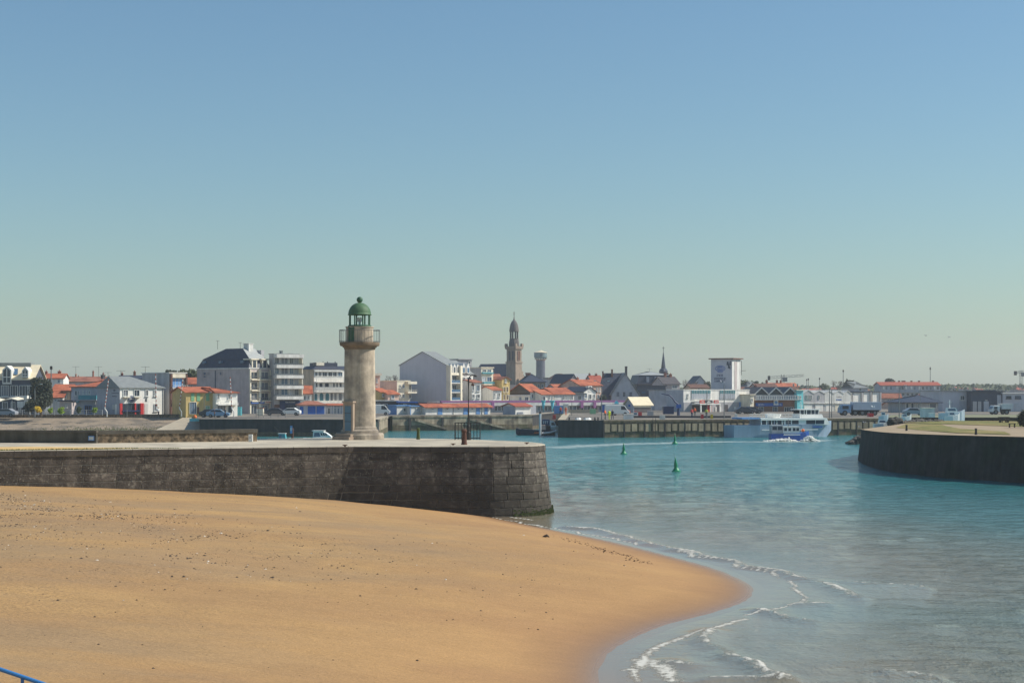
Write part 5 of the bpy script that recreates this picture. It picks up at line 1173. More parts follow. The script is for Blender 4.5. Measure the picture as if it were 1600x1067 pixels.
# centre rows
b = Bld('dark_gable_house', 'house with long orange roof and dark shaded gable below the church', 828.5, 846, 372, 16, lx=797, cat='house')
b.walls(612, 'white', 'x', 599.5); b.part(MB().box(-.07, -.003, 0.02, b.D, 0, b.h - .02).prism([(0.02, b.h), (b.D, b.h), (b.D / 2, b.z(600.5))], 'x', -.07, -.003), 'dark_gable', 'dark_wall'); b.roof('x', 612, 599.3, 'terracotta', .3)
for q in ((830.5, 833, 615.5, 622), (839, 842, 615.5, 622)): b.win(*q, mull=0)
house('flat_terrace_shop', 'flat terrace shop with red awning between the dark gable and the market hall', 797, 828, 352, 4, 640, 618.5, 617.5, 'cream', 'white2', D=5, rk='flat', wins=((811, 815, 620, 626), (820, 826, 620, 626)))
house('orange_row_house', 'small white house with orange roof right of the dark gable house', 846.5, 865, 370, 16, 640, 616, 608.5, 'white', 'terracotta', D=8, wins=((846.8, 852, 619, 626), (857, 859.5, 617.5, 625), (862, 864, 617.5, 625)))
house('long_orange_house', 'long low orange-roofed house in the middle of the waterfront', 866, 897, 372, 10, 640, 615.5, 605.5, 'white2', 'terracotta', D=9, wins=((879, 881.5, 618, 625), (883, 885.5, 618, 625), (888, 890, 618, 625), (892, 895, 618, 625)))
house('grey_link_house', 'pale grey wall house between the long orange roof and the ornate house', 897, 913, 376, 8, 640, 616.5, 614, 'bluegrey_wall', 'slate_light', D=5, rk='flat', wins=((903, 908, 618, 625),))
house('upper_orange_house', 'upper orange-roofed house above the long low one', 868, 912, 398, 14, 640, 606, 600, 'mauve_wall', 'terracotta', D=8, wins=((905, 908, 607, 611),))
house('mauve_block', 'large mauve-roofed building on the skyline right of the water tower', 866, 891, 560, 10, 640, 592, 583.5, 'mauve_wall', 'brown_wall', D=12, rk='pyr', hip=(2.5,), wins=((872, 876, 594, 598), (880, 884, 594, 598)))
house('low_skyline_house', 'low bluish house on the skyline beside the water tower shaft', 852, 867, 620, 4, 640, 592, 590, 'bluegrey_wall', 'slate', D=8, rk='flat', wins=((856, 859, 594, 598),))
house('slate_gable_house', 'dark slate-roofed house with small gable behind the orange roofs', 889, 903, 450, 30, 640, 598, 584, 'mauve_wall', 'slate', D=10, rk='y', wins=((895, 898, 592, 597),))
house('zinc_roof_house', 'long pale zinc roof behind the orange roofs', 898, 928, 462, 10, 640, 597, 583.5, 'grey_wall', 'zinc', D=10, chim=((925, 928, 584, 590),), wins=((915, 917, 590, 590.5),))
house('rust_roof_house', 'house with rusty red roof left of the steep dark slate roof', 927, 944, 440, 14, 640, 600, 586, 'mauve_wall', 'red_roof', D=9, chim=((927.5, 929.5, 584, 588), (937.5, 940, 584, 588)), wins=((932, 935, 603, 607),))
house('salmon_house', 'salmon house with orange roof and white windows behind the ornate house', 907, 940, 392, 18, 640, 602, 592.5, 'pink_wall', 'terracotta', D=9, chim=((917, 919, 590, 595),), wins=((932, 934, 606, 612), (936, 938, 606, 612), (933, 936, 616, 622)))
b = house('ornate_white_house', 'ornate white house with stepped gable beside the street lamp', 912, 931, 378, 20, 640, 612, 604, 'white', 'slate', D=8, rk='y', wins=((913, 917, 614, 622), (920, 924, 616, 624), (927, 930, 616, 623)))
b.part(MB().box(b.fx(919), b.fx(925), -.05, 1, b.z(612), b.z(603)), 'gable_turret', 'white')
house('long_brown_roof', 'dark brown roof between the long orange house and the ornate house', 886, 916, 386, 8, 640, 613.5, 604, 'dark_wall', 'brown_wall', D=8, wins=((906, 909, 614, 618),))
b = Bld('steep_gable_house', 'big house with steep dark slate roof and shaded pale gable', 955.5, 998, 395, 2, D=17, cat='house')
b.walls(617, 'bluegrey_wall', 'y', 582.5); b.roof('y', 617, 582, 'slate_light', .35, t=.25)
a = b.fx(941); m_ = b.W / 2
b.part(MB().box(a, b.fx(955.5) - .01, 2.4, 11.5, -.5, b.z(621)), 'wing_wall', 'dark_wall')
wr = MB().slab((a - .3, 1.2, b.z(625)), (b.fx(965), 1.2, b.z(625)), (m_, 7, b.z(582.5)), (b.fx(946), 7, b.z(582.5)), .25).slab((m_, 7, b.z(582.5)), (b.fx(946), 7, b.z(582.5)), (a - .3, 13, b.z(625)), (b.fx(965), 13, b.z(625)), .25); b.part(wr, 'wing_roof', 'slate')
b.part(MB().slab((a - .3, 13, b.z(625)), (a - .3, 1.2, b.z(625)), (b.fx(946), 7, b.z(582.5)), (b.fx(946), 7.01, b.z(582.5)), .25), 'wing_hip', 'slate')
for p in ((963, 968), (973, 977.5), (983, 987.5)): b.win(*p, 612, 620, mull=1, frame='bluegrey_wall', sill=False)
b.chimney(944.5, 946.3, 579.5, 590, 6, 'brown_wall', False); b.chimney(959, 961.5, 576.5, 592, 6.5, 'brick', False); b.chimney(982.6, 986, 571.5, 589, 9, 'dark_wall', False)
b.win(942, 947, 616, 620, mull=0, sill=False, frame='dark_wall', d=.0)
b = Bld('slate_mansion', 'dark mansard mansion with pale flat top below the slender spire', 996, 1049, 470, 4, D=16, cat='building')
b.walls(600, 'dark_wall'); h0, h1_, h2 = b.z(600), b.z(586), b.z(580); W, D = b.W, b.D
b.part(MB().hexa([(-.3, -.3, h0), (W + .3, -.3, h0), (W + .3, D, h0), (-.3, D, h0), (.6, .6, h1_), (W - .6, .6, h1_), (W - .6, D - 1, h1_), (.6, D - 1, h1_)]), 'mansard', 'slate')
b.part(MB().hexa([(.4, .4, h1_), (W - .4, .4, h1_), (W - .4, D - .8, h1_), (.4, D - .8, h1_), (5, 6, h2), (W - 6, 6, h2), (W - 6, D - 6, h2), (5, D - 6, h2)]), 'roof', 'zinc')
for p in (1010, 1023, 1036): b.part(MB().box(b.fx(p), b.fx(p + 4), -.15, 2, b.z(597), b.z(588.5)), 'dormer', 'bluegrey_wall')
b.chimney(1046, 1048.5, 583, 592, 5, 'brown_wall'); b.aerial(1021.5, 575, 581)
t = thing('church_spire', 'slender dark slate spire on the skyline', 'spire', (X(1036.5, 640), 640, G)); zs_ = lambda p: Z(p, 640) - G; q = 640 / F
MB().lathe([(6.2 * q, -1), (6.2 * q, zs_(582)), (6.9 * q, zs_(581)), (6.9 * q, zs_(580)), (5.6 * q, zs_(577)), (3.6 * q, zs_(575.5))], 8).build('base', 'slate', t)
MB().lathe([(3.7 * q, zs_(576)), (.25 * q, zs_(548.5))], 8).build('spire', 'slate', t); MB().tube([(0, 0, zs_(549)), (0, 0, zs_(541.5))], .1, 5).tube([(-.5, 0, zs_(544)), (.5, 0, zs_(544))], .08, 5).build('cross', 'iron', t)
house('grey_tile_house', 'house with mossy grey roof and two chimneys right of the slate mansion', 1037, 1062, 440, 16, 640, 600, 588, 'mauve_wall', 'dark_wall', D=9, chim=((1047, 1050, 583, 590), (1055.5, 1058.5, 584, 592)), wins=((1050, 1058, 602, 607),))
house('dark_low_block', 'low dark block between the steep gable house and the fish market', 996, 1040, 405, 6, 640, 603.5, 602, 'dark_band', 'slate', D=9, rk='flat', wins=((1002, 1009, 611, 615), (1015, 1021, 613, 617)), frame='dark_band')
house('grey_side_store', 'blank grey store building at the left of the fish market', 1023, 1044, 372, 4, 640, 609.5, 608.5, 'bluegrey_wall', 'slate_light', D=9, rk='flat', wins=((1034, 1037, 635, 640),))
house('blue_roof_house', 'bluish pointed house on the skyline left of the sign tower', 1084, 1104, 520, 8, 640, 600, 587, 'bluegrey_wall', 'slate', D=9, rk='y', wins=((1092, 1095, 602, 606),))
house('brown_roof_cottage', 'brown-roofed cottage just left of the sign tower', 1080, 1108, 450, 8, 640, 606, 600, 'beige', 'brown_wall', D=8, wins=((1090, 1094, 606.5, 609),))
bare_tree(1076, 480, 588, 640, 46, 'bare winter trees on the skyline left of the sign tower', 9)
tree(1104, 500, 595, 612, 16, 'dark bushy tree left of the sign tower', 'leaf_dark', 700, .4)
tree(942, 372, 616, 628, 12, 'dark bush below the street lamp at the steep slate roof', 'leaf_dark', 500, .25, True)
# small shed with cream roof
b = Bld('cream_roof_shed', 'small shed with sunlit cream roof and shaded gable', 990, 1017.5, 335, 20, lx=976, cat='shed')
b.walls(633, 'bluegrey_wall', 'x', 620); b.roof('x', 633, 620, 'cream_roof', .4); b.box_on('F', 991, 1017, 634.5, 636.5, 0, .1, 'cream_beam', 'cream'); b.box_on('F', 991, 1017, 637, 646, 0, .04, 'open_front', 'dark_wall')
b.box_on('L', 985, 982, 632, 635.5, 0, .05, 'blue_panel', 'blue_panel')
t = thing('blue_site_cabin', 'long royal blue cabin with white lettering behind the white van', 'cabin', (X(940, 338), 338, G)); q = 338 / F
MB().box(0, 36 * q, 0, 2.6, 0, Z(632.3, 338) - G).build('body', 'blue_panel', t); MB().box(-.1, 36 * q + .1, -.3, 2.8, Z(632.3, 338) - G, Z(631, 338) - G).build('roof', 'white2', t)
mb = MB(); r_ = random.Random(5)
for i in range(12): x = (9 + i * 1.5) * q; mb.box(x, x + .13, -.03, -.003, Z(636.5, 338) - G, Z(634.5, 338) - G).box(x, x + .16, -.029, -.004, Z(635.6 + r_.random() * .5, 338) - G, Z(635.2, 338) - G)
mb.build('lettering', 'white', t)
# fish market with sign tower
b = Bld('fish_market', 'long white fish market hall with teal glazing and grey lower storey', 1068, 1171, 345, 16, lx=1042, cat='building')
W, D = b.W, b.D
b.walls(609.5, 'white'); b.part(MB().box(-.07, -.003, .02, D, 0, b.z(609.5)), 'side_wall', 'bluegrey_wall'); b.box_on('F', 1068.2, 1154, 628.5, 648, 0, .08, 'lower_storey', 'grey_wall')  # white hall's end wall coloured blue-grey to stand for shade
b.roof('flat', 609.5, 608.8, 'white', .1)
for p0, p1 in ((1080, 1110), (1124.5, 1148.5)):
    fr = b.box_on('F', p0, p1, 609.3, 624, 0, .1, 'glazed_screen', 'white2'); n = int((p1 - p0) / 2.5)
    for i in range(n):
        x0, x1 = p0 + (p1 - p0) * (i + .15) / n, p0 + (p1 - p0) * (i + .85) / n; b.box_on('F', x0, x1, 609.8, 615, .1, .14, 'glass_pane', 'glass_teal', fr); b.box_on('F', x0, x1, 615.5, 623.5, .1, .14, 'panel', 'curtain', fr)
b.win(1073.5, 1075.5, 615, 621, mull=0); b.box_on('F', 1154.5, 1168, 628.5, 648, 0, .1, 'blue_gate', 'sky_blue_panel')
for p0, p1 in ((1119, 1123.5), (1131.5, 1137)): b.box_on('F', p0, p1, 632.5, 648, .08, .14, 'doorway', 'dark_wall')
for p0, p1 in ((1117, 1119), (1124, 1126), (1146.5, 1149.5)): b.box_on('F', p0, p1, 636, 648, .08, .2, 'white_post', 'white')
pc = b.box_on('F', 1080, 1112, 630, 632, .0, 3.2, 'porch_roof', 'white')
for p in (1081.5, 1096.5, 1111): b.part(MB().box(b.fx(p), b.fx(p) + .25, -3.1, -2.85, 0, b.z(632)), 'porch_post', 'white', pc)
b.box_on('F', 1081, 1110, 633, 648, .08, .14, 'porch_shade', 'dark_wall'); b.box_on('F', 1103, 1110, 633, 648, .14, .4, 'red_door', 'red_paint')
for p0, p1, m in ((1080, 1087.5, 'red_white'), (1087.8, 1099.5, 'dark_wall'), (1102, 1109, 'red_white')):
    sg = b.box_on('F', p0, p1, 625, 630, 3.0, 3.2, 'sign', m); b.strokes(p0 + 1, p1 - 1, 627.6, 2.2, 4, 'white', d=3.23, parent=sg, seed=int(p0)) if m != 'dark_wall' else b.part(MB().prism([(b.fx(1090), b.z(629)), (b.fx(1097.5), b.z(629)), (b.fx(1093.7), b.z(626))], 'y', -3.24, -3.2), 'emblem', 'white2', sg)
b = Bld('sign_tower', 'square white tower with blue emblem and lettering on its shaded side', 1144, 1157, 362, 56, lx=1111, cat='tower')
W, D = b.W, b.D; b.walls(561, 'white2'); b.part(MB().box(-.06, -.003, .02, D - .02, b.z(612), b.z(561)), 'shade_toned_side', 'gable_render'); b.part(MB().box(-.5, W + .5, -.5, D + .4, b.z(561), b.z(559.3)), 'roof_slab', 'brown_wall')  # skin on the left face is toned down for its shade
b.box_on('F', 1147.5, 1151.3, 565, 610, 0, .06, 'recess_band', 'mauve_wall')
zc, yc = b.z(575.5), b.lx(1125.5); em = MB()
for (ry, rz_, dd) in ((1.25, .62, 0), (.85, .38, 0)):
    n = 24; ring = [(yc + ry * math.cos(2 * math.pi * i / n), zc + rz_ * math.sin(2 * math.pi * i / n)) for i in range(n + 1)]
    for (y0, z0), (y1, z1) in zip(ring, ring[1:]): em.tube([(-.09, y0, z0), (-.09, y1, z1)], .06, 4)
for k in (-.5, -.17, .17, .5): em.tube([(-.09, yc + k, zc - .3), (-.09, yc + k * .7, zc + .35)], .05, 4)
em.tube([(-.09, yc - .7, zc - .75), (-.09, yc, zc - .9), (-.09, yc + .7, zc - .75)], .06, 4); b.part(em, 'emblem', 'blue_panel')
b.strokes(1120, 1130, 586.2, 3.2, 5, 'navy_panel', 'L', .08, 41); b.strokes(1116, 1134, 591.2, 3.0, 9, 'navy_panel', 'L', .08, 42); b.strokes(1116.5, 1133.5, 595.2, 3.0, 9, 'navy_panel', 'L', .08, 43)
for (p, q_) in ((1138, 568), (1142.5, 567.5), (1140, 573)): b.part(MB().prism([(b.lx(p) - .3, b.z(q_) - .5), (b.lx(p) + .3, b.z(q_) - .3), (b.lx(p) + .1, b.z(q_) + .5)], 'x', -.4, -.06), 'wall_lamp', 'dark_band')
b.part(MB().tube([(W - .1, -.3, b.z(586)), (W - .1, -.3, b.z(563))], .06, 5).tube([(W - .1, -.3, b.z(579)), (W + 2.2, -.3, b.z(578.5))], .05, 5), 'aerial', 'iron')
# three-gable boat hall and neighbours
b = Bld('three_gable_hall', 'brick hall with three glazed gables, white arcade balcony and blue shop band', 1178, 1245, 352, 6, D=14, cat='building')
W, D = b.W, b.D; b.walls(617, 'bluegrey_wall'); g3 = W / 3
for i in range(3):
    a, c = i * g3, (i + 1) * g3; m_ = (a + c) / 2; gb = b.part(MB().prism([(a, b.z(617)), (c, b.z(617)), (m_, b.z(606))], 'y', .1, D), 'gable', 'glass')
    b.part(MB().slab((a - .2, D, b.z(616.5)), (a - .2, -.5, b.z(616.5)), (m_, -.5, b.z(604.5)), (m_, D, b.z(604.5)), .3).slab((c + .2, -.5, b.z(616.5)), (c + .2, D, b.z(616.5)), (m_, D, b.z(604.5)), (m_, -.5, b.z(604.5)), .3), 'roof', 'slate')
    b.part(MB().slab((a - .2, -.6, b.z(616.3)), (a - .2, -.5, b.z(616.3)), (m_, -.5, b.z(604.3)), (m_, -.6, b.z(604.3)), .35).slab((c + .2, -.6, b.z(616.3)), (c + .2, -.5, b.z(616.3)), (m_, -.5, b.z(604.3)), (m_, -.6, b.z(604.3)), .35), 'bargeboard', 'white2')
bal = b.box_on('F', 1178, 1245, 623.5, 625, 0, 1.3, 'balcony', 'white')
for i in range(18):
    p = 1179 + i * 3.6; a = b.fx(p); w = .44; z0, z1 = b.z(623.5), b.z(618.5)
    pr_ = [(a, z0), (a + .1, z0)] + [(a + .25 - .15 * math.cos(math.pi * k / 5), z1 - .3 + .2 * math.sin(math.pi * k / 5)) for k in range(6)] + [(a + .4, z0), (a + .5, z0), (a + .5, z1), (a, z1)]
    mb = MB().box(a, a + .1, -1.25, -1.1, z0, z1).box(a + .4, a + .5, -1.25, -1.1, z0, z1).box(a, a + .5, -1.24, -1.11, z1, z1 + .15); b.part(mb, 'arcade_arch', 'white', bal)
b.box_on('F', 1178, 1245, 625.2, 648, 0, .1, 'brick_front', 'brick')
bs = b.box_on('F', 1180, 1222, 629.5, 634.5, .1, .4, 'blue_band', 'blue_panel'); b.strokes(1184, 1194, 632, 2, 7, 'white', d=.43, parent=bs, seed=51); b.strokes(1214, 1221, 632, 2, 4, 'white', d=.43, parent=bs, seed=52)
ws = b.box_on('F', 1208, 1215, 624.5, 633, .4, .6, 'white_sign', 'white'); b.disc(1211.5, 628.6, .36, .6, .64, 'sign_emblem', 'sky_blue_panel', parent=ws)
for p0, p1 in ((1185, 1193), (1207, 1215)): b.win(p0, p1, 635, 647, mull=2, sill=False, d=.1)
b.win(1225, 1240, 636, 647, mull=3, sill=False, d=.1)
house('beige_end_wall', 'narrow beige end wall between fish market and three-gable hall', 1172, 1178, 350, 10, 648, 617, 616, 'cream', 'cream', D=8, rk='flat', wins=((1173.5, 1176, 622, 628),), mull=0)
house('turquoise_house', 'narrow turquoise house squeezed beside the three-gable hall', 1245.5, 1255, 352, 10, 648, 610, 608.5, 'turquoise', 'cream', D=9, rk='flat', wins=((1246.3, 1248, 618, 623.5), (1249.5, 1251.5, 618, 623.5)), mull=0)
house('long_brown_sheds', 'long low brown roof behind the fish market', 1160, 1250, 400, 6, 640, 612, 604, 'mauve_wall', 'brown_wall', D=9, chim=((1186, 1189, 602, 607),), wins=((1167, 1172, 613, 615),))
house('skyline_terracotta', 'terracotta-roofed house on the skyline above the three-gable hall', 1206, 1248, 480, 8, 640, 604, 598, 'pink_wall', 'terracotta', D=9, chim=((1203.5, 1206, 594, 600), (1220, 1222, 594, 599), (1226, 1228, 594.5, 599)), wins=((1238.5, 1241, 599.5, 604.5), (1245, 1247, 599.5, 604.5)))
house('slate_skyline_house', 'slate house with dark roof left of the skyline terracotta house', 1184, 1216, 470, 8, 640, 606, 599, 'mauve_wall', 'brown_wall', D=9, wins=((1190, 1194, 607, 611),))
house('hip_skyline_house', 'grey hip roof among the trees right of the sign tower', 1168, 1186, 520, 6, 640, 604, 596.5, 'bluegrey_wall', 'slate_light', D=9, hip=(3, 3), wins=((1176, 1179, 605, 608),))
tree(1165, 560, 592, 616, 22, 'dark tree mass right of the sign tower', 'leaf_mid', 900, .5); tree(1180, 570, 593, 616, 18, 'dark tree behind the grey hip roof', 'leaf_mid', 700, .5); tree(1192, 575, 597, 612, 12, 'small dark tree left of the crane', 'leaf_mid', 400, .5)
for i, (p0, p1, rg, ev, lab) in enumerate(((1254.5, 1271.5, 608.5, 614.5, 'grey gabled boat shed with four narrow windows'), (1271.7, 1288.5, 609.5, 614.5, 'grey gabled boat shed with one narrow window'), (1288.7, 1302.5, 609.5, 614.5, 'plain pale gabled boat shed behind a lamp mast'), (1302.7, 1318, 609.5, 614.5, 'pale gabled boat shed with blue lettering'), (1318.2, 1330, 609.5, 615, 'rightmost narrow pale gabled boat shed'))):
    if i == 0: row0 = None
    b = Bld('gabled_boat_shed', lab, p0, p1, 355 if row0 is None else row0.C[1] + row0.fx(p0) * math.sin(row0.ph), 4, D=15, cat='shed', group='row of gabled boat sheds'); row0 = row0 or b; b.walls(ev, 'grey_wall' if i < 2 else 'white2', 'y', rg); b.roof('y', ev, rg, 'white2', .1)
    b.box_on('F', p0 + .5, p1 - .5, 629.3, 630.6, 0, .25, 'ledge', 'white2')
    if i == 0:
        for p in (1259, 1261.5, 1264, 1267): b.win(p, p + 1.6, 617, 624, mull=0, sill=False, fw=.04)
    if i == 1: b.win(1278.5, 1280.5, 617, 624, mull=0, sill=False, fw=.05)
    if i == 3: b.strokes(1306.5, 1315, 624.5, 1.8, 7, 'blue_panel', seed=61); b.strokes(1307, 1315, 620, 1.2, 7, 'mauve_wall', seed=62)
    b.box_on('F', p0 + 2, p1 - 3, 632, 647, 0, .07, 'roller_door', 'white' if i != 3 else 'cream')
for i, (p0, p1, t0, lab) in enumerate(((1326, 1332, 616, 'first narrow white store bay right of the boat sheds'), (1331.5, 1347.5, 613.5, 'wide white store bay with slanted shadow above the trailer'), (1349.5, 1360.5, 612.5, 'white store bay with grey edge above the trailer'), (1363.5, 1376, 612.5, 'last white store bay above the rear of the trailer'))):
    if i == 0: row0 = None
    b = Bld('store_bay', lab, p0, p1, 362 if row0 is None else row0.C[1] + row0.fx(p0) * math.sin(row0.ph), 4, D=10, cat='store', group='white store bays behind the trailer'); row0 = row0 or b; b.walls(t0, 'white'); b.roof('flat', t0, t0 - .8, 'slate', .25)
    b.part(MB().box(b.W * .86, b.W, -.3, 0, 0, b.z(t0)), 'fin', 'grey_wall'); b.box_on('F', p0 + 1, p1 - 3, 636, 648, 0, .06, 'roller_door', 'white2')
tree(1330, 520, 592, 616, 24, 'dark pine behind the white store bays', 'leaf_dark', 1000, .45, blobs=9); house('grey_pitched_house', 'grey pitched house right of the dark pine', 1334, 1356, 480, 12, 640, 606, 596, 'bluegrey_wall', 'slate_light', D=9, rk='x', hip=(3, 5), wins=((1342, 1346, 606.5, 611),))
bare_tree(1308, 520, 589, 640, 30, 'bare twiggy tree on the skyline above the boat sheds', 14)
tree(1288, 640, 598, 610, 16, 'small round tree on the skyline left of the bare twiggy tree', 'leaf_mid', 500, .5)
# long apartment block and right-hand side
b = Bld('red_roof_apartments', 'long bluish apartment block with red roof on the right skyline', 1376, 1469, 560, 3, lx=1366, D=12, cat='building')
b.walls(602, 'bluegrey_wall', 'x', 597); b.roof('x', 602, 596.5, 'red_roof', .4); b.box_on('F', 1377, 1469, 611.5, 613, 0, .8, 'walkway', 'bluegrey_wall')
for p in (1379, 1400, 1414, 1422.5, 1435, 1458.5): b.box_on('F', p, p + 2, 603.5, 607.8, 0, .8, 'white_fin', 'white')
for p in (1383, 1390, 1404, 1408, 1427, 1440, 1446, 1452, 1463): b.win(p, p + 4, 603.5, 609, mull=1, sill=False)
for p in range(1381, 1466, 7): b.win(p, p + 4.5, 613.8, 618.5, mull=1, sill=False)
for p in (1404, 1411.5, 1417, 1420, 1431, 1443, 1465): b.chimney(p, p + 2.2, 594.5, 599, 6, 'brown_wall', False)
tree(1390, 640, 589.5, 602, 18, 'dark umbrella pine above the red apartment roof', 'leaf_dark', 700, .45)
house('mauve_cottage', 'mauve-roofed cottage with white windows behind the truck tail', 1378, 1408, 420, 8, 645, 622, 614.5, 'mauve_wall', 'terracotta_old', lx=1374, D=8, wins=((1386, 1389, 623, 628), (1393, 1396, 623, 628)))
house('orange_wall_cottage', 'small cottage with pinkish roof left of the slate harbour office', 1394, 1412, 400, 8, 645, 633, 627, 'pink_wall', 'terracotta', D=7, wins=((1399, 1403, 634, 638),))
b = house('harbour_office', 'low harbour office with broad dark slate roof behind the jetty', 1414, 1466, 335, 5, 645, 628.5, 617, 'grey_wall', 'slate', D=11, hip=(5, 3), o=.8)
for p0, p1 in ((1415, 1420), (1423, 1428), (1430, 1432.5), (1434, 1437), (1452, 1463)): b.win(p0, p1, 629.5, 638, mull=0, sill=False)
house('ochre_gable_cottage', 'ochre gabled cottage right of the harbour office roof', 1455, 1476, 430, 12, 640, 618, 612, 'beige', 'terracotta_old', D=8, rk='y', wins=((1463, 1466, 618.5, 622),))
b = house('grey_warehouse', 'pale grey flat warehouse at the right side of the harbour', 1473, 1517, 352, 6, 645, 611.5, 610.8, 'gable_render', 'slate_light', D=14, rk='flat'); b.win(1500, 1507, 618, 625); b.win(1512, 1517, 618, 625, pane='navy_panel')
for p0, p1 in ((1484, 1489), (1499, 1510)): b.box_on('F', p0, p1, 627, 645, 0, .08, 'roller_door', 'curtain')
b = house('dark_warehouse', 'dark slate-clad warehouse in the middle of the right harbour', 1517.5, 1567, 350, 6, 645, 612, 611, 'dark_band', 'slate', D=14, rk='flat'); b.box_on('F', 1530, 1556, 609.3, 611.9, -4, .1, 'roof_box', 'dark_band')
for p0, p1 in ((1520, 1526), (1528, 1533), (1537, 1545), (1558, 1564)): b.box_on('F', p0, p1, 627 if p0 < 1550 else 617, 645, 0, .08, 'roller_door', 'grey_wall' if p0 < 1535 else 'bluegrey_wall')
b.strokes(1539, 1543, 625.5, 1.6, 3, 'white', seed=71)
b = house('pale_warehouse', 'pale warehouse with white roof edge at the far right', 1567.5, 1640, 350, 4, 645, 615, 613.8, 'gable_render', 'white', D=14, rk='flat')
for p0, p1 in ((1572, 1580), (1586, 1595)): b.win(p0, p1, 618.5, 623, mull=1, frame='dark_band'); 
b.box_on('F', 1585, 1597, 630, 644, 0, .08, 'roller_door', 'curtain')
# far background: skyline of trees and roofs
rr_ = random.Random(99)
tl = MB()
for i in range(8000):
    px = rr_.uniform(-60, 1660); right = px > 1150; Y = rr_.uniform(800, 1500)
    base = 603 if right else 606
    if px > 1470: base = 601
    top = base + 2.2 * mnoise.noise((px * .03, 0, 0)) * 2 + rr_.uniform(0, 6); z = Z(top + 1.2, Y); s_ = rr_.uniform(.7, 1.7)
    u = Vector((rr_.gauss(0, 1), rr_.gauss(0, 1), rr_.gauss(0, 1))).normalized(); w = u.orthogonal(); c = Vector((X(px, Y), Y, z)); tl.add([c - u * s_, c + w * s_, c + u * s_, c - w * s_], [(0, 1, 2, 3)])
xs2 = np.arange(-60, 1680, 12)
for a, c in zip(xs2, xs2[1:]):
    ya = 606.0 if a < 1150 else (604.5 if a < 1470 else 603); tl.box(X(a, 1300), X(c, 1300), 1300, 1330, G - 1, Z(ya + 1.5 * mnoise.noise((a * .02, 3, 0)), 1300))
tag(tl.build('distant_woods', 'leaf_mid', None, fix=False), 'distant strip of trees along the horizon', 'trees', kind='stuff')
for i, (p, y0, w, rm, Y) in enumerate(((1496, 604, 12, 'terracotta_old', 900), (1512, 605, 14, 'brown_wall', 880), (1526, 606, 10, 'terracotta_old', 860), (1580, 603, 12, 'terracotta_old', 900), (1592, 606, 10, 'red_roof', 840), (1258, 607, 18, 'red_roof', 700), (1275, 606, 14, 'terracotta_old', 760), (1298, 605, 12, 'red_roof', 800), (1345, 607, 14, 'terracotta_old', 760))):
    house('distant_house', ['far pinkish roof, leftmost on the right skyline', 'far brown roof above the grey warehouse', 'far small roof left of the dark warehouse', 'far pink roof below the right-hand crane', 'far red roof at the right edge', 'far red roofs above the turquoise house', 'far faded roof above the grey boat sheds', 'far red roof left of the bare twiggy tree', 'far faded roof above the white store bays'][i], p, p + w, Y, rr_.uniform(-8, 12), 620, y0 + 3, y0, 'mauve_wall', rm, D=10, wins=((p + 2, p + 4, y0 + 4, y0 + 6),), group='distant houses on the skyline')
# ------------------------------------------------------------ right-hand jetty
JZ = 3.62
def jz(Y): return 3.42 + max(0.0, 172 - Y) * 0.0095
def jy(py):
    Y = 150.0
    for _ in range(20): Y = (CAMZ - jz(Y)) * F / (py - HOR)
    return Y
jt = thing('right_jetty', 'dark stone jetty with grassy top on the right side of the channel', 'jetty', (0, 0, 0))
JF = [PX(1346, 172), PX(1352, 166), PX(1375, 155), PX(1402, 148.5), PX(1450, 142), PX(1515, 136.5), PX(1600, 131), PX(1720, 126), PX(1900, 122)]
JF = catmull(JF, 3)
JB = [(150, 170), (160, 212), PX(1540, 214), PX(1470, 214), PX(1412, 201), PX(1392, 190), PX(1366, 180)]
top = MB(); P = [(x, y, jz(y)) for x, y in JF] + [(x, y, jz(y)) for x, y in JB]; top.add(P, [tuple(range(len(P)))]); o = top.build('jetty_top', 'path', jt)
b_ = bmesh.new(); b_.from_mesh(o.data); bmesh.ops.triangulate(b_, faces=b_.faces); b_.to_mesh(o.data); b_.free()
face = MB(); loop = JF + JB
for i in range(len(loop)):
    a, c = loop[i], loop[(i + 1) % len(loop)]; d = Vector((c[0] - a[0], c[1] - a[1])).normalized(); n_ = Vector((d.y, -d.x)) * .5
    face.add([(*a, jz(a[1]) - .02), (*c, jz(c[1]) - .02), (c[0] + n_.x, c[1] + n_.y, -.8), (a[0] + n_.x, a[1] + n_.y, -.8)], [(0, 1, 2, 3)])
mat('jetty_face', rgb(58, 56, 52), 0.9, 0.3, 1.1, 0.03, 3, streak=0.3, col2=rgb(46, 50, 38), thr=(0.45, 0.65), scale2=0.4)
face.build('jetty_face', 'jetty_face', jt, fix=False)
for i in range(len(JF) - 1):
    a, c = JF[i], JF[i + 1]; d = Vector((c[0] - a[0], c[1] - a[1])).normalized(); n_ = Vector((d.y, -d.x)); k = max(1, int(math.dist(a, c) / 3))
    for j in range(k):
        p = Vector(a).lerp(Vector(c), j / k) + d * .02; q = Vector(a).lerp(Vector(c), (j + 1) / k) - d * .02
        p1, q1 = p + n_ * .06, q + n_ * .06; p2, q2 = p - n_ * .9, q - n_ * .9
        zp, zq = jz(p.y), jz(q.y); MB().hexa([(*p1, zp - .3), (*q1, zq - .3), (*q2, zq - .3), (*p2, zp - .3), (*p1, zp + .03), (*q1, zq + .03), (*q2, zq + .03), (*p2, zp + .03)]).build('coping_slab', ['jetty_face', 'path'], jt).data.polygons.foreach_set('material_index', [0, 1, 0, 0, 0, 0])  # coping front coloured dark for its shadow, top kept pale
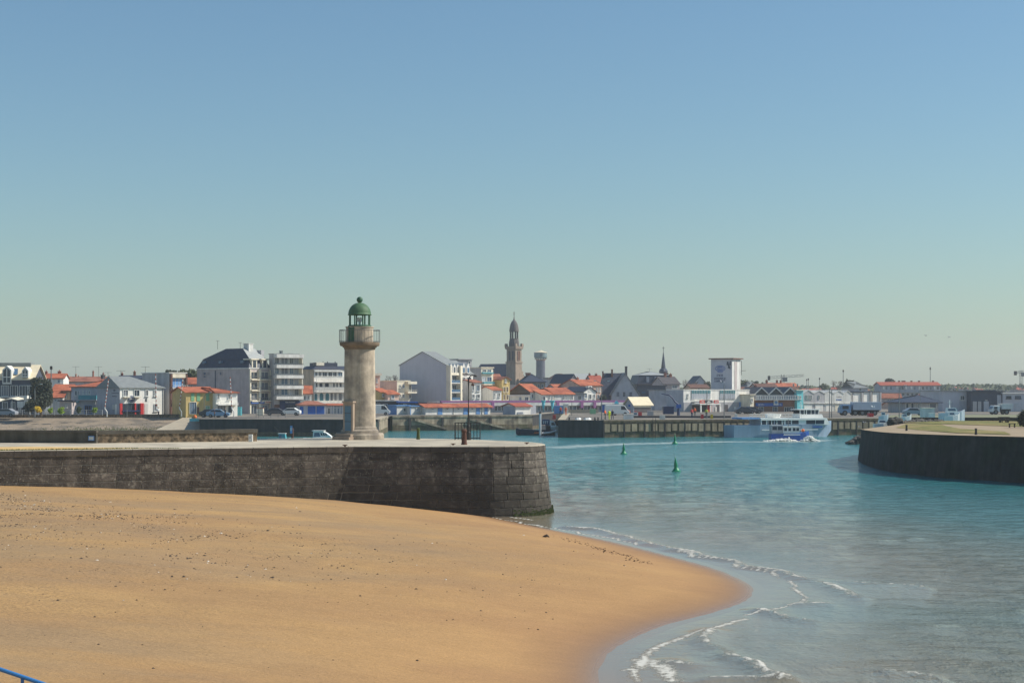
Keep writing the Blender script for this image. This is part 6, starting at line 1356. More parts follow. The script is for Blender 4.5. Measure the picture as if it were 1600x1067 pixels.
# lawns on the jetty
for k, poly in enumerate(([(1400, 668.5), (1440, 673), (1500, 677), (1580, 679.5), (1570, 675), (1500, 670), (1478, 666), (1470, 662.8), (1416, 662.4)], [(1412, 661), (1470, 662.5), (1600, 667), (1680, 668), (1680, 660.5), (1560, 658), (1420, 657.5)])):
    pts = []
    for px, py in poly: Y = jy(py); pts.append((X(px, Y), Y, jz(Y) + .05))
    o = MB().add(pts, [tuple(range(len(pts)))]).build('lawn', 'grass', jt)
bollard(1416.5, 673, 9.5, 'left dark bollard on the right jetty edge', 'iron', 3.6, jz(jy(673))); bollard(1525, 679, 10, 'right dark bollard on the right jetty edge', 'iron', 4.0, jz(jy(679)))
tree(1603, 175, 640, 672, 40, 'dark shaggy bush at the right edge of the jetty', 'leaf_dark', 3000, .12, True, 'shrub', 'shrub', g=jz(175))
t = thing('park_bench', 'low wooden bench beside the dark bush on the jetty', 'bench', (X(1577, 178), 178, jz(178) + .05)); MB().box(0, .75, 0, .4, .4, .47).build('seat', 'bark', t)
for x in (.05, .62): MB().box(x, x + .08, .05, .35, 0, .4).build('leg', 'bark', t)
t = thing('picnic_table', 'long dark picnic table on the far lawn of the jetty', 'table', (X(1562, 205), 205, jz(205) + .05)); MB().box(0, 1.3, 0, .7, .65, .73).build('table_top', 'bark', t)
for x in (.15, 1.05): MB().box(x, x + .1, .1, .6, 0, .65).build('leg', 'bark', t)
for y in (-.4, .8): MB().box(0, 1.3, y, y + .25, .38, .44).box(.2, .28, y + .05, y + .2, 0, .38).box(1.02, 1.1, y + .05, y + .2, 0, .38).build('bench', 'bark', t)
# rocks
def rock(x, y, z, r, seed, label, group, m='rock'):
    r_ = random.Random(seed); bm_ = bmesh.new(); bmesh.ops.create_icosphere(bm_, subdivisions=1, radius=r)
    for v in bm_.verts: v.co = Vector((v.co.x * r_.uniform(.8, 1.3), v.co.y * r_.uniform(.8, 1.2), v.co.z * r_.uniform(.55, .9)))
    me = bpy.data.meshes.new('boulder'); bm_.to_mesh(me); bm_.free(); me.materials.append(MATS[m]); o = bpy.data.objects.new('boulder', me); COL.objects.link(o); o.location = (x, y, z); o.rotation_euler = (0, 0, r_.random() * 6)
    return tag(o, label, 'boulder', group)
for i in range(46):
    u = rnd.random() ** .7; px = 1352 - 30 * u + rnd.uniform(-1, 1); Y = rnd.uniform(222, 230); rock(X(px, Y), Y, max(-.25, (1 - u) * 1.5 + rnd.uniform(-.5, .0) - .1), rnd.uniform(.35, .7), i, 'dark boulder in the riprap at the tip of the right jetty', 'riprap at the jetty tip')
for i in range(60):
    u = i / 59; px = 1392 + 80 * u + rnd.uniform(-2, 2); Y = 203 + 12 * u + rnd.uniform(-1, 2); h = (1.15 if u < .3 else .55) * (1 - abs(u - .15) * .5); rock(X(px, Y), Y, jz(Y) - .35 + rnd.uniform(0, h * .8), rnd.uniform(.4, .75), 100 + i, 'dark boulder in the low rock bank behind the lawn', 'rock bank behind the lawn')
# ------------------------------------------------------------ vehicles
def wheel(t, x, y, r, w=.2):
    wh = MB().lathe([(r * .6, -w / 2), (r, -w / 2), (r, w / 2), (r * .6, w / 2)], 14); 
    wh.v = [(x + v[0], y + v[2], r + v[1]) for v in wh.v]; wo_ = wh.build('wheel', 'tyre', t)
    rm = MB().lathe([(.02, -w / 2 - .01), (r * .6, -w / 2 - .01), (r * .6, w / 2 + .01), (.02, w / 2 + .01)], 10); rm.v = [(x + v[0], y + v[2], r + v[1]) for v in rm.v]; rm.build('rim', 'rail_grey', wo_)
def car(px, Y, rz, m, label, van=False, L=4.1, g=G):
    t = thing('parked_van' if van else 'parked_car', label, 'van' if van else 'car', (X(px, Y), Y, g), R(rz), 'vehicles parked along the quays'); s = L / 4.1
    if van: pr_ = [(-2.05, .3), (2.0, .3), (2.08, .8), (1.75, 1.05), (1.25, 1.85), (.9, 2.0), (-2.0, 2.0), (-2.08, .8)]; wp = [(1.15, 1.8), (1.62, 1.1), (.6, 1.1), (.6, 1.8)]
    else: pr_ = [(-2.0, .3), (1.98, .3), (2.05, .62), (1.95, .82), (1.1, .98), (.45, 1.42), (-.95, 1.46), (-1.6, 1.05), (-2.02, .95), (-2.08, .6)]; wp = [(.42, 1.37), (.98, .98), (-1.45, 1.03), (-.92, 1.4)]
    pr_ = [(a * s, b) for a, b in pr_]; wp = [(a * s, b) for a, b in wp]
    o = MB().prism(pr_, 'y', -.82, .82).build('body', m, t); bv = o.modifiers.new('bevel', 'BEVEL'); bv.width = .07; bv.segments = 2; bv.limit_method = 'ANGLE'; bv.angle_limit = R(25)
    MB().prism(wp, 'y', -.83, -.80).prism(wp, 'y', .80, .83).build('side_window', 'glass', t)
    a, c = wp[0], wp[1]; MB().hexa([(a[0] + .03, -.68, a[1] - .0), (a[0] + .03, .68, a[1]), (a[0] + .07, .68, a[1] + .02), (a[0] + .07, -.68, a[1] + .02), (c[0] + .05, -.72, c[1]), (c[0] + .05, .72, c[1]), (c[0] + .1, .72, c[1] + .03), (c[0] + .1, -.72, c[1] + .03)]).build('windscreen', 'glass', t)
    for x in (-1.3 * s, 1.3 * s):
        for y in (-.74, .74): wheel(t, x, y, .31)
    for y in (-.6, .6): MB().box(2.0 * s, 2.07 * s, y - .14, y + .14, .6, .74).build('headlight', 'lamp_glass', t)
    return t
car(8, 289, 175, 'car_grey', 'grey car parked behind the white fence at far left', L=4.4)
car(341, 279, 5, 'car_blue', 'pale blue car in front of the white shop house'); car(330, 281, 2, 'car_dark', 'dark car half hidden behind the pale blue car')
car(432, 300, 4, 'car_dark', 'dark grey car in front of the balcony block'); car(453, 300, 176, 'hull_white', 'white car in front of the navy shopfront'); 
car(590, 304, 6, 'hull_white', 'white van on the quay right of the lighthouse', True, 4.8)
car(964, 300, 4, 'hull_white', 'white van beside the royal blue cabin', True, 4.6); car(1164, 320, 10, 'car_dark', 'dark car at the blue gate of the fish market'); car(1175, 322, 10, 'car_dark', 'second dark car right of the fish market gate', L=4.0)
car(1428, 300, 4, 'car_grey', 'silver car in front of the harbour office')
car(970, 301, 178, 'red_roof', 'maroon car parked against the white van', L=3.6)
def lorry(px0, px1, Y, rz, py_top, label, cabm, boxm, semi):
    L_ = (px1 - px0) / F * Y; t = thing('articulated_lorry' if semi else 'box_lorry', label, 'lorry', (X(px0, Y), Y, G), R(rz)); H_ = Z(py_top, Y) - G; c0 = 2.1 if semi else 1.6
    MB().box(c0 + .4, L_, 0, 2.5, 1.05, H_).build('cargo_box', boxm, t)
    cab = MB().prism([(0.0, .45), (c0, .45), (c0, H_ * .82), (.45, H_ * .82), (.05, H_ * .5)], 'y', .05, 2.45).build('cab', cabm, t); bv = cab.modifiers.new('bevel', 'BEVEL'); bv.width = .1; bv.segments = 2
    MB().box(.45, c0 - .5, .0, .048, H_ * .48, H_ * .72).build('side_window', 'glass', cab); MB().hexa([(-.02, .3, H_ * .5), (-.02, 2.2, H_ * .5), (.05, 2.2, H_ * .5), (.05, .3, H_ * .5), (.34, .3, H_ * .76), (.34, 2.2, H_ * .76), (.42, 2.2, H_ * .76), (.42, .3, H_ * .76)]).build('windscreen', 'glass', cab)
    MB().box(.3, L_ - .3, .3, 2.2, .7, 1.04).build('chassis', 'iron', t)
    for x in ([.9, 2.9] + [L_ - 1.2 - i * 1.2 for i in range(3)] if semi else [.8, L_ - 1.2]):
        for y in (.15, 2.35): wheel(t, x, y, .48, .3)
    return t
lorry(1313, 1377.5, 300, 2, 628, 'long pale articulated lorry with blue cab on the fishing quay', 'lorry_blue', 'trailer', True)
lorry(1550, 1583, 312, 2, 630.5, 'white box lorry in front of the pale warehouse', 'hull_white', 'white2', False)
# ------------------------------------------------------------ huts on the quay
def hut(name, label, cx, rx, Y, py_base, eave, ridge, wm, rm, lx=None, rk='x', phi=4, D=3.2, o=.25, cat='hut'):
    b = Bld(name, label, cx, rx, Y, phi, lx, D, cat); b.walls(eave, wm, rk if rk in 'xy' else None, ridge); b.roof(rk, eave, ridge, rm, o); return b
b = hut('portable_cabin', 'pale portable cabin with blue trim and small window, leftmost on the quay', 620, 639, 308, 650, 634.5, 633, 'white2', 'sky_blue_panel', lx=607, rk='flat', phi=14); b.win(630, 634, 637, 643, mull=0); b.part(MB().box(-.05, -.003, .05, b.D, 0, b.h), 'blue_side', 'sky_blue_panel'); b.box_on('F', 638, 639.2, 634.5, 650, 0, .08, 'corner_post', 'blue_panel')
b = hut('second_cabin', 'pale portable cabin with blue edges, second on the quay', 640.5, 662, 308, 650, 635, 633.8, 'white2', 'sky_blue_panel', rk='flat', phi=6); b.win(650, 656.5, 636.5, 643, pane='curtain', mull=0, frame='white2')
for p in (640.6, 661): b.box_on('F', p, p + 1, 634.5, 650, 0, .08, 'corner_post', 'sky_blue_panel')
b = hut('fishermen_block', 'long white store block with orange roof and blue doors', 665, 766, 308, 650, 636, 630.5, 'white', 'terracotta', D=4.5, phi=5, o=.45)
for p0, p1 in ((684, 691), (724, 731.5), (744, 750), (757, 762)): d_ = b.box_on('F', p0, p1, 637.2, 650, 0, .08, 'door', 'sky_blue_panel'); b.box_on('F', p1 - 1, p1 - .5, 643, 644, .08, .12, 'handle', 'rail_grey', d_)
for p in (674, 697, 714.5, 736, 749.5): b.win(p, p + 3.4, 638, 640.5, mull=0, sill=True)
for p in (708, 753): b.part(MB().tube([(b.fx(p), -.08, 0), (b.fx(p), -.08, b.h)], .05, 6), 'drainpipe', 'rail_grey')
b = hut('red_roof_hut', 'white hut with red roof and shaded grey gable at the end of the quay', 805.5, 829, 310, 650, 634.5, 629.5, 'white', 'red_roof', lx=786, phi=20, o=.35); b.part(MB().box(-.06, -.003, .02, b.D, 0, b.h - .02), 'side_wall', 'bluegrey_wall'); b.win(808.5, 817, 643.5, 646, mull=2, frame='curtain'); b.box_on('F', 829, 839, 634, 650, -3.0, -.3, 'lean_to', 'bluegrey_wall')  # gable side given a greyer skin for its shade
# market hall
b = Bld('market_hall', 'long glazed market hall with white fascia and purple roof edge', 690, 985, 338, 3, D=12, cat='building')
b.walls(634, 'curtain'); b.box_on('F', 690, 985, 629, 634, 0, .8, 'white_fascia', 'white'); b.box_on('F', 688, 978, 626, 629, -.5, .82, 'purple_edge', 'purple'); b.part(MB().box(0, b.W, .5, 12, b.z(634), b.z(628)), 'roof', 'mauve_wall')
for i in range(30): p = 772 + i * 5.6; b.win(p, p + 5, 634.5, 642.5, mull=1, sill=False)
for p in (766, 867.5, 905, 925): b.box_on('F', p, p + 4, 628, 638, 0, 1.1, 'purple_pier', 'purple')
for i, (p, w, lab) in enumerate(((703, 12, 'cyan fabric vault behind the long orange-roofed store block'), (849, 8, 'left cyan fabric funnel above the market hall'), (863, 9, 'right cyan fabric funnel above the market hall'), (964, 6, 'small cyan fabric vault at the right end of the market hall'))):
    Y = 338; t = thing('fabric_canopy', lab, 'canopy', (X(p, Y), Y, G), 0, 'cyan fabric canopies of the market'); q = w / F * Y / 2; z0, z1 = Z(632, Y) - G, Z(626, Y) - G
    if i in (0, 3): MB().prism([(q * math.cos(math.pi * k / 8), z0 + (z1 - z0) * math.sin(math.pi * k / 8)) for k in range(9)], 'y', 0, 2.5).build('cloth', 'cyan_canvas', t)
    else: MB().lathe([(.12, z0 - 1.0), (.3, z0 - .2), (q * .6, z0 + .4), (q, z1), (q * .98, z1 + .06)], 12).build('cloth', 'cyan_canvas', t)
    MB().tube([(0, .05, 0), (0, .05, z0)], .09, 6).build('post', 'teal', t)
# low quay clutter walls
def lowbox(name, label, px0, px1, Y, py0, py1, m, cat, dep=1.0, cap=None):
    t = thing(name, label, cat, (X(px0, Y), Y, Z(py1, Y))); W_ = X(px1, Y) - X(px0, Y); h = Z(py0, Y) - Z(py1, Y)
    o = MB().box(0, W_, 0, dep, 0, h * .9).build('body', m, t); MB().box(-.05, W_ + .05, -.05, dep + .05, h * .9, h).build('lid', cap or m, t); return t
lowbox('quay_planter', 'long low pale wall in front of the market hall', 885, 935, 330, 640, 645, 'quay_top', 'wall', .6)
lowbox('basin_parapet', 'long dark low wall behind the fishing quay edge', 976, 1142, 275, 649.5, 653.5, 'dark_wall', 'wall', .6, 'dark_wall')
lowbox('teal_container', 'blue-grey container beside the cyan funnels', 866, 880, 315, 634, 646, 'sky_blue_panel', 'container', 2.4); lowbox('white_container', 'white container right of the blue-grey container', 880.5, 888, 315, 631, 646, 'white2', 'container', 2.4)
lowbox('green_bin', 'green recycling bin in front of the market hall', 922, 931, 318, 639, 647, 'shutter_green', 'bin', 1.2); lowbox('grey_cabinet', 'grey cabinet below the cream-roofed shed', 1012, 1021, 300, 642, 650, 'grey_wall', 'cabinet', 1.0); lowbox('white_ice_box', 'white insulated fish crate on the quay edge', 975, 990, 262, 647, 655, 'white', 'crate', 1.2); lowbox('red_skip', 'red skip on the quay behind the trailer', 1358, 1365, 285, 646, 654, 'red_paint', 'skip', 1.6)
lowbox('blue_trash_shed', 'blue-grey bin store beside the mansard apartment house', 370, 376, 293, 636, 649, 'teal', 'bin store', 1.5); lowbox('stone_gate_pier', 'small stone kiosk with tiled cap on the quay below the blue signs', 402, 411, 285, 637, 649, 'cream', 'kiosk', 1.0, 'terracotta_old')
lowbox('coast_station', 'pale plastered hut on the quay behind the rock bank', 1443, 1460, 235, 637, 652, 'white2', 'hut', 2.0, 'cream'); lowbox('white_tank', 'pale tank beside the pale plastered hut', 1453, 1461, 232, 645, 652, 'white', 'tank', 1.0)
# turquoise and orange play boat on the slipway
t = thing('fish_bin', 'turquoise plastic tub with orange buoy at the top of the slipway', 'tub', (X(296, 270), 270, Z(658, 270))); MB().box(0, 1.7, 0, 1, 0, .38).box(-.05, 1.75, -.05, 1.05, .38, .46).build('tub', 'turquoise', t); MB().ball((.85, .5, .72), .34, 12, 8).build('buoy', 'orange_paint', t, smooth=True)
# fence at left
t = thing('promenade_fence', 'white metal fence along the seafront at far left', 'fence', (X(-40, 290.5), 290.5, G + .2)); L_ = X(160, 290.5) - X(-40, 290.5)
for z in (.9, .5, .12): MB().box(0, L_, -.025, .025, z, z + .05).build('rail', 'rail_white', t)
n = 16
for i in range(n + 1): MB().box(L_ * i / n - .04, L_ * i / n + .04, -.045, .045, 0, 1.0).build('post', 'rail_white', t)
for i in range(int(L_ / .45)): MB().box(.2 + i * .45, .225 + i * .45, -.012, .012, .17, .9).build('bar', 'rail_grey', t)
t = thing('quay_barrier', 'grey tubular barrier on the quay in front of the apartment houses', 'barrier', (X(400, 276), 276, G)); L_ = X(446, 276) - X(400, 276)
for z in (.95, .5): MB().tube([(0, 0, z), (L_, 0, z)], .03, 6).build('rail', 'rail_grey', t)
for i in range(5): MB().tube([(L_ * i / 4, 0, 0), (L_ * i / 4, 0, .95)], .035, 6).build('post', 'rail_grey', t)
# striped leaning poles
def striped(px0, px1, py0, py1, Y, label):
    t = thing('striped_pole', label, 'pole', (X(px1, Y), Y, G), 0, 'red and white striped poles'); dx = X(px0, Y) - X(px1, Y); H_ = Z(py0, Y) - G; n = 16; mb = MB()
    q = [Vector((-.05, 0, 0)), Vector((-.05, 0, .9)), Vector((-.45, 0, 1.5))]; MB().tube(q, .11, 7).build('bent_foot', 'rail_white', t)
    for i in range(n): a, c = q[2].lerp(Vector((dx, 0, H_)), i / n), q[2].lerp(Vector((dx, 0, H_)), (i + 1) / n); MB().tube([a, c], .085, 7).build(('white_band', 'red_band')[i % 2], ('rail_white', 'red_roof')[i % 2], t)
striped(169.5, 167.5, 592, 648, 286, 'red and white striped pole in front of the blue-grey house'); striped(243, 248, 584, 648, 288, 'striped pole in front of the white cafe'); striped(286, 284, 590, 648, 288, 'striped pole in front of the grey balcony block'); striped(359.5, 366, 589, 648, 286, 'striped pole in front of the white shop house')
# street lamps and masts
def lamp(px, Y, py0, label, arms=2, base=None, g=G, r=.07):
    t = thing('street_lamp', label, 'street lamp', (X(px, Y), Y, g), 0, 'tall street lamps and poles'); H_ = Z(py0, Y) - g
    MB().tube([(0, 0, 0), (0, 0, H_ - .8 if arms else H_)], [r * 1.3, r * .8], 7).build('pole', 'rail_grey', t)
    for i in range(arms):
        s_ = -1 if i else 1; MB().tube([(0, 0, H_ - .85), (.25 * s_, 0, H_ - .35), (.6 * s_, 0, H_ - .1), (1.0 * s_, 0, H_)], .035, 6).build('arm', 'rail_grey', t); MB().box(min(.9 * s_, 1.3 * s_), max(.9 * s_, 1.3 * s_), -.1, .1, H_ - .06, H_ + .06).build('lamp_head', 'lamp_glass', t)
    return t
lamp(940, 256, 595, 'tall double-armed street lamp on the head of the middle quay'); lamp(54.5, 284, 600, 'pale lamp post in front of the large evergreen tree', 1, r=.09); lamp(45.5, 284, 604, 'thin pole at the edge of the dormer building', 0); lamp(198.5, 285, 618, 'thin grey pole in front of the cafe shopfront', 0, r=.05); lamp(1131.5, 266, 600, 'tall thin lamp mast in front of the sign tower', 0); lamp(1104.5, 266, 612, 'thin mast in front of the fish market porch', 0, r=.05); lamp(1296, 272, 609, 'tall lamp mast left of the long trailer', 0); lamp(1299.5, 273, 609, 'second lamp mast close beside the first, left of the trailer', 0); lamp(1405, 280, 602, 'slim lamp mast in front of the red-roofed apartments', 1); lamp(893.5, 300, 628, 'short lamp mast on the middle quay left end', 0, r=.05); lamp(753, 300, 600, 'thin mast behind the orange-roofed store block', 0, r=.05); lamp(1438, 300, 606, 'thin mast right of the harbour office roof', 0, r=.04); lamp(404.5, 280, 606, 'thin dark mast in front of the apartment house balconies', 0, r=.05); lamp(319, 282, 613, 'thin lamp post in front of the yellow house', 1, r=.05)
def radio_mast(px, Y, py0, label, g=G):
    t = thing('radio_mast', label, 'mast', (X(px, Y), Y, g), 0, 'radio masts on the skyline'); H_ = Z(py0, Y) - g
    MB().tube([(0, 0, 0), (0, 0, H_)], [.2, .1], 6).build('pole', 'rail_grey', t); MB().box(-.22, .22, -.22, .22, H_ * .92, H_ * .92 + .7).build('antenna', 'iron', t)
radio_mast(1317.5, 620, 577, 'tall radio mast above the boat sheds'); radio_mast(1453.5, 620, 573, 'tall pale radio mast above the red-roofed apartments'); radio_mast(1280.5, 660, 590, 'short radio mast left of the bare twiggy tree'); radio_mast(1260.5, 660, 592, 'short twin mast above the turquoise house'); radio_mast(80, 340, 571.5, 'dark pole rising from the red roof at left'); radio_mast(1263, 662, 591, 'second short mast above the turquoise house')
def crane(px, Y, py_top, jl, jr, label, pyj):
    t = thing('tower_crane', label, 'crane', (X(px, Y), Y, G), 0, 'tower cranes on the skyline'); H_ = Z(pyj, Y) - G; q = Y / F; w = .8
    def truss(a, c, w, nm):
        a, c = Vector(a), Vector(c); d = (c - a); k = max(4, int(d.length / 2.2)); u = Vector((0, w, 0)); v = d.normalized().cross(u).normalized() * w; mb = MB()
        for s1 in (-.5, .5):
            for s2 in (-.5, .5): mb.tube([a + u * s1 + v * s2, c + u * s1 + v * s2], .07, 4)
        for i in range(k):
            p, r_ = a + d * i / k, a + d * (i + 1) / k; sg = .5 if i % 2 else -.5; mb.tube([p + u * .5 + v * sg, r_ + u * .5 - v * sg], .045, 4); mb.tube([p - u * .5 - v * sg, r_ - u * .5 + v * sg], .045, 4)
        return mb.build(nm, 'rail_grey', t, fix=False)
    truss((0, 0, 0), (0, 0, Z(py_top, Y) - G), 1.2, 'mast'); truss(((jl - px) * q, 0, H_ - .5), (0, 0, H_), 1.0, 'counter_jib'); truss((0, 0, H_), ((jr - px) * q, 0, H_ + (2 * q if jr - px > 10 else .3)), .9, 'jib'); MB().box((jl - px) * q, (jl - px + 3) * q, -.9, .9, H_ - 1.6, H_ + .4).build('counterweight', 'iron', t); MB().box(-.2, 1.8, -1.5, -.3, H_ - 2.2, H_ - .3).build('cab', 'rail_grey', t)
crane(1223, 700, 585, 1200, 1256, 'tower crane with long thin jib behind the three-gable hall', 588.5); crane(1595.5, 760, 578.5, 1585, 1640, 'tower crane at the far right skyline', 581)
# blue loading crane on the quay
t = thing('quay_crane', 'blue hydraulic crane with folded arm in front of the fish market side', 'crane', (X(1060, 300), 300, G)); q = 300 / F
MB().lathe([(.3, 0), (.24, 1.2), (.16, 1.4), (.14, (650 - 633) * q)], 12).build('column', 'navy_panel', t); MB().tube([(0, 0, 17 * q), (-6 * q, 0, 22 * q), (-9.5 * q, 0, 27.5 * q), (-14 * q, 0, 31.5 * q), (-26.5 * q, 0, 34 * q)], [.16, .15, .13, .11, .07], 7).build('arm', 'navy_panel', t); MB().box(-.4, .5, -.4, .4, 1.4, 2.1).build('cab', 'blue_panel', t)
lowbox('blue_machinery', 'dark blue machinery housing beside the blue crane', 1037, 1053, 305, 635, 647, 'navy_panel', 'machinery', 2.0)
# ------------------------------------------------------------ boats
def hull(mb_secs, name, m, t, n=6):
    """sections: (x, half width at deck, z deck, half width at waterline, z bottom)"""
    mb = MB(); rows = []
    for x, wd, zd, ww, zb_ in mb_secs:
        r_ = []
        for s_ in (1, -1):
            col = []
            for k in range(n):
                u = k / (n - 1); w = ww + (wd - ww) * u ** 1.3; col.append((x, s_ * w, zb_ + (zd - zb_) * u))
            r_.append(col if s_ == 1 else col)
        rows.append(r_[0][::-1] + r_[1])
    k = len(rows[0]); vs = [p for r_ in rows for p in r_]; fs = []
    for i in range(len(rows) - 1):
        for j in range(k - 1): fs.append((i * k + j, i * k + j + 1, (i + 1) * k + j + 1, (i + 1) * k + j))
        fs.append((i * k, (i + 1) * k, (i + 1) * k + k - 1, i * k + k - 1))
    fs.append(tuple(range(k))); fs.append(tuple((len(rows) - 1) * k + j for j in range(k)))
    return mb.add(vs, fs).build(name, m, t)
# passenger ferry
t = thing('passenger_ferry', 'large pale blue passenger ferry with white upper deck moored at the quay', 'ferry', (X(1139, 254.6), 254.6, 0), math.atan2(6, 17.2)); fr = t; q = 18.2 / 154
fx = lambda px: (px - 1138) * q
fz = lambda py: Z(py, 256)
hull([(0, 1.9, fz(664), 1.7, -.3), (fx(1176), 2.2, fz(664), 1.9, -.3), (fx(1178), 2.2, fz(663), 1.9, -.3), (fx(1240), 2.3, fz(663.5), 1.9, -.3), (fx(1270), 1.9, fz(662), 1.3, -.3), (fx(1287), 1.0, fz(660), .4, -.2), (fx(1297), .1, fz(658), .04, 1.0)], 'hull', 'hull_blue', t, 7)
MB().box(fx(1178), fx(1265), -2.34, -2.2, fz(671.8), fz(670.6)).build('rubbing_strake', 'hull_white', t)
MB().box(fx(1177), fx(1278), -2.25, 2.25, fz(656.2), fz(653)).build('upper_deck', 'hull_white', t)
MB().box(fx(1178), fx(1212), -1.9, 1.9, fz(663.5), fz(656.2)).build('open_cabin', 'curtain', t)
for i in range(5): MB().box(fx(1177.5 + i * 8), fx(1178.3 + i * 8), -2.15, -2.05, fz(664), fz(656)).build('stanchion', 'hull_white', t)
for p0, p1 in ((1180, 1188), (1190, 1198), (1200, 1210)): MB().box(fx(p0), fx(p1), -1.93, -1.88, fz(662.5), fz(657)).build('window', 'glass', t)
sal = MB().box(fx(1214), fx(1278), -2.0, 2.0, fz(664), fz(656.2)).prism([(fx(1278), fz(664)), (fx(1285.5), fz(664)), (fx(1281), fz(653.5)), (fx(1278), fz(653.5))], 'y', -1.9, 1.9).build('saloon', 'hull_white', t)
for p0, p1 in ((1216, 1224), (1226, 1236), (1248, 1262), (1263, 1276)): MB().box(fx(p0), fx(p1), -2.03, -1.98, fz(662.6), fz(656.6)).build('window', 'glass', sal)
wh_ = MB().box(fx(1242), fx(1271), -1.2, 1.2, fz(653), fz(647.5)).prism([(fx(1271), fz(653)), (fx(1279), fz(653)), (fx(1277), fz(647.5)), (fx(1271), fz(647.5))], 'y', -1.2, 1.2).build('wheelhouse', 'hull_white', t); MB().box(fx(1239), fx(1274), -1.35, 1.35, fz(640.6), fz(639.4)).build('wheelhouse_roof', 'hull_white', wh_)
for p0, p1 in ((1243, 1247), (1253.5, 1259), (1260, 1265), (1266, 1271)): MB().box(fx(p0), fx(p1), -1.18, -1.12, fz(647.5), fz(640.6)).build('window', 'glass', wh_)
for p in (1242, 1248.5, 1252, 1259.2, 1265.2, 1271.2): MB().box(fx(p), fx(p + .8), -1.2, -1.1, fz(647.6), fz(640.5)).build('window_post', 'hull_white', wh_)
MB().box(fx(1243), fx(1272), 1.1, 1.16, fz(647.5), fz(640.6)).build('window', 'glass', wh_)
rl = MB()
for z in (653 - 6.5, 653 - 3.2): rl.tube([(fx(1160), -2.1, fz(z)), (fx(1240), -2.1, fz(z))], .03, 5)
for i in range(17): rl.tube([(fx(1160 + 5 * i), -2.1, fz(653.2)), (fx(1160 + 5 * i), -2.1, fz(646.5))], .025, 5)
rl.build('deck_railing', 'rail_white', t)
MB().box(fx(1150), fx(1178), -1.8, 1.8, fz(654.5), fz(652)).build('awning', 'sky_blue_panel', t)
hull([(fx(1195), .55, fz(646.5), .3, fz(652.5)), (fx(1206), .75, fz(646), .45, fz(653)), (fx(1215), .5, fz(647), .2, fz(652.5)), (fx(1218), .1, fz(647), .05, fz(650))], 'tender', 'hull_white', t)
MB().tube([(fx(1250), 0, fz(640)), (fx(1249), 0, fz(628))], .05, 6).tube([(fx(1246), 0, fz(634)), (fx(1253), 0, fz(634))], .03, 5).build('mast', 'rail_white', t)
mb = MB(); r_ = random.Random(77)
for i in range(9): x = fx(1257 + i * 1.7); mb.box(x, x + .12, -2.36 - .0, -2.2, fz(668), fz(666)); mb.box(x, x + .16, -2.35, -2.21, fz(667.2), fz(666.8))
mb.build('name_lettering', 'blue_panel', t)
# blue fishing boat under way
t = thing('fishing_boat', 'small royal blue fishing boat under way in front of the ferry', 'fishing boat', (X(1203, 238), 238, 0), R(3)); q = 238 / F
fx = lambda px: (px - 1203) * q
fz = lambda py: Z(py, 238)
hull([(0, .95, fz(677.5), .8, -.25), (fx(1225), 1.15, fz(677.5), .95, -.3), (fx(1248), 1.05, fz(676.5), .7, -.25), (fx(1258), .7, fz(674.8), .3, -.2), (fx(1264.5), .08, fz(673), .03, .1)], 'hull', 'hull_royal', t, 7)
MB().box(fx(1222), fx(1248), -1.17, 1.17, fz(679.6), fz(677.8)).build('white_stripe', 'hull_white', t)
cb = MB().box(fx(1204), fx(1221.5), -.85, .85, fz(678), fz(664)).build('aft_shelter', 'grey_wall', t); MB().box(fx(1205), fx(1212), -.88, -.84, fz(671.5), fz(666)).box(fx(1213.5), fx(1220.5), -.88, -.84, fz(671.5), fz(666)).build('window', 'glass', cb)
cb = MB().box(fx(1222), fx(1247.5), -.9, .9, fz(677), fz(667)).box(fx(1221), fx(1249), -1, 1, fz(667), fz(666)).build('wheelhouse', 'hull_white', t)
for p in (1223.5, 1230, 1237, 1242.5): MB().box(fx(p), fx(p + 4.2), -.93, -.89, fz(673), fz(668.2)).build('window', 'glass', cb)
MB().tube([(fx(1232), 0, fz(666)), (fx(1232), 0, fz(655))], .05, 6).tube([(fx(1226), 0, fz(659)), (fx(1238), 0, fz(659))], .03, 5).build('mast', 'rail_grey', t)
MB().ball((fx(1254), -.5, fz(672.5)), .26, 12, 8).build('fender', 'orange_paint', t, smooth=True); MB().ball((fx(1261), -.55, fz(684)), .27, 12, 8).build('fender', 'red_paint', t, smooth=True); MB().ball((fx(1230), -1.2, fz(685)), (.16, .14, .28), 10, 8).build('fender', 'white2', t, smooth=True)
# bow wave and stern wash
mb = MB(); r_ = random.Random(3)
for i in range(420):
    u = r_.random()
    if i % 3: px, h = 1252 + 25 * u, .8 * math.exp(-((u - .42) / .3) ** 2) * r_.random() ** .6
    else: px, h = 1192 + 50 * u, .35 * math.exp(-((u - .6) / .35) ** 2) * r_.random()
    s_ = r_.uniform(.06, .2); mb.ball((X(px, 237), 237 + r_.gauss(-.9, .4), h), (s_ * 1.5, s_, s_ * .8), 6, 4)
mat('foam', rgb(232, 230, 220), 0.8, 0.06, 2)
tag(mb.build('bow_spray', 'foam', None, fix=False), 'white bow wave spray around the blue fishing boat', 'spray', kind='stuff')
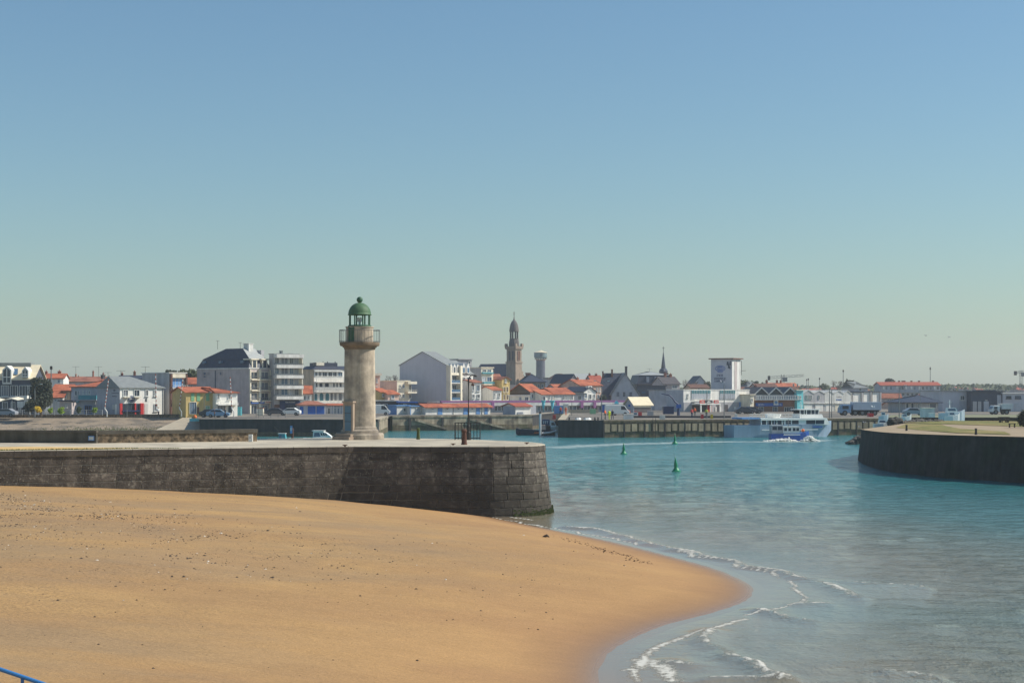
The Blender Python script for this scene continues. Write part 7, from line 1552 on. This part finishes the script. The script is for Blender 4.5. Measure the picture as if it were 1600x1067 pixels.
# workboats in the basin
t = thing('workboat', 'dark workboat with orange and white striped side by the quay head', 'boat', (X(806, 268), 268, 0), R(2)); q = 268 / F
fx = lambda px: (px - 806) * q
fz = lambda py: Z(py, 268)
hull([(0, .4, fz(668.5), .1, .2), (fx(812), 1.0, fz(670), .7, -.2), (fx(840), 1.2, fz(671.5), 1.0, -.2), (fx(867), 1.0, fz(671), .8, -.2)], 'hull', 'hull_navy', t)
MB().box(fx(834), fx(842), -1.22, -1.0, fz(676.5), fz(675)).build('orange_stripe', 'orange_paint', t); MB().tube([(fx(846), -1.25, fz(676.5)), (fx(858), -1.25, fz(675.5)), (fx(869), -1.0, fz(672.5))], .17, 7).build('white_fender', 'hull_white', t)
MB().box(fx(846), fx(852), -.6, .6, fz(672), fz(664)).build('console', 'pink_wall', t); MB().box(fx(853), fx(860), -.7, .7, fz(672), fz(665)).build('engine_box', 'cloth_dark', t); MB().tube([(fx(830), 0, fz(671)), (fx(830), 0, fz(661))], .05, 6).tube([(fx(815), 0, fz(670)), (fx(822), 0, fz(668.5)), (fx(830), 0, fz(670))], .08, 6).build('mast', 'seaweed_green', t)
t = thing('white_launch', 'white launch with navy canopy behind the dark workboat', 'boat', (X(846, 285), 285, 0), R(4)); q = 285 / F; fx = lambda px: (px - 846) * q; fz = lambda py: Z(py, 285)
hull([(0, .9, fz(667), .7, -.2), (fx(860), 1.1, fz(667), .9, -.2), (fx(872), .5, fz(666), .2, -.1), (fx(876), .05, fz(665.5), .02, .3)], 'hull', 'hull_white', t)
cb = MB().box(fx(847), fx(858), -.9, .9, fz(667), fz(655)).build('canopy', 'navy_panel', t)
for p in (848, 851, 854): MB().prism([(fx(p), fz(662)), (fx(p + .5), fz(662)), (fx(p + 2), fz(657)), (fx(p + 1.5), fz(657))], 'y', -.93, -.9).box(fx(p), fx(p) + .08, -.925, -.9, fz(662), fz(657)).build('lettering', 'white', cb)
MB().prism([(fx(858.2), fz(667)), (fx(870), fz(667)), (fx(865), fz(658)), (fx(858.2), fz(656))], 'y', -.8, .8).build('cabin', 'hull_white', t); MB().prism([(fx(861), fz(664)), (fx(867), fz(664)), (fx(864.5), fz(659.5)), (fx(861), fz(659.5))], 'y', -.83, -.8).build('window', 'glass', t)
def pile(px, Y, py0, r, m, label, top=None, group='mooring piles'):
    t = thing('mooring_pile', label, 'pile', (X(px, Y), Y, -1), 0, group); H_ = Z(py0, Y) + 1; MB().lathe([(r, 0), (r, H_)], 12).build('pile', m, t); MB().lathe([(r * 1.1, H_), (r * 1.05, H_ + .1), (.05, H_ + .35)], 12).build('cap', top or m, t); return t
pile(844, 266, 646, .19, 'hull_pale', 'pale blue mooring pile with dark cap beside the dark workboat', 'cloth_dark')
t = pile(457, 231, 672, .18, 'rust', 'rusty mooring pile with small blue sign between the two moored boats'); MB().box(-.33, .0, -.25, -.2, Z(677, 231) + 1, Z(665, 231) + 1).build('sign_board', 'sky_blue_panel', t); MB().box(-.28, -.1, -.26, -.25, Z(673, 231) + 1, Z(668, 231) + 1).build('sign_mark', 'white', t)
# cabin cruiser and blue dinghy behind the pier
t = thing('cabin_cruiser', 'white cabin cruiser moored behind the pier left of the lighthouse', 'boat', (X(475, 232), 232, 0), R(-4)); q = 232 / F; fx = lambda px: (px - 475) * q; fz = lambda py: Z(py, 232)
hull([(0, .9, fz(684), .8, -.2), (fx(490), 1.0, fz(685), .85, -.2), (fx(508), .95, fz(684.5), .7, -.2), (fx(518), .5, fz(683.5), .2, -.1), (fx(523), .05, fz(683), .02, .2)], 'hull', 'hull_white', t)
cb = MB().prism([(fx(490), fz(685)), (fx(521), fz(685)), (fx(518), fz(681)), (fx(511), fz(676)), (fx(504.5), fz(673.5)), (fx(491), fz(673))], 'y', -.7, .7).build('cabin', 'hull_white', t); MB().prism([(fx(492), fz(681.5)), (fx(502.5), fz(681.5)), (fx(500.5), fz(675.5)), (fx(493), fz(675.5))], 'y', -.73, -.7).build('side_window', 'glass_blue', cb)
for p in (503.5, 507, 510.5): MB().prism([(fx(p), fz(680)), (fx(p + 2.6), fz(680)), (fx(p + 1.2), fz(676.3)), (fx(p - 1.2), fz(675.5))], 'y', -.725, -.7).build('front_window', 'glass', cb)
MB().box(fx(489), fx(508), -.8, .8, fz(673.2), fz(672.2)).build('hardtop', 'hull_white', t); MB().tube([(fx(515), .3, fz(684)), (fx(523), .1, fz(680)), (fx(523), -.1, fz(680)), (fx(515), -.5, fz(684))], .025, 5).build('pulpit', 'rail_grey', t)
t = thing('blue_cuddy_boat', 'small white boat with blue cabin moored behind the pier', 'boat', (X(430, 233), 233, 0), R(-3)); q = 233 / F; fx = lambda px: (px - 430) * q; fz = lambda py: Z(py, 233)
hull([(0, .7, fz(686), .6, -.2), (fx(440), .85, fz(686), .7, -.2), (fx(450), .4, fz(685), .2, -.1), (fx(454), .05, fz(684), .02, .2)], 'hull', 'hull_white', t); cb = MB().prism([(fx(436), fz(686)), (fx(447.5), fz(686)), (fx(446), fz(677.5)), (fx(436.5), fz(677.5))], 'y', -.5, .5).build('cabin', 'teal', t); MB().box(fx(435), fx(447), -.6, .6, fz(677.6), fz(676.7)).build('cabin_roof', 'hull_white', t); MB().box(fx(437.5), fx(441), -.53, -.5, fz(684), fz(679)).build('window', 'glass_blue', cb); MB().tube([(fx(438), 0, fz(677)), (fx(428), 0, fz(666))], .025, 5).build('fishing_rod', 'iron', t)
t = thing('low_skiff', 'low white skiff just showing beside the rubble wall end', 'boat', (X(403, 228), 228, 0)); hull([(0, .5, Z(687.3, 228), .4, -.1), (1.0, .6, Z(687.3, 228), .5, -.1), (1.9, .1, Z(687, 228), .05, .1)], 'hull', 'hull_white', t); MB().box(.3, .5, -.5, .5, .1, .25).build('thwart', 'bark', t)
# boats on the right
def small_boat(px0, px1, Y, pyd, pyc, label, hm='hull_white', z0=0.0, mastpy=None, rz=0):
    L_ = (px1 - px0) / F * Y; t = thing('moored_boat', label, 'boat', (X(px0, Y), Y, z0), R(rz), 'boats moored in the right basin'); zd = Z(pyd, Y) - z0
    hull([(0, L_ * .14, zd, L_ * .11, -.2), (L_ * .5, L_ * .16, zd, L_ * .13, -.2), (L_ * .85, L_ * .09, zd * 1.06, L_ * .04, -.1), (L_, .03, zd * 1.15, .01, zd * .3)], 'hull', hm, t); zc = Z(pyc, Y) - z0
    cb = MB().prism([(L_ * .25, zd), (L_ * .72, zd), (L_ * .62, zc), (L_ * .28, zc)], 'y', -L_ * .1, L_ * .1).build('cabin', 'hull_white', t); MB().prism([(L_ * .3, zd + (zc - zd) * .4), (L_ * .62, zd + (zc - zd) * .4), (L_ * .58, zd + (zc - zd) * .85), (L_ * .31, zd + (zc - zd) * .85)], 'y', -L_ * .1 - .03, -L_ * .1).build('window', 'glass_blue', cb)
    if mastpy: MB().tube([(L_ * .4, 0, zc), (L_ * .4, 0, Z(mastpy, Y) - z0)], .07, 6).box(L_ * .4 - .4, L_ * .4 + .4, -.05, .05, Z(mastpy + 4, Y) - z0, Z(mastpy + 3.4, Y) - z0).build('mast', 'hull_white', t)
    return t
small_boat(1365, 1394, 206, 662, 656, 'white motor boat moored behind the tip of the right jetty', rz=4); small_boat(1468, 1508, 250, 645, 637, 'white and pale blue trawler with tall mast behind the jetty lawn', 'hull_pale', 0, 625, 3); small_boat(1476, 1500, 244, 650, 644, 'small white boat in front of the trawler', 'hull_white', 0, None, 2); small_boat(1404, 1424, 232, 652, 647, 'low white boat between the bollard and the rock bank', 'hull_white'); small_boat(985, 1002, 300, 650, 644, 'white fishing boat showing above the middle quay', 'hull_white', 2.0); small_boat(1373, 1388, 262, 650, 644, 'grey and white boat below the truck tail', 'hull_pale', 0.4)
for i, (p0, p1, py, lab) in enumerate(((898, 908, 654.5, 'left white upturned dinghy on the middle quay head'), (911, 924, 654.5, 'right white upturned dinghy on the middle quay head'))):
    Y = 257; L_ = (p1 - p0) / F * Y; t = thing('upturned_dinghy', lab, 'dinghy', (X(p0, Y), Y, G), 0, 'upturned dinghies'); hull([(0, .02, .02, .02, .1), (L_ * .3, .5, .03, .2, .35), (L_ * .7, .5, .03, .2, .38), (L_, .1, .03, .05, .3)], 'hull', 'hull_white', t); MB().tube([(.1, 0, .3), (L_ - .1, 0, .42)], .03, 5).build('keel', 'bark', t)
# buoys
def buoy(px, pyw, label):
    Y = CAMZ * F / (pyw - HOR); t = thing('green_buoy', label, 'buoy', (X(px, Y), Y, 0), 0, 'green channel buoys')
    MB().lathe([(.3, -.3), (.42, -.05), (.42, .06), (.33, .14), (.2, .34), (.17, .42)], 20).build('float', 'buoy_green', t, smooth=False); MB().lathe([(.17, .42), (.17, .7), (.14, .85), (.07, 1.15), (.06, 1.2)], 14).build('tower', 'buoy_green', t); MB().lathe([(.03, 1.2), (.03, 1.28), (.08, 1.29), (.01, 1.42)], 10).build('topmark', 'buoy_green', t); return t
buoy(974.5, 709.5, 'left green conical buoy in the channel'); bb = buoy(1056.5, 736.5, 'nearest green conical buoy in the channel'); buoy(1054.5, 693.2, 'farthest green conical buoy near the fishing quay'); bb.rotation_euler = (R(2), R(-4), 0)
# ------------------------------------------------------------ people
def person(px, Y, g, top, trousers, label, rz=0, arm=0.0, stride=.12, hat=None):
    pts = {'pel': ((0, 0, .95), .135), 'ch': ((0, .01, 1.25), .15), 'nk': ((0, .01, 1.48), .06), 'hd': ((0, -.01, 1.62), .095), 'ht': ((0, 0, 1.73), .06)}
    ed = [('pel', 'ch'), ('ch', 'nk'), ('nk', 'hd'), ('hd', 'ht')]
    for s_, k in ((1, 'r'), (-1, 'l')):
        st = stride * s_
        pts.update({'hp' + k: ((.1 * s_, 0, .88), .09), 'kn' + k: ((.11 * s_, st * .6 - .03, .5), .062), 'an' + k: ((.11 * s_, st, .09), .042), 'to' + k: ((.13 * s_, st - .16, .04), .035), 'sh' + k: ((.18 * s_, .01, 1.4), .062), 'el' + k: ((.25 * s_, .02 - arm * .1, 1.13 + arm * .1), .045), 'wr' + k: ((.25 * s_, -.06 - arm * .3, .9 + arm * .35), .034), 'fg' + k: ((.24 * s_, -.09 - arm * .35, .8 + arm * .4), .025)})
        ed += [('pel', 'hp' + k), ('hp' + k, 'kn' + k), ('kn' + k, 'an' + k), ('an' + k, 'to' + k), ('ch', 'sh' + k), ('sh' + k, 'el' + k), ('el' + k, 'wr' + k), ('wr' + k, 'fg' + k)]
    ks = list(pts); me = bpy.data.meshes.new('person'); me.from_pydata([pts[k][0] for k in ks], [(ks.index(a), ks.index(c)) for a, c in ed], [])
    o = bpy.data.objects.new('person', me); COL.objects.link(o); o.modifiers.new('skin', 'SKIN')
    for i, k in enumerate(ks): me.skin_vertices[0].data[i].radius = (pts[k][1],) * 2; me.skin_vertices[0].data[i].use_root = (k == 'pel')
    sb = o.modifiers.new('sub', 'SUBSURF'); sb.levels = 1; sb.render_levels = 1
    dg = bpy.context.evaluated_depsgraph_get(); m2 = bpy.data.meshes.new_from_object(o.evaluated_get(dg)); o.modifiers.clear(); o.data = m2; bpy.data.meshes.remove(me); m2.materials.clear()
    for q in (trousers, top, 'skin', 'hair', 'cloth_dark'): m2.materials.append(MATS[q])
    for f in m2.polygons:
        z = f.center.z; x = abs(f.center.x); f.use_smooth = True
        f.material_index = 4 if z < .1 else 3 if (z > 1.68 or (z > 1.56 and f.center.y > .03)) else 2 if z > 1.47 or (x > .2 and z < .95 and arm < .5) else 0 if z < .98 else 1
    o.location = (X(px, Y), Y, g); o.rotation_euler = (0, 0, R(rz)); tag(o, label, 'person', 'people on the quays'); return o
person(247.5, 287, G, 'cloth_white', 'cloth_dark', 'person in white top standing in front of the cafe window', 40)
person(952, 256, G, 'hi_vis', 'hi_vis', 'person in yellow high-visibility clothes on the middle quay', 20); person(957, 257, G, 'cloth_navy', 'cloth_navy', 'person in navy clothes beside the yellow-clad worker', -30); person(945.5, 260, G, 'cloth_orange', 'cloth_dark', 'person in orange jacket beside the yellow-clad worker', 60, .4)
person(884, 300, G, 'cloth_orange', 'cloth_orange', 'person in orange overalls near the cyan funnels', 10); person(876, 301, G, 'cloth_orange', 'cloth_navy', 'person in orange jacket and navy trousers near the cyan funnels', -20)
person(1081, 272, G, 'red_white', 'cloth_navy', 'person in red top behind the fishing quay', 15); person(1104, 273, G, 'hi_vis', 'cloth_dark', 'person in yellow top near the fish market porch', 5); person(1085.5, 290, G, 'cloth_orange', 'cloth_dark', 'person in orange top left of the market porch post', 5)
for px, lab in ((317, 'left dark bollard with blue shoes of walkers near the slipway'),): pass
person(335, 275, G, 'cloth_navy', 'cloth_dark', 'walker in navy jacket on the quay by the pale blue car', 80); person(352, 275, G, 'cloth_dark', 'cloth_navy', 'walker in dark jacket on the quay right of the pale blue car', 100)
# fish crates on the quay
for i, (px, py, w, m, lab) in enumerate(((866, 652, 7, 'red_white', 'red fish crate beside the orange workers'), (1150, 650, 6, 'white', 'white fish crate at the right end of the market'), (1000, 646.5, 8, 'red_paint', 'stack of red fish crates beside the cream-roofed shed'), (993, 645, 6, 'red_white', 'pale red fish crates left of the red stack'), (1097, 651, 6, 'red_paint', 'red crate in front of the market porch'), (1112, 651, 5, 'yellow_paint', 'yellow crate right of the market porch'), (1035, 652.5, 12, 'white2', 'pale boat cradle behind the fishing quay'))):
    Y = (CAMZ - G) * F / (py + 3 - HOR); q = .7 * Y / F; t = thing('fish_crate', lab, 'crate', (X(px, Y), Y, G), 0, 'fish crates on the quays'); mb = MB()
    for k in range(2): MB().box(-w * q / 2 + .02 * k, w * q / 2 - .02 * k, -.3, .3, k * .36 + .01, k * .36 + .31).box(-w * q / 2 - .03, w * q / 2 + .03, -.33, .33, k * .36 + .31, k * .36 + .36).build('crate', m, t)
for i, (px, lab) in enumerate(((889.5, 'first dark quay bollard on the middle quay head'), (929.5, 'second dark quay bollard on the middle quay head'), (934.5, 'third dark quay bollard under the street lamp'))): bollard(px, 657 + .2, 5.5, lab, 'iron', 2.6, G, 'quay bollards')
# ------------------------------------------------------------ birds
def gull(px, py, Y, span, bank, label, m='gull_white'):
    t = thing('seagull', label, 'bird', (X(px, Y), Y, Z(py, Y)), 0, 'gulls in flight'); t.rotation_euler = (R(8), R(bank), R(30)); s = span / 2
    MB().ball((0, 0, 0), (.16 * span, .055 * span, .05 * span), 10, 7).build('body', m, t, smooth=True)
    for k in (1, -1): MB().hexa([(-.06 * span, 0, .0), (.07 * span, 0, 0), (.06 * span, k * s * .5, .14 * span), (-.06 * span, k * s * .5, .14 * span), (-.06 * span, 0, .018 * span), (.07 * span, 0, .018 * span), (.06 * span, k * s * .5, .155 * span), (-.06 * span, k * s * .5, .155 * span)]).hexa([(-.06 * span, k * s * .5, .14 * span), (.06 * span, k * s * .5, .14 * span), (-.03 * span, k * s, .08 * span), (-.07 * span, k * s, .08 * span), (-.06 * span, k * s * .5, .155 * span), (.06 * span, k * s * .5, .155 * span), (-.03 * span, k * s, .09 * span), (-.07 * span, k * s, .09 * span)]).build('wing', m, t)
    MB().prism([(-.15 * span, -.05 * span), (-.15 * span, .05 * span), (-.27 * span, .06 * span), (-.27 * span, -.06 * span)], 'z', -.01 * span, .01 * span).build('tail', m, t)
gull(1446.5, 524.5, 330, 1.1, 12, 'left of two dark gulls high in the right sky', 'gull_grey'); gull(1483, 527, 330, 1.1, -8, 'right of two dark gulls high in the right sky', 'gull_grey'); gull(1363.5, 635.8, 240, 1.0, 5, 'white gull flying in front of the trailer'); gull(1128, 597.3, 220, 1.6, -5, 'gull gliding in front of the sign tower', 'gull_grey'); gull(1350, 660, 190, .8, 4, 'upper of two gulls beyond the jetty tip', 'gull_grey'); gull(1343, 667, 188, .7, -6, 'lower of two gulls beyond the jetty tip', 'gull_grey')
# ------------------------------------------------------------ haze
hm_ = bpy.data.materials.new('haze'); hm_.use_nodes = True; hn = hm_.node_tree; hn.nodes.clear(); ho = hn.nodes.new('ShaderNodeOutputMaterial'); pv = hn.nodes.new('ShaderNodeVolumePrincipled')
pv.inputs['Color'].default_value = (0.88, 0.93, 1.0, 1); pv.inputs['Density'].default_value = 0.0002; pv.inputs['Anisotropy'].default_value = 0.2; hn.links.new(pv.outputs[0], ho.inputs['Volume'])
hz_ = MB().box(-1900, 1900, -60, 2700, -3, 66).build('haze', hm_); tag(hz_, 'thin sea haze over the harbour', 'haze', kind='stuff')
